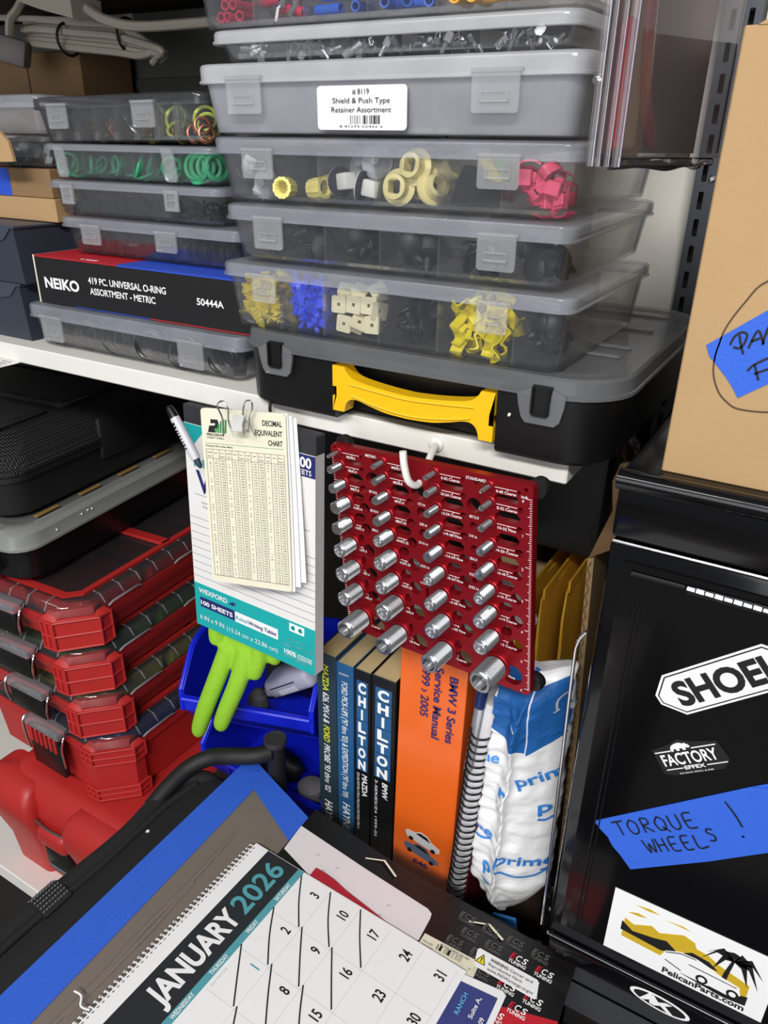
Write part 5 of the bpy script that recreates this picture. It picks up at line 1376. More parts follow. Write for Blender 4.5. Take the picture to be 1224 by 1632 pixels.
def chilton(label, x0, x1, z1, make, sub):
    t, w, h = book('repair_manual', label, x0, x1, z1, 0.20, book_black)
    s = 'CHILTON'
    pad = [(rect(w * 0.16, w * 0.84, h - 0.0120 - 0.0163 * (i + 1) + 0.0004, h - 0.0120 - 0.0163 * i - 0.0004), FR()) for i in range(7)]
    flats('title_squares', pad, book_blue, t, 0.0003)
    letters([(c, basis((1, 0, 0), (0, 0, 1), (0, -1, 0), (w * 0.5, 0, h - 0.0120 - 0.0163 * (i + 1) + 0.0022)), 0.0115, {'align': 'C', 'w': w * (0.46 if c != 'I' else 0.12), 'bold': 0.05}) for i, c in enumerate(s)], paper_white, t)
    letters([(make, spine_basis(w * 0.52, h - 0.130, w), 0.0062, {'w': 0.030 if len(make) > 3 else 0.022, 'bold': 0.02, 'shear': 0.1}), (sub[0], spine_basis(w * 0.20, h - 0.130, w), 0.0030, {'w': 0.080})], paper_white, t)
chilton('black manual with seven blue letter squares, third of the row', -0.3212, -0.3022, 1.0470, 'MAZDA', ('323 626 929 MX-3 MX-6 MILLENIA PROTEGE 1990-98', 'all models and engines'))
chilton('black manual with blue letter squares, just left of the orange manual', -0.3012, -0.2745, 1.0480, 'BMW', ('3-SERIES/Z4 1999-05', 'coupe, sedan, wagon'))
t, w, h = book('service_manual', 'thick glossy orange service manual with two cars printed on its spine', -0.2740, -0.2075, 1.0960, 0.215, orange_m, 0.012, z0=0.7690)
letters([('BMW 3 Series', spine_basis(0.0500, h - 0.017, w), 0.0080, {'w': 0.076, 'bold': 0.025}), ('Service Manual', spine_basis(0.0355, h - 0.012, w), 0.0080, {'w': 0.082, 'bold': 0.025}), ('1999 \u203a 2005', spine_basis(0.0225, h - 0.015, w), 0.0080, {'w': 0.058, 'bold': 0.02}),
         ('E46', basis((1, 0, 0), (0, 0, 1), (0, -1, 0), (0.0330, 0, 0.0590)), 0.0058, {'align': 'C', 'w': 0.0165, 'bold': 0.035})], navy_pr, t)
flats('blue_band', [(rect(0.0002, w - 0.0002, 0.0, 0.0400), FR())], mat('deep_blue_print', (30, 48, 140), 0.4), t, 0.0004)
carp = lambda x, z, s: [(x + a * s, z + b_ * s) for a, b_ in ((0, 0.28), (0.03, 0.38), (0.25, 0.42), (0.38, 0.54), (0.60, 0.53), (0.76, 0.40), (1.0, 0.34), (1.02, 0.22), (0.9, 0.15), (0.1, 0.15))]
for nm, x, z, mm_, wheel in (('silver_car_print', 0.0135, 0.0830, mat('silver_print', (215, 215, 220), 0.4), 0), ('grey_car_print', 0.0125, 0.0655, mat('slate_print', (92, 102, 122), 0.4), 0)):
    c_ = flats(nm, [(rot2(carp(x, z, 0.0400), -0.18, (x + 0.02, z + 0.012)), FR())], mm_, t, 0.0005)
    flats('car_window', [(rot2([(x + a * 0.04, z + b_ * 0.04) for a, b_ in ((0.29, 0.42), (0.39, 0.51), (0.59, 0.50), (0.71, 0.40))], -0.18, (x + 0.02, z + 0.012)), FR())] + [(rot2(circle(x + a * 0.04, z + 0.0068, 0.0027, 12), -0.18, (x + 0.02, z + 0.012)), FR()) for a in (0.2, 0.84)], black_print, c_, 0.0008)

# ------------------------------------------------------------------ spiral notebooks
t = thing('spiral_notebook', 'wire bound notebook with maroon cover leaning between the orange manual and white mailer', 'notebook', (-0.2065, 0.478, 0.7668), (0.02, 0.060, 0))
H_ = 0.315
MB().box(0.003, 0.0190, 0.012, 0.085, 0, H_ - 0.004).build('page_block', mat('ruled_page_edges', (226, 226, 230), 0.7, var=0.05), t)
MB().box(0.0190, 0.0210, 0.006, 0.09, 0, H_).build('cover', mat('maroon_cover', (96, 14, 30), 0.4), t)
MB().box(0.0005, 0.003, 0.008, 0.09, 0, H_).build('clear_cover', clear('clear_cover_sheet', haze=0.25), t)
cb = MB()
n_ = 34
for i in range(n_):
    z_ = 0.012 + i * (H_ - 0.035) / n_
    cb.tube(spline([(0.0005, 0.013, z_), (0.002, 0.003, z_ + 0.0005), (0.010, -0.0035, z_ + 0.001), (0.018, 0.002, z_ + 0.0004), (0.0212, 0.013, z_ - 0.0004)], 4), 0.0010, 6)
cb.build('wire_coil', black_pl, t)
t = thing('ball_pen', 'clear ball pen with dark blue end stuck in the notebook wire coil', 'pen', (-0.1930, 0.4845, 0.968), (0.02, 0.085, 0))
MB().rev([(0, 0.03), (0.0042, 0.031), (0.0045, 0.11), (0.0040, 0.112), (0, 0.112)], 12).build('barrel', pen_clear, t)
MB().rev([(0, 0.105), (0.0050, 0.106), (0.0052, 0.122), (0.0035, 0.130), (0.0018, 0.133), (0, 0.133)], 12).build('end_cap', mat('dark_blue_plastic', (22, 40, 92), 0.3), t)

# ------------------------------------------------------------------ white padded mailer
def skin_project(o, tree, d, lift):
    """lay a print on a crumpled surface"""
    bm = bmesh.new()
    bm.from_mesh(o.data)
    bmesh.ops.triangulate(bm, faces=bm.faces)
    for _ in range(4):
        es = [e for e in bm.edges if e.calc_length() > 0.0025]
        if es:
            bmesh.ops.subdivide_edges(bm, edges=es, cuts=1)
            bmesh.ops.triangulate(bm, faces=[f for f in bm.faces if len(f.verts) > 3])
    dead = []
    for v in bm.verts:
        hit = tree.ray_cast(v.co - d * 0.2, d)
        if hit[0] is None:
            dead.append(v)
        else:
            v.co = hit[0] - d * lift
    bmesh.ops.delete(bm, geom=dead, context='VERTS')
    bm.to_mesh(o.data)
    bm.free()
t = thing('padded_mailer', 'white crumpled padded mailer with blue print standing beside the black cabinet', 'mailer')
rows = []
NZ = 84
for i in range(NZ + 1):
    f = i / NZ
    z = 0.838 + f * 0.275
    grow = min(1, f * 6)
    xl = -0.1470 - 0.032 * grow + 0.013 * f
    xr = -0.1440 + 0.038 * min(1, f * 5) ** 0.7 - 0.006 * f
    xm = xl + (xr - xl) * (0.36 + 0.10 * f + 0.03 * math.sin(f * 7))
    ym, yl, yr, yb = 0.464, 0.484 - 0.004 * f, 0.508 - 0.012 * (1 - f), 0.530
    pinch = min(1, f * 6 + 0.25) * (1 if f < 0.93 else max(0.3, (1 - f) / 0.07))
    yc = 0.500
    ctrl = [(xl, yl), ((xl * 0.5 + xm * 0.5), ym + 0.012), (xm - 0.004, ym + 0.004), (xm, ym), (xm + 0.004, ym + 0.006), ((xm + xr) / 2, (ym + yr) / 2 - 0.004), (xr, yr), ((xl + xr) / 2 + 0.006, yb)]
    ctrl = [(x, yc + (y - yc) * pinch, 0) for x, y in ctrl]
    sp = spline(ctrl, 7, closed=True)
    row = []
    for p in sp:
        q = Vector((p.x * 40, p.y * 40, z * 55))
        side = 1.0 if p.x < xm else 0.7
        cr = abs(noise.noise(Vector((p.x * 30, p.y * 20, z * 130)))) * 0.0042
        dn = noise.noise(q) * 0.0036 + noise.noise(q * 2.6) * 0.0016 - cr + math.sin(z * 520 + p.x * 160 + 5 * noise.noise(q * 0.6)) * 0.0009 * side
        row.append((p.x + dn * 0.5, p.y + dn, z + dn * 0.4 + 0.42 * max(0, (p.x - xm)) * f ** 3 + 0.01 * f))
    rows.append(row)
mm = MB()
mm.loft(rows)
body = mm.build('envelope', mailer_m, t, smooth=70)
tree = BVHTree.FromPolygons([v.co for v in body.data.vertices], [p.vertices for p in body.data.polygons])
D1 = Vector((0, 1, 0))
bd = flats('blue_band', [([(-0.176, 1.066), (-0.1485, 1.058), (-0.1375, 1.054), (-0.1385, 1.125), (-0.174, 1.124)], FR(0, 0.40, 0)), ([(-0.1365, 1.051), (-0.100, 1.075), (-0.098, 1.135), (-0.137, 1.112)], FR(0, 0.40, 0))], light_blue_pr, t, 0.0)
skin_project(bd, tree, D1, 0.0013)
def mtext(items, m_, nm='lettering'):
    o = letters(items, m_, t, nm)
    skin_project(o, tree, D1, 0.0017)
mtext([('prime', FR(-0.1505, 0.40, 0.925, -0.08), 0.0125, {'w': 0.046, 'bold': 0.02}), ('prime', FR(-0.1400, 0.40, 1.015, 0.30), 0.0125, {'w': 0.044, 'bold': 0.02}), ('p', FR(-0.1225, 0.40, 0.985, 0.1), 0.0125, {'w': 0.010, 'bold': 0.02}),
       ('r', FR(-0.1545, 0.40, 1.000, 0.1), 0.0110, {'w': 0.008, 'bold': 0.02}), ('ne', FR(-0.1760, 0.40, 0.945, 0.0), 0.0085, {'w': 0.019, 'bold': 0.02}), ('ne', FR(-0.1735, 0.40, 1.028, 0.1), 0.0085, {'w': 0.0145, 'bold': 0.02}), ('p', FR(-0.1640, 0.40, 0.900, 0.1), 0.0125, {'w': 0.009, 'bold': 0.02})], light_blue_pr)
def smile(x, z, w):
    o = strokes('smile_mark', [[(x, z), (x + w * 0.3, z - w * 0.16), (x + w * 0.65, z - w * 0.2), (x + w, z - w * 0.02)], [(x + w * 0.86, z - w * 0.02), (x + w * 1.03, z + w * 0.01), (x + w * 0.98, z - w * 0.14)]], 0.0010, FR(0, 0.40, 0), light_blue_pr, t)
    skin_project(o, tree, D1, 0.0017)
smile(-0.1490, 0.9160, 0.040)
smile(-0.1775, 0.9390, 0.018)
smile(-0.1220, 0.978, 0.010)
smile(-0.1645, 0.890, 0.009)
o = strokes('headphone_mark', [[(-0.120, 1.094), (-0.1205, 1.104), (-0.115, 1.110), (-0.1085, 1.107), (-0.107, 1.098)], [(-0.122, 1.092), (-0.1185, 1.095)], [(-0.1085, 1.096), (-0.105, 1.099)]], 0.0007, FR(0, 0.40, 0), lightgrey_pr, t)
skin_project(o, tree, D1, 0.0022)
mtext([('AR A', FR(-0.170, 0.40, 1.116, -0.1), 0.0050, {'w': 0.018})], light_blue_pr)
# loose blue tail of the mailer
t2 = MB()
t2.loft([[(-0.150 + 0.02 * f, 0.474 - 0.020 * f + 0.006 * math.sin(f * 6), 0.8455 - 0.012 * f), (-0.128 + 0.012 * f, 0.474 - 0.016 * f, 0.852 - 0.014 * f), (-0.128 + 0.012 * f, 0.477 - 0.016 * f, 0.852 - 0.014 * f), (-0.150 + 0.02 * f, 0.477 - 0.020 * f + 0.006 * math.sin(f * 6), 0.8455 - 0.012 * f)] for f in [k / 8 for k in range(9)]])
tail = t2.build('blue_tail', light_blue_pr, t, smooth=70)

# ------------------------------------------------------------------ open carton beside the cabinet
t = thing('open_carton', 'tall brown open carton wall with a bent flap, between mailer and black cabinet', 'cardboard box', (0.002, 0.012, 0))
cp = MB()
cp.loft([[(-0.1290, 0.530, 1.205), (-0.1245, 0.532, 1.205), (-0.1300, 0.80, 1.215), (-0.1345, 0.80, 1.215)], [(-0.1195, 0.528, 1.03), (-0.1150, 0.530, 1.03), (-0.122, 0.80, 1.03), (-0.1265, 0.80, 1.03)],
         [(-0.1135, 0.524, 0.9), (-0.1090, 0.526, 0.9), (-0.114, 0.80, 0.9), (-0.1185, 0.80, 0.9)], [(-0.1080, 0.520, 0.768), (-0.1035, 0.522, 0.768), (-0.108, 0.80, 0.768), (-0.1125, 0.80, 0.768)]])
cp.build('side_wall', card_brown, t)
ce = MB()
pts = []
for i in range(70):
    f = i / 69
    x = -0.1268 + (f * 0.0208)
    pts.append((x + 0.0013 * (-1) ** i, 0.5285 - 0.008 * f, 1.203 - 0.43 * f))
ce.tube(pts, 0.0006, 5)
ce.build('corrugated_edge', card_dark, t)
fp = MB()
fp.loft([[(-0.1285, 0.531, 1.205), (-0.1250, 0.60, 1.2375), (-0.1040, 0.60, 1.230), (-0.1010, 0.531, 1.2255)], [(-0.1290, 0.534, 1.205), (-0.1255, 0.603, 1.2375), (-0.1045, 0.603, 1.230), (-0.1015, 0.534, 1.2255)]])
fp.build('bent_flap', card_dark, t)
fq = MB()
fq.loft([[(-0.1285, 0.60, 1.205), (-0.1345, 0.60, 1.245), (-0.1300, 0.60, 1.262), (-0.1010, 0.60, 1.272), (-0.1010, 0.60, 1.21)], [(-0.1285, 0.604, 1.205), (-0.1345, 0.604, 1.245), (-0.1300, 0.604, 1.262), (-0.1010, 0.604, 1.272), (-0.1010, 0.604, 1.21)]])
fq.build('back_flap', card_dark, t)
for k, (a, b_) in enumerate((((-0.1120, 0.520, 1.055), (-0.0945, 0.445, 1.075)), ((-0.108, 0.515, 1.02), (-0.100, 0.455, 0.975)))):
    pass

# ------------------------------------------------------------------ mustard envelopes and clear bags behind the checker
def envelope(label, x, y, z0, z1, lean, sd, m_=mustard_m, length=0.22, th=0.006):
    t = thing('padded_envelope', label, 'envelope', (x, y, z0), (0, lean, 0), 'mustard padded envelopes')
    rows = []
    for i in range(13):
        f = i / 12
        z = (z1 - z0) * f
        r_ = []
        for j in range(15):
            g = j / 14
            p = th * math.sin(PI * min(max(f, 0.02), 0.98)) ** 0.5 * math.sin(PI * min(max(g, 0.02), 0.98)) ** 0.5
            n_ = noise.noise(Vector((g * 6, f * 6, sd))) * 0.004
            r_.append((n_ + p, g * length, z + 0.004 * noise.noise(Vector((g * 9, sd, 0)))))
        for j in range(14, -1, -1):
            g = j / 14
            p = th * math.sin(PI * min(max(f, 0.02), 0.98)) ** 0.5 * math.sin(PI * min(max(g, 0.02), 0.98)) ** 0.5
            n_ = noise.noise(Vector((g * 6, f * 6, sd))) * 0.004
            r_.append((n_ - p - 0.0006, g * length, z + 0.004 * noise.noise(Vector((g * 9, sd, 0)))))
        rows.append(r_)
    MB().loft(rows).build('body', m_, t, smooth=60)
    MB().box(-0.001, 0.001, 0.004, length - 0.004, z1 - z0 - 0.004, z1 - z0 + 0.008, 0.0004).build('sealed_edge', m_, t)
    return t
envelope('mustard yellow padded envelope standing nearest the open carton', -0.1440, 0.575, 0.768, 1.150, -0.010, 1.0, length=0.24)
envelope('mustard yellow padded envelope in the middle, behind the red plate edge', -0.1640, 0.575, 0.768, 1.135, -0.015, 4.0, length=0.24)
envelope('mustard yellow padded envelope farthest from the open carton', -0.1860, 0.580, 0.768, 1.115, -0.02, 9.0, length=0.24)
def crumple(label, c, s, sd, m_=bag_film):
    bm = bmesh.new()
    bmesh.ops.create_icosphere(bm, subdivisions=4, radius=1.0)
    for v in bm.verts:
        p = v.co.copy()
        n_ = noise.noise(p * 1.6 + Vector((sd, 0, 0))) * 0.30 + abs(noise.noise(p * 3.7 + Vector((0, sd, 0)))) * 0.28 + abs(noise.noise(p * 8 + Vector((0, 0, sd)))) * 0.10
        v.co = Vector((p.x * s[0], p.y * s[1], p.z * s[2])) * (0.9 + n_)
    me = bpy.data.meshes.new('plastic_bag')
    bm.to_mesh(me)
    bm.free()
    me.materials.append(m_)
    o = bpy.data.objects.new('plastic_bag', me)
    COL.objects.link(o)
    o.location = c
    return tag(o, label, 'plastic bag')
crumple('crumpled clear plastic bag behind the lower half of the red plate', (-0.245, 0.560, 1.128), (0.072, 0.040, 0.026), 2.0, clear('greyish_bag_film', haze=0.6, veil=(222, 220, 218), gloss=1.0, rough=0.15))
crumple('crumpled grey plastic bag between the red plate and the mustard envelopes', (-0.195, 0.79, 1.20), (0.050, 0.045, 0.06), 6.0, clear('smoky_bag_film', haze=0.35, veil=(120, 114, 110), gloss=1.0, rough=0.12))
crumple('small crumpled clear bag on the bench at the foot of the white mailer', (-0.112, 0.476, 0.795), (0.021, 0.018, 0.032), 3.0)
crumple('crumpled black plastic at the foot of the cabinet beside the white mailer', (-0.102, 0.503, 0.852), (0.011, 0.012, 0.030), 8.0, black_pl)
t = thing('dark_pouch', 'black plastic pouch hanging behind the red plate just under the shelf', 'pouch', (-0.19, 0.62, 1.16))
MB().box(-0.14, 0.052, 0, 0.03, 0.0, 0.125, 0.008, 2).build('pouch', black_soft, t)
MB().tube([(-0.10, 0.015, 0.12), (-0.10, 0.015, 0.128)], 0.004, 8).build('tie', black_soft, t)

# ------------------------------------------------------------------ blue bins
def bin_(label, x0, x1, y, z0, h, yaw=0.0):
    t = thing('storage_bin', label, 'storage bin', (x0, y, z0), (0, 0, yaw), 'blue stacking bins')
    w, d = x1 - x0, 0.125
    th = 0.003
    b = MB()
    side = [(0.028, 0.0), (d, 0.0), (d, h), (0.050, h), (0.034, h - 0.004), (0.0, h * 0.62), (0.0, h * 0.34)]
    def wall(xa, xb):
        b.loft([[(xa, p[0], p[1]) for p in side], [(xb, p[0], p[1]) for p in side]])
    wall(0, th)
    wall(w - th, w)
    b.box(th * 0.5, w - th * 0.5, 0.028, d, 0, th)
    b.box(th * 0.5, w - th * 0.5, d - th, d, 0, h)
    b.build('body', blue_pl, t)
    f = MB()
    f.loft([[(0.0008, 0.0290, 0.0), (w - 0.0008, 0.0290, 0.0), (w - 0.0008, 0.0325, 0.0), (0.0008, 0.0325, 0.0)], [(0.0008, 0.0, h * 0.34), (w - 0.0008, 0.0, h * 0.34), (w - 0.0008, 0.0035, h * 0.34), (0.0008, 0.0035, h * 0.34)],
            [(0.0008, -0.0010, h * 0.49), (w - 0.0008, -0.0010, h * 0.49), (w - 0.0008, 0.0030, h * 0.49), (0.0008, 0.0030, h * 0.49)]])
    f.box(0.0, w, -0.0050, 0.0040, h * 0.49, h * 0.53, 0.0015)
    f.box(w * 0.22, w * 0.24, -0.0025, 0.0, h * 0.36, h * 0.49, 0.0008)
    f.build('front_wall', blue_pl, t)
    r_ = MB()
    for xa in (-0.0025, w - 0.001):
        r_.tube([(xa + 0.0018, 0.0, h * 0.34), (xa + 0.0018, 0.0, h * 0.62), (xa + 0.0018, 0.034, h - 0.004), (xa + 0.0018, 0.050, h), (xa + 0.0018, d, h)], 0.0026, 8)
    r_.build('rim', blue_pl, t)
    return t
bin_('upper royal blue bin with the lime glove hanging over its front', -0.5400, -0.3860, 0.480, 0.8795, 0.102, 0.30)
bin_('lower royal blue bin under the bin with the lime glove', -0.5480, -0.3700, 0.510, 0.7665, 0.112)
# contents
t = thing('grey_handle', 'lilac grey plastic tool housing lying in the upper blue bin', 'tool', (-0.4400, 0.5500, 0.9500), (0.30, -0.66, -0.10))
b = MB()
b.box(-0.036, 0.048, -0.014, 0.030, -0.013, 0.013, 0.009, 3)
b.build('housing', grey_tool, t)
MB().box(-0.046, -0.030, -0.011, 0.016, -0.009, 0.003, 0.005, 3).build('nose', grey_tool, t)
MB().box(-0.022, 0.026, -0.0146, -0.0135, 0.004, 0.0052).build('seam', dark_slate, t)
MB().rev([(0.0028, 0), (0.0026, 0.0012), (0, 0.0013)], 10, basis((0, 1, 0), (0, 0, 1), (-1, 0, 0), (-0.0462, -0.002, -0.003))).build('lock_hole', black_pl, t)
flats('moulded_lines', [(rect(-0.012, 0.022, z_, z_ + 0.0008), FR(0, -0.0140, 0)) for z_ in (-0.002, -0.0045, -0.007)], paper_white, t, 0.0003)
def lump(label, name, c, s, m_, sd, cat='hardware', group=None):
    bm = bmesh.new()
    bmesh.ops.create_icosphere(bm, subdivisions=3, radius=1.0)
    for v in bm.verts:
        p = v.co.copy()
        v.co = Vector((p.x * s[0], p.y * s[1], p.z * s[2])) * (1 + 0.22 * noise.noise(p * 1.8 + Vector((sd, 0, 0))))
    for f in bm.faces:
        f.smooth = True
    me = bpy.data.meshes.new(name)
    bm.to_mesh(me)
    bm.free()
    me.materials.append(m_)
    o = bpy.data.objects.new(name, me)
    COL.objects.link(o)
    o.location = c
    return tag(o, label, cat, group)
t = thing('black_lever', 'black rubber grip standing between the lime glove and grey tool housing', 'tool', (-0.4850, 0.572, 0.905), (0.10, 0.22, 0))
MB().tube([(0, 0, 0), (0.0, 0, 0.05), (0.002, 0, 0.10)], [0.009, 0.010, 0.008], 12).build('grip', mat('dark_grey_rubber', (52, 54, 58), 0.5), t)
MB().rev([(0, -0.006), (0.012, -0.006), (0.012, 0.002), (0.008, 0.004), (0, 0.004)], 14).build('collar', black_rub, t)
lump('dark rubber grommet beside the black grip in the upper blue bin', 'rubber_grommet', (-0.4760, 0.535, 0.913), (0.012, 0.011, 0.018), mat('worn_grey_rubber', (70, 70, 72), 0.6), 4.0)
lump('black rubber part behind the grey tool housing in the upper blue bin', 'rubber_part', (-0.4650, 0.598, 0.918), (0.036, 0.016, 0.028), black_rub, 7.0)
t = thing('rubber_bushing', 'grey rubber bushing in the lower blue bin beside the slate manual', 'bushing', (-0.4020, 0.532, 0.789))
MB().rev([(0, 0), (0.014, 0.001), (0.016, 0.008), (0.011, 0.016), (0.010, 0.026), (0.0155, 0.030), (0.0155, 0.036), (0.010, 0.039), (0, 0.039)], 18).build('bushing', mat('grey_rubber', (108, 106, 106), 0.5), t)
lump('black rubber boot in the lower blue bin, left half', 'rubber_boot', (-0.4750, 0.565, 0.796), (0.036, 0.018, 0.020), black_rub, 11.0)

# ------------------------------------------------------------------ lime glove
def glove():
    b = MB()
    def limb(pts, rs, flat_=0.75):
        q = spline(pts, 5)
        k = len(q)
        rr_ = []
        for i in range(k):
            f = i / (k - 1) * (len(rs) - 1)
            a = int(min(f, len(rs) - 2))
            rr_.append(rs[a] + (rs[a + 1] - rs[a]) * (f - a))
        # rounded tip
        for j_, v_ in ((-1, 0.45), (-2, 0.85), (-3, 0.97)):
            rr_[j_] *= v_
        b.tube(q, [v_ * flat_ for v_ in rr_], 14, flat=1 / flat_)
        b.ball(q[0], rr_[0] * 0.95, sc=(1, flat_, 0.6))
    limb([(-0.4500, 0.5060, 1.085), (-0.4540, 0.5020, 1.045), (-0.4590, 0.4940, 1.012), (-0.4620, 0.4880, 0.996)], [0.027, 0.028, 0.026, 0.020], 0.42)
    limb([(-0.471, 0.490, 1.020), (-0.481, 0.479, 0.984), (-0.497, 0.471, 0.938), (-0.510, 0.468, 0.899)], [0.0110, 0.0106, 0.0102, 0.0092], 0.85)
    limb([(-0.449, 0.492, 1.022), (-0.453, 0.481, 0.990), (-0.466, 0.473, 0.952), (-0.477, 0.470, 0.922)], [0.0110, 0.0106, 0.0100, 0.0092], 0.85)
    limb([(-0.432, 0.500, 1.050), (-0.434, 0.493, 1.018), (-0.4405, 0.489, 0.993)], [0.0100, 0.0096, 0.0088], 0.85)
    limb([(-0.4190, 0.506, 1.060), (-0.4170, 0.503, 1.034), (-0.4225, 0.501, 1.012)], [0.0095, 0.0092, 0.0084], 0.85)
    limb([(-0.4680, 0.5010, 1.080), (-0.4810, 0.4945, 1.058), (-0.4850, 0.4900, 1.036), (-0.4835, 0.4880, 1.020)], [0.0110, 0.0106, 0.0100, 0.0090], 0.85)
    o = b.build('work_glove', glove_m, None, smooth=60)
    rm = o.modifiers.new('remesh', 'REMESH')
    rm.mode = 'VOXEL'
    rm.voxel_size = 0.0017
    rm.use_smooth_shade = True
    sm_ = o.modifiers.new('smooth', 'SMOOTH')
    sm_.factor = 0.5
    sm_.iterations = 4
    bpy.context.view_layer.update()
    me = bpy.data.meshes.new_from_object(o.evaluated_get(bpy.context.evaluated_depsgraph_get()))
    o.modifiers.clear()
    o.data = me
    return tag(o, 'lime green knit work glove hanging fingers down over the blue bin', 'glove')
glove()
# ------------------------------------------------------------------ red organizers (four in a stack)
def red_box(label, x, y, z, h, yaw, tint, deep=False):
    """x, y: right front corner; the box runs to -x and +y"""
    t = thing('red_organizer', label, 'tool organizer', (x, y, z), (0, 0, yaw), 'red organizers with clear lids')
    w, d = 0.250, 0.385
    c = 0.030
    hb = h - 0.019          # tray height
    def out(i):
        return [(-w + i, i), (-c - i * 0.4, i), (-i, c + i * 0.4), (-i, d - i), (-w + i, d - i)]
    b = MB()
    if deep:
        b.loft([ring_z(out(0.010), 0.002), ring_z(out(0.008), hb - 0.016), ring_z(out(0.002), hb - 0.013), ring_z(out(0.002), hb), ring_z(out(0.005), hb), ring_z(out(0.010), 0.005)])
    else:
        b.loft([ring_z(out(0.018), 0.001), ring_z(out(0.014), 0.014), ring_z(out(0.003), hb - 0.014), ring_z(out(0.002), hb), ring_z(out(0.005), hb), ring_z(out(0.014), 0.006)])
    b.build('tray', red_pl, t)
    l = MB()
    l.loft([ring_z(out(0.003), hb), ring_z(out(0.003), hb + 0.006), ring_z(out(0.009), hb + 0.015), ring_z(out(0.013), hb + 0.017), ring_z(out(0.020), hb + 0.0165), ring_z(out(0.022), hb + 0.013), ring_z(out(0.024), hb + 0.0125)], cap0=False)
    lid = l.build('lid', red_lid_clear, t)
    rb = MB()
    for i in range(11):
        y_ = 0.05 + i * 0.029
        rb.tube([(-0.0035, y_, hb + 0.0055), (-0.0095, y_, hb + 0.0150), (-0.0200, y_, hb + 0.0165)], 0.0010, 6)
    for i in range(4):
        x_ = -0.05 - i * 0.03
        rb.tube([(x_, 0.0035, hb + 0.0055), (x_, 0.0095, hb + 0.0150), (x_, 0.0200, hb + 0.0165)], 0.0010, 6)
    for y0_, y1_ in ((0.052, 0.105), (0.165, 0.215)):
        rb.tube([(-0.0005, y0_, hb + 0.0012), (0.0012, y0_ + 0.006, hb + 0.0050), (0.0012, y1_ - 0.006, hb + 0.0050), (-0.0005, y1_, hb + 0.0012)], 0.0014, 6)
    rb.build('lid_ribs', clear('lid_rib_plastic', haze=0.35, gloss=1.0, rough=0.06), lid)
    fr = MB()
    def frame(i0, i1, z0, z1):
        fr.loft([ring_z(out(i0), z0), ring_z(out(i0), z1), ring_z(out(i1), z1), ring_z(out(i1), z0)], closed=True)
    frame(0.024, 0.032, hb + 0.0128, hb + 0.0172)
    fr.box(-w + 0.03, -0.028, d * 0.46, d * 0.50, hb + 0.0128, hb + 0.0172, 0.001)
    fr.build('lid_frame', red_pl, t)
    # inner cups tinted under the lid
    q = MB()
    for j in range(3):
        q.box(-0.115, -0.028, 0.035 + j * 0.112, 0.135 + j * 0.112, 0.012, hb + 0.003, 0.004)
    for j in range(2):
        q.box(-w + 0.022, -0.120, 0.03 + j * 0.17, 0.19 + j * 0.17, 0.012, hb + 0.003, 0.004)
    q.build('inner_cups', tint, t)
    # corner guard
    def corner(z0, z1, name='corner_guard'):
        g = MB()
        o_ = [(-c - 0.022, -0.002), (-c - 0.004, -0.002), (0.002, c + 0.004), (0.002, c + 0.020), (-0.004, c + 0.020), (-0.004, c + 0.006), (-c - 0.006, 0.004), (-c - 0.022, 0.004)]
        g.loft([ring_z(o_, z0), ring_z(o_, z1)])
        for f in (0.0, 0.48, 0.96):
            zz = z0 + (z1 - z0) * f
            path = [(-c - 0.0225, -0.0030, zz), (-c - 0.0035, -0.0030, zz), (0.0030, c + 0.0035, zz), (0.0030, c + 0.0205, zz)]
            g.tube(path, 0.0016, 6)
        for p in ((-c - 0.0225, -0.0030), (-c - 0.0140, -0.0030), (-c - 0.0035, -0.0030), (0.0030, c + 0.0035), (0.0030, c + 0.0205)):
            g.tube([(p[0], p[1], z0), (p[0], p[1], z1)], 0.0016, 6)
        sh_ = MB()
        return g.build(name, red_pl, t)
    if deep:
        corner(hb - 0.022, hb - 0.001)
        corner(0.004, 0.022)
        g = MB()
        g.loft([ring_z([(-c - 0.021, -0.0005), (-c - 0.004, -0.0005), (0.0005, c + 0.004), (0.0005, c + 0.019), (-0.006, c + 0.019), (-0.006, c + 0.006), (-c - 0.006, 0.006), (-c - 0.021, 0.006)], z_) for z_ in (0.02, hb - 0.02)])
        g.build('corner_post', red_pl, t)
    else:
        corner(0.004, hb - 0.002)
    # sloped red shoulder that holds the lid down
    g = MB()
    g.loft([[(-c - 0.022, -0.002, hb - 0.002), (-c - 0.004, -0.002, hb - 0.002), (0.002, c + 0.004, hb - 0.002), (0.002, c + 0.020, hb - 0.002), (-0.003, c + 0.018, hb - 0.002), (-c - 0.02, 0.003, hb - 0.002)],
            [(-c - 0.016, 0.006, hb + 0.007), (-c - 0.006, 0.006, hb + 0.007), (-0.006, c + 0.008, hb + 0.007), (-0.006, c + 0.015, hb + 0.007), (-0.008, c + 0.014, hb + 0.007), (-c - 0.014, 0.0085, hb + 0.007)]])
    g.build('corner_shoulder', red_pl, t)
    # front latch
    for xc in (-0.118,):
        la = MB()
        la.box(xc - 0.032, xc + 0.032, -0.0105, -0.001, (hb - 0.034) if not deep else hb - 0.066, hb - 0.004, 0.003, 2)
        la.build('latch', black_pl, t)
        lc = MB()
        lc.box(xc - 0.034, xc + 0.034, -0.0125, 0.006, hb - 0.003, hb + 0.009, 0.003, 2)
        lc.build('latch_hinge', clear('latch_hinge_plastic', haze=0.3, gloss=1.0, rough=0.05), t)
        if deep:
            tt = MB()
            for i in range(6):
                tt.box(xc - 0.026 + i * 0.0095, xc - 0.021 + i * 0.0095, -0.0125, -0.009, hb - 0.026, hb - 0.003, 0.0008)
            tt.build('latch_teeth', red_pl, t)
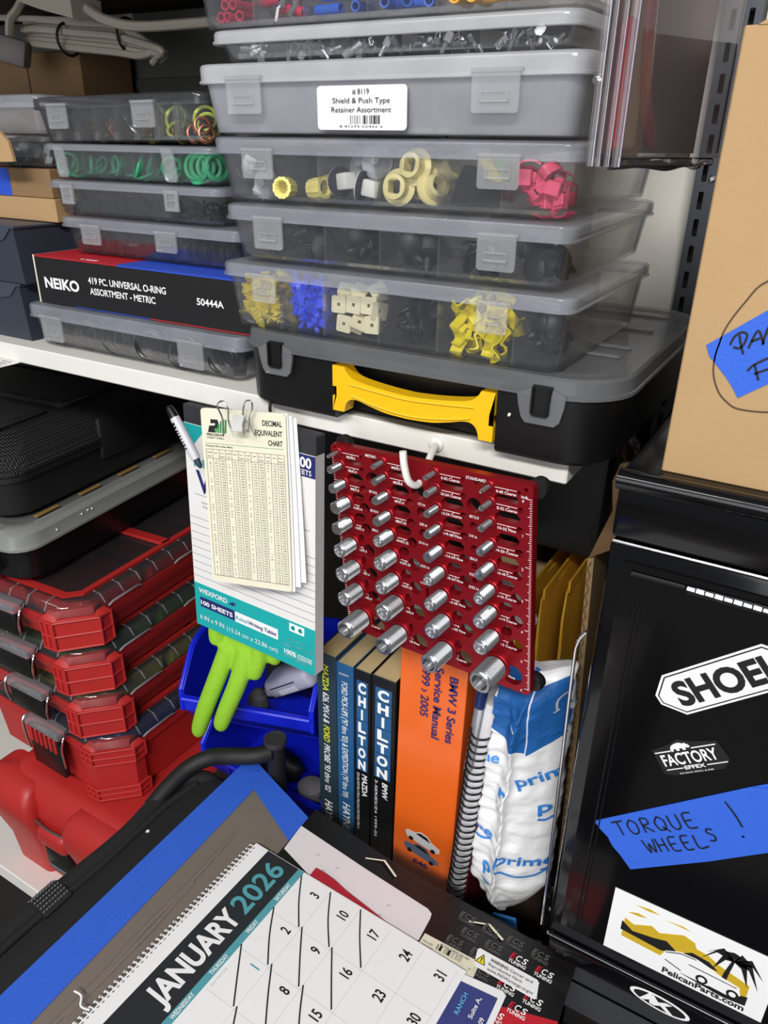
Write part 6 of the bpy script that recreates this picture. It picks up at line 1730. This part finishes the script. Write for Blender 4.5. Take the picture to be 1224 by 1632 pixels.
        bl = MB()
        for s_ in (-1, 1):
            bl.tube(spline([(xc + s_ * 0.035, 0.002, hb + 0.006), (xc + s_ * 0.040, -0.008, hb + 0.002), (xc + s_ * 0.038, -0.0115, hb - 0.015), (xc + s_ * 0.036, -0.0095, (hb - 0.03) if not deep else hb - 0.045)], 5), 0.0015, 6)
        bl.build('wire_bail', chrome, t)
    return t
cup_red = mat('red_tray_cups', (176, 26, 30), 0.5)
cup_green = mat('green_tray_cups', (62, 108, 46), 0.5)
cup_lime = mat('olive_lime_cups', (128, 140, 44), 0.5)
cup_blue = mat('blue_tray_cups', (36, 52, 130), 0.5)
red_box('top red organizer with clear lid, directly under the smoky lid organizer', -0.6530, 0.4395, 0.9625, 0.0635, 0.055, cup_red)
red_box('red organizer with green inner trays, second from the top', -0.6480, 0.4395, 0.9000, 0.0635, 0.035, cup_green)
red_box('red organizer with olive inner trays, third from the top', -0.6420, 0.4395, 0.8375, 0.0635, 0.005, cup_lime)
red_box('deep red organizer at the bottom of the stack with blue inner trays', -0.6330, 0.4395, 0.7360, 0.1025, -0.03, cup_blue, True)
# hardware seen in the top organizer's rear cup
t = thing('screw_pile', 'tangle of small brassy screws in the top red organizer', 'screws', (-0.735, 0.655, 1.0035))
b = MB()
rr = random.Random(12)
for i in range(40):
    p = Vector((rr.uniform(-0.05, 0.035), rr.uniform(-0.03, 0.08), rr.uniform(0.0, 0.004)))
    a = rr.uniform(0, PI)
    d = Vector((math.cos(a), math.sin(a), rr.uniform(-.2, .2))) * 0.008
    b.tube([p - d, p + d], 0.0009, 5)
o = b.build('screws', brass, t)
o['kind'] = 'stuff'
t['kind'] = 'stuff'

# ------------------------------------------------------------------ smoky lid organizer and rugged case on top
t = thing('lidded_organizer', 'black organizer with a smoky grey lid on top of the red organizers', 'tool organizer', (-0.7245, 0.4400, 1.0260), (0, 0, 0.105))
w_, d_ = 0.36, 0.34
def rc(i, z, r=0.03):
    return ring_z(rrect(-w_ + i, -i, i, d_ - i, r, 5), z)
MB().loft([rc(0.020, 0.0), rc(0.014, 0.006), rc(0.008, 0.050)]).build('body', black_pl, t)
MB().loft([rc(0.001, 0.049), rc(0, 0.050), rc(0, 0.053), rc(0.0015, 0.055), rc(0.003, 0.068), rc(0.008, 0.0725), rc(0.020, 0.0730), rc(0.024, 0.0700)]).build('lid', mat('smoky_lid', (136, 138, 136), 0.35, var=0.05), t)
b = MB()
for i in range(4):
    b.box(-0.030, -0.024, 0.05 + i * 0.07, 0.085 + i * 0.07, 0.0725, 0.0745, 0.0006)
b.build('lid_tabs', mat('tan_label', (150, 118, 66), 0.6), t)
MB().box(-0.085, -0.050, -0.004, 0.012, 0.012, 0.056, 0.004, 2).build('latch', mat('olive_black_plastic', (46, 47, 42), 0.5), t)
b = MB()
for x, z in ((-0.002, 0.062),):
    pass
for i, (y, z) in enumerate(((0.055, 0.060), (0.095, 0.063), (0.105, 0.064), (0.112, 0.063))):
    b.ball((-0.0012, y, z), 0.0012, u=8, v=6)
b.build('paint_flecks', paper_white, t)

t = thing('rugged_case', 'black textured hard case lying on the smoky lid organizer', 'tool case', (-0.7480, 0.452, 1.1005), (0, 0, 0.10))
w_, d_ = 0.42, 0.36
def rk(i, z, r=0.035):
    return ring_z(rrect(-w_ + i, -i, i, d_ - i, r, 5), z)
MB().loft([rk(0.016, 0.0), rk(0.010, 0.005), rk(0.006, 0.046), rk(0.002, 0.048), rk(0.002, 0.054)]).build('lower_shell', black_soft, t)
MB().loft([rk(0.002, 0.0555), rk(0.002, 0.060), rk(0.006, 0.063), rk(0.010, 0.075), rk(0.034, 0.094), rk(0.042, 0.096)]).build('upper_shell', black_dots, t)
b = MB()
b.box(-0.36, -0.045, 0.035, 0.115, 0.094, 0.1030, 0.007, 2)
b.box(-0.36, -0.045, 0.135, 0.235, 0.094, 0.1040, 0.007, 2)
b.box(-0.36, -0.045, 0.250, 0.330, 0.094, 0.1030, 0.007, 2)
b.build('top_panel', black_dots, t)
MB().box(-0.010, -0.001, 0.150, 0.230, 0.030, 0.085, 0.004, 2).build('side_latch', black_soft, t)
tp_ = thing('paper_label', 'white printed label sheet sticking out under the front edge of the white shelf, far left', 'label', (-0.905, 0.4620, 1.2869), (0, 0, 0.0))
MB().box(0, 0.177, 0, 0.060, 0, 0.0005).build('sheet', paper_white, tp_)
flats('printed_lines', [(rect(x0_, x1_, 0.006 + 0.006 * i, 0.0085 + 0.006 * i), TP(0, 0, 0.0005)) for i in range(5) for x0_, x1_ in ((0.10, 0.118), (0.121, 0.131), (0.134, 0.152), (0.155, 0.170))], grey_pr, tp_, 0.0001)

# ------------------------------------------------------------------ big red toolbox
t = thing('red_toolbox', 'large red toolbox on the lower white shelf under the red organizers', 'toolbox', (-0.8420, 0.402, 0.5605))
b = MB()
b.loft([ring_z(rrect(0.018, 0.412, 0.018, 0.42, 0.02, 4), 0.0), ring_z(rrect(0.008, 0.422, 0.008, 0.43, 0.022, 4), 0.07), ring_z(rrect(0.004, 0.426, 0.006, 0.434, 0.024, 4), 0.128), ring_z(rrect(0.006, 0.424, 0.010, 0.432, 0.026, 4), 0.158), ring_z(rrect(0.016, 0.414, 0.022, 0.422, 0.03, 4), 0.172), ring_z(rrect(0.03, 0.40, 0.036, 0.408, 0.03, 4), 0.1745)])
b.build('body', red_pl, t, smooth=60)
def pillar(x0, x1, name='front_pillar'):
    p = MB()
    def s(i, y0, z):
        return ring_z(rrect(x0 + i, x1 - i, y0, 0.05, 0.012, 4), z)
    p.loft([s(0.014, 0.012, 0.0), s(0.012, 0.008, 0.05), s(0.002, -0.004, 0.100), s(0.0, -0.010, 0.125), s(0.001, -0.010, 0.145), s(0.006, -0.004, 0.160), s(0.014, 0.008, 0.170)])
    return p.build(name, red_pl, t, smooth=60)
pillar(-0.02, 0.082)
pillar(0.142, 0.25)
pillar(0.31, 0.40)
MB().box(0.084, 0.140, -0.006, 0.012, 0.090, 0.122, 0.009, 3).build('latch_cap', red_pl, t)
MB().box(0.088, 0.138, -0.001, 0.014, 0.042, 0.092, 0.004, 2).build('latch', black_pl, t)
MB().tube(spline([(0.082, 0.0, 0.126), (0.112, -0.003, 0.1265), (0.142, 0.0, 0.126)], 5), 0.0016, 6).build('latch_trim', mat('dull_grey_metal', (120, 120, 122), 0.4, metal=0.7), t)
MB().box(0.095, 0.131, -0.003, 0.0, 0.052, 0.056, 0.001).build('latch_bar', steel, t)
# ------------------------------------------------------------------ table and black bag in front
t = thing('folding_table', 'low folding table under the black bag', 'table', (-0.49, -0.15, 0.0))
MB().box(0, 0.40, 0, 0.52, 0.745, 0.7745, 0.003).build('table_top', dark_wall, t)
for x in (0.03, 0.37):
    for y in (0.03, 0.49):
        MB().tube([(x, y, 0.0), (x, y, 0.746)], 0.012, 10).build('leg', black_soft, t)
t = thing('tool_bag', 'black fabric bag with a padded tube handle along the left edge of the table', 'bag', (0, 0, 0))
b = MB()
def bo(i, z, r=0.03):
    return ring_z(rrect(-0.482 + i, -0.095 - i, -0.145 + i, 0.446 - i, r, 5), z)
b.loft([bo(0.006, 0.7750), bo(0.0, 0.785), bo(-0.004, 0.83), bo(0.0, 0.882), bo(0.010, 0.8888)])
b.build('body', black_fabric, t, smooth=60)
pp = MB()
pp.tube(spline([(-0.487, -0.12, 0.884), (-0.488, 0.05, 0.885), (-0.4895, 0.20, 0.8855), (-0.4845, 0.27, 0.886), (-0.481, 0.335, 0.886), (-0.486, 0.385, 0.886), (-0.485, 0.415, 0.886), (-0.468, 0.434, 0.883), (-0.452, 0.440, 0.866)], 6), 0.0095, 12)
pp.tube(spline([(-0.4765, -0.12, 0.889), (-0.478, 0.2, 0.889), (-0.4725, 0.30, 0.8895), (-0.473, 0.38, 0.8895), (-0.468, 0.42, 0.889)], 6), 0.0035, 8)
pp.build('padded_edge', black_fabric, t, smooth=60)
wb = MB()
wb.loft([[(-0.4975, y_, 0.8800), (-0.4985, y_, 0.8890), (-0.4900, y_, 0.8965), (-0.4790, y_, 0.8958), (-0.4700, y_, 0.8912), (-0.4700, y_, 0.8895), (-0.4880, y_, 0.8800)] for y_ in (0.236, 0.264)])
web = wb.build('webbing', black_soft, t)
st = MB()
for k, (x_, z_) in enumerate(((-0.4938, 0.8936), (-0.4895, 0.8972), (-0.4855, 0.8970), (-0.4815, 0.8967), (-0.4775, 0.8958), (-0.4740, 0.8940))):
    for i in range(9):
        y_ = 0.2375 + i * 0.003
        st.box(x_ - 0.0003, x_ + 0.0003, y_, y_ + 0.0017, z_ - 0.0008, z_ + 0.0003)
st.build('stitching', grey_pr, web)
flat('paint_chip', [(-0.4660, 0.3475), (-0.4650, 0.3490), (-0.4635, 0.3488), (-0.4640, 0.3503), (-0.4650, 0.3515), (-0.4668, 0.3512), (-0.4672, 0.3492)], TP(0, 0, 0.8887), paper_white, t, 0.0006)
hd = MB()
hd.tube(spline([(-0.4880, 0.375, 0.885), (-0.4850, 0.400, 0.8955), (-0.4790, 0.424, 0.9035), (-0.4640, 0.441, 0.911), (-0.4420, 0.449, 0.917), (-0.4200, 0.4595, 0.920), (-0.4080, 0.4720, 0.921)], 7), 0.0090, 14)
hd.build('tube_handle', black_soft, t, smooth=60)
MB().tube([(-0.4065, 0.4790, 0.80), (-0.4065, 0.4790, 0.929)], 0.0098, 16).build('post', black_soft, t)
MB().rev([(0, 0), (0.0118, 0), (0.0122, 0.004), (0.0118, 0.0065), (0.0095, 0.0065), (0.0092, 0.0056), (0, 0.0056)], 18, Matrix.Translation((-0.4065, 0.4790, 0.929))).build('post_cap', mat('scuffed_black_plastic', (48, 48, 50), 0.6, var=0.3, vscale=200), t)

# film sheet taped down with blue tape
t = thing('taped_film', 'grey see through film sheet taped to the black bag along blue tape', 'plastic sheet', (0, 0, 0))
fm = MB()
fm.prism([(-0.4150, -0.12), (-0.12, -0.12), (-0.12, 0.36), (-0.3050, 0.4150), (-0.3400, 0.4250), (-0.4150, 0.4520)], 0.8890, 0.8896)
fm.build('film', silver_film, t)
fw = MB()
for k, (y0_, x_) in enumerate(((0.20, -0.392), (0.24, -0.388), (0.30, -0.392))):
    fw.tube(spline([(x_, y0_ - 0.05, 0.8899), (x_ + 0.003, y0_ + 0.03, 0.8904), (x_ + 0.001, y0_ + 0.09, 0.8899)], 5), 0.0022, 8, flat=0.4)
fw.build('film_crease', silver_film, t, smooth=60)
tb = MB()
tb.prism([(-0.4440, -0.12), (-0.4060, -0.12), (-0.4055, 0.1735), (-0.4105, 0.4455), (-0.4445, 0.4810)], 0.8898, 0.8904)
tb.build('side_tape', tape_blue, t)
tb = MB()
tb.prism([(-0.4445, 0.4812), (-0.4110, 0.4452), (-0.3370, 0.4100), (-0.3300, 0.4400), (-0.3445, 0.4456)], 0.8905, 0.8910)
tb.build('back_tape', tape_blue, t)
MB().prism([(-0.4290, 0.4640), (-0.4240, 0.4610), (-0.4225, 0.4660)], 0.8911, 0.8920).build('tape_wrinkle', tape_blue, t)

# black parts envelope
t = thing('parts_envelope', 'glossy black parts envelope with repeated logos lying under the calendar', 'envelope', (0, 0, 0))
eo = [(-0.3390, 0.4555), (-0.2950, 0.4490), (-0.2527, 0.4430), (-0.2150, 0.4400), (-0.1836, 0.4390), (-0.1330, 0.4364), (-0.0915, 0.4357), (-0.0617, 0.4400), (-0.0590, 0.3820), (-0.0580, 0.34), (-0.062, 0.30), (-0.338, 0.30)]
slot1 = [(-0.2650, 0.4316), (-0.2480, 0.4385), (-0.2303, 0.4290), (-0.2312, 0.4255), (-0.2480, 0.4335)]
slot2 = [(-0.1539, 0.4230), (-0.1374, 0.4293), (-0.1218, 0.4222), (-0.1225, 0.4190), (-0.1374, 0.4240)]
cu = bpy.data.curves.new('e', 'CURVE')
cu.dimensions = '2D'
cu.fill_mode = 'BOTH'
cu.extrude = 0.0007
for pts in (eo, slot1, slot2):
    s = cu.splines.new('POLY')
    s.points.add(len(pts) - 1)
    for i, p in enumerate(pts):
        s.points[i].co = (p[0], p[1], 0, 1)
    s.use_cyclic_u = True
o = bpy.data.objects.new('e', cu)
COL.objects.link(o)
bpy.context.view_layer.update()
me = bpy.data.meshes.new_from_object(o.evaluated_get(bpy.context.evaluated_depsgraph_get()))
bpy.data.objects.remove(o)
me.transform(Matrix.Translation((0, 0, 0.8920)))
me.materials.clear()
me.materials.append(mat('black_glossy_film', (24, 23, 23), 0.3, var=0.1, bump=0.15, bscale=60))
eb = bpy.data.objects.new('sleeve', me)
COL.objects.link(eb)
eb.parent = t
EZ = 0.8928
b = MB()
for s_ in (slot1, slot2):
    for a, c in ((s_[1], s_[2]), (s_[0], s_[1])):
        b.tube([(a[0], a[1], EZ), (c[0], c[1], EZ)], 0.0006 if a is s_[0] else 0.0010, 6)
b.build('slot_edge', paper_cream, t)
ecs, tun, red_e = [], [], []
grey_i = []
for r_ in range(6):
    for c in range(5):
        x = -0.1635 + c * 0.0222 + (0.008 if r_ % 2 else 0)
        y = 0.4235 - r_ * 0.0128
        if x > -0.0775:
            continue
        dim = c < 2 or r_ == 0
        (grey_i if dim else ecs).append(('C', TP(x + 0.0050, y, EZ), 0.0052, {'w': 0.0045, 'bold': 0.02, 'shear': 0.2}))
        (grey_i if dim else ecs).append(('S', TP(x + 0.0102, y, EZ), 0.0052, {'w': 0.0045, 'bold': 0.02, 'shear': 0.2}))
        (grey_i if dim else ecs).append(('TUNING', TP(x, y - 0.0040, EZ), 0.0030, {'w': 0.0150, 'bold': 0.025, 'shear': 0.1}))
        (grey_i if dim else red_e).append(('E', TP(x, y, EZ), 0.0052, {'w': 0.0045, 'bold': 0.03, 'shear': 0.2}))
letters(ecs, paper_white, t)
letters(grey_i, mat('dim_grey_print', (92, 88, 86), 0.6), t)
letters(red_e, red_pr, t)
MB().prism([(-0.1500, 0.3480), (-0.1003, 0.3700), (-0.0593, 0.3815), (-0.0585, 0.34), (-0.15, 0.33)], EZ - 0.0002, EZ + 0.0003).build('red_band', red_pr, t)
# labels on the envelope
lb = MB()
lb.prism([(-0.3388, 0.4306), (-0.2600, 0.4215), (-0.1900, 0.4150), (-0.1850, 0.4125), (-0.1838, 0.4080), (-0.1830, 0.3850), (-0.1850, 0.3825), (-0.3004, 0.3890), (-0.3369, 0.4003)], EZ, EZ + 0.0003)
tag(lb.build('blank_label', mat('pinkish_white_label', (232, 226, 228), 0.5, var=0.01), t), 'long white label')
flats('corner_marks', [([(x, y), (x + 0.003, y), (x + 0.003, y - 0.0004), (x + 0.0004, y - 0.0004), (x + 0.0004, y - 0.003), (x, y - 0.003)], TP(0, 0, EZ + 0.0003)) for x, y in ((-0.306, 0.412), (-0.282, 0.409), (-0.292, 0.4000), (-0.222, 0.4005), (-0.224, 0.388))], grey_pr, t, 0.0002)
bl = MB().prism([(-0.1812, 0.3930), (-0.1301, 0.3936), (-0.1297, 0.3740), (-0.182, 0.3740)], EZ + 0.0003, EZ + 0.0006).build('barcode_label', paper_cream, t)
flats('barcode', [(p, TP(0, 0, EZ + 0.0006)) for p in bars(-0.1670, -0.1440, 0.3850, 0.3900, 9, 30)], black_print, bl, 0.0002)
letters([('0018102EC5018', TP(-0.1390, 0.3915, EZ + 0.0006, PI), 0.0018, {'w': 0.026}), ('10EC5018A', TP(-0.1685, 0.3835, EZ + 0.0006, PI), 0.0016, {'w': 0.0105}), ('QTY 001', TP(-0.1705, 0.3870, EZ + 0.0006, PI), 0.0016, {'w': 0.009}), ('N', TP(-0.1345, 0.3845, EZ + 0.0006, PI), 0.0018)], black_print, bl)
wl = MB().prism([(-0.1352, 0.4048), (-0.0845, 0.4040), (-0.0825, 0.4020), (-0.0797, 0.3895), (-0.0812, 0.3878), (-0.1320, 0.3885), (-0.1340, 0.3905), (-0.1366, 0.4028)], EZ + 0.0007, EZ + 0.0010).build('warning_label', paper_white, t)
WZ = EZ + 0.0010
flat('warning_triangle', [(-0.1345, 0.3925), (-0.1255, 0.3925), (-0.1300, 0.4015)], TP(0, 0, WZ), black_print, wl, 0.0002)
flat('warning_triangle_fill', [(-0.1334, 0.3931), (-0.1266, 0.3931), (-0.1300, 0.3998)], TP(0, 0, WZ + 0.0002), yellow_bt, wl, 0.0001)
letters([('!', TP(-0.1300, 0.3938, WZ + 0.0003), 0.0038, {'align': 'C', 'bold': 0.03}), ('WARNING:', TP(-0.1235, 0.3985, WZ), 0.0026, {'w': 0.0160, 'bold': 0.02}), ('Cancer and', TP(-0.1065, 0.3985, WZ), 0.0026, {'w': 0.0195}), ('Reproductive Harm', TP(-0.1235, 0.3943, WZ), 0.0026, {'w': 0.0290}),
         ('www.P65Warnings.ca.gov', TP(-0.1230, 0.3900, WZ), 0.0026, {'w': 0.0395})], black_print, wl)
# red strap
t = thing('red_strap', 'thin red fabric strap sticking out from under the calendar', 'strap', (0, 0, 0))
b = MB()
b.loft([[(x, y0_, 0.8934), (x, y1_, 0.8934), (x, y1_, 0.8944 + dz), (x, y0_, 0.8944 + dz)] for x, y0_, y1_, dz in ((-0.2975, 0.3880, 0.3968, 0.001), (-0.2870, 0.3870, 0.3965, 0.0012), (-0.2760, 0.3870, 0.3952, 0.001), (-0.2600, 0.3860, 0.3915, 0.0006), (-0.2350, 0.3840, 0.3875, 0.0004), (-0.2090, 0.3815, 0.3832, 0.0002))])
b.build('webbing', mat('red_fabric', (176, 24, 44), 0.8, bump=0.4, bscale=900), t, smooth=60)
MB().box(-0.2780, -0.2480, 0.3845, 0.3868, 0.8934, 0.8941).build('striped_edge', paper_cream, t)

# navy and white card
t = thing('address_card', 'white bordered navy card with blue and white lettering under the calendar corner', 'card', (0, 0, 0))
MB().prism([(-0.150, 0.3752), (-0.1045, 0.3800), (-0.1010, 0.3780), (-0.1010, 0.30), (-0.150, 0.30)], 0.8948, 0.8953).build('card', paper_white, t)
CZ = 0.8953
flat('navy_field', [(-0.150, 0.3690), (-0.1058, 0.3726), (-0.1058, 0.30), (-0.150, 0.30)], TP(0, 0, CZ), mat('dusty_navy_print', (56, 66, 128), 0.5, var=0.02), t, 0.0002)
letters([('RANCH', TP(-0.1270, 0.3630, CZ + 0.0002, PI / 2), 0.0036, {'align': 'R', 'w': 0.0185, 'bold': 0.01})], mat('sky_blue_print', (110, 190, 235), 0.5), t)
letters([('Suite A,', TP(-0.1165, 0.3655, CZ + 0.0002, PI / 2), 0.0036, {'align': 'R', 'w': 0.0185, 'bold': 0.015}), ('09', TP(-0.1080, 0.3520, CZ + 0.0002, PI / 2), 0.0036, {'align': 'R', 'w': 0.0050, 'bold': 0.015})], paper_white, t)

# ------------------------------------------------------------------ wall calendar
CA = math.atan2(0.999, 0.045)
t = thing('calendar', 'white January 2026 wall calendar with a torn spiral edge in the foreground', 'calendar', (-0.303, 0.3862, 0.8956), (0, 0, CA))
# local: u right along the week, v up the page
UL = -0.40
for k in range(3):
    d = 0.0012 * (2 - k)
    MB().box(UL, 0.0 + d * 0.4, -0.1645 - d, 0.0585, 0.0003 * k, 0.0003 * k + 0.00025).build('page', paper_white, t)
pz = 0.00085
pg = t.children[-1]
flat('title_band', rect(UL, 0.0, 0.0066, 0.0432), TP(0, 0, pz), mat('charcoal_print', (36, 40, 44), 0.5), pg, 0.0001)
flat('weekday_band', rect(UL, 0.0, 0.0, 0.0066), TP(0, 0, pz), teal_cal, pg, 0.0001)
letters([('JANUARY', TP(-0.1570, 0.0158, pz + 0.0001), 0.0195, {'w': 0.0915, 'bold': 0.035})], paper_white, pg, lift=0.0002)
letters([('2026', TP(-0.0620, 0.0158, pz + 0.0001), 0.0195, {'w': 0.0545, 'bold': 0.02})], teal_cal, pg, lift=0.0002)
days = ['SUNDAY', 'MONDAY', 'TUESDAY', 'WEDNESDAY', 'THURSDAY', 'FRIDAY', 'SATURDAY']
def colu(i):
    return -0.0065 - (6 - i) * 0.0400
letters([(d, TP(colu(i) - 0.0200, 0.0014, pz + 0.0001), 0.0038, {'align': 'C', 'sx': 0.70, 'bold': 0.02}) for i, d in enumerate(days)] + [('A better blend of black', TP(-0.205, 0.0150, pz + 0.0001), 0.0018, {'align': 'R', 'w': 0.02})], paper_white, pg, lift=0.0002)
gl = []
for r_ in range(1, 6):
    gl.append((rect(UL, -0.004, -0.0322 * r_ - 0.00012, -0.0322 * r_ + 0.00012), TP(0, 0, pz)))
for i in range(7):
    gl.append((rect(colu(i) - 0.0400 - 0.00012, colu(i) - 0.0400 + 0.00012, -0.161, -0.003), TP(0, 0, pz)))
flats('grid', gl, lightgrey_pr, pg, 0.0001)
nums, teal_n = [], []
for dnum in range(1, 32):
    i = (dnum + 3) % 7
    r_ = (dnum + 3) // 7
    q = (teal_n if dnum == 1 else nums)
    q.append((str(dnum), TP(colu(i) - 0.0050, -0.0322 * r_ - 0.0270, pz), 0.0092, {'align': 'R', 'sx': 0.66, 'bold': 0.02}))
letters(nums, black_print, pg, lift=0.0002)
letters(teal_n, teal_cal, pg, lift=0.0002)
letters([("New Year's Day", TP(colu(4) - 0.0365, -0.0050, pz), 0.0022, {'w': 0.0180})], lightgrey_pr, pg, lift=0.0002)
sl = []
for i, r_ in ((6, 0), (5, 0), (4, 0), (6, 1), (5, 1), (4, 1), (3, 1), (6, 2), (5, 2), (4, 2), (3, 2)):
    a = (colu(i) + 0.0035 + 0.001 * math.sin(i * 3 + r_), -0.0322 * r_ + 0.000)
    c = (colu(i) - 0.0385, -0.0322 * r_ - 0.0300)
    m_ = ((a[0] + c[0]) / 2 + 0.0012 * math.sin(i * 2.0 + r_ * 5), (a[1] + c[1]) / 2 + 0.0010)
    sl.append([a, m_, c])
strokes('pen_strikes', sl, 0.0006, TP(0, 0, pz), black_print, pg, lift=0.0003)
# torn strip of holes along the top edge
tr = MB()
n_ = 82
for i in range(n_):
    u = -0.0035 - i * 0.0048
    tr.box(u - 0.0006, u + 0.0006, 0.0580, 0.0618 + 0.0006 * math.sin(i * 2.3), 0.0001, 0.0004, 0, 1, )
    tr.prism([(u - 0.0014, 0.0616), (u + 0.0004, 0.0612), (u + 0.0002, 0.0632), (u - 0.0018, 0.0630)], 0.0001, 0.0004)
tr.build('torn_edge', paper_white, t, smooth=0)
flats('punch_holes', [([(-0.0055 - i * 0.0048 + a, 0.0565 + b_) for a, b_ in ((-0.0011, -0.0004), (0.0009, -0.0007), (0.0013, 0.0003), (-0.0009, 0.0006))], TP(0, 0, pz)) for i in range(n_)], silver_film, t, 0.0001)
MB().tube(spline([(-0.188, 0.060, 0.0006), (-0.190, 0.068, 0.0012), (-0.185, 0.074, 0.0018), (-0.186, 0.0810, 0.0030)], 5), 0.0008, 6, flat=0.4).build('paper_shred', paper_white, t)
# ------------------------------------------------------------------ put every origin at the base of its thing
bpy.context.view_layer.update()
done_mesh = set()
for o in list(COL.objects):
    if o.parent is not None or o.type not in ('EMPTY', 'MESH') or o.location.length > 1e-6:
        continue
    pts = []
    for c in [o] + list(o.children_recursive):
        if c.type == 'MESH':
            pts += [c.matrix_world @ Vector(q) for q in c.bound_box]
    if not pts:
        continue
    lo = Vector([min(p[i] for p in pts) for i in range(3)])
    hi = Vector([max(p[i] for p in pts) for i in range(3)])
    base = Vector(((lo.x + hi.x) / 2, (lo.y + hi.y) / 2, lo.z))
    if o.type == 'EMPTY':
        o.location = base
        for c in o.children:
            c.location = c.location - base
    elif o.data.users == 1:
        o.data.transform(Matrix.Translation(-base))
        o.location = base
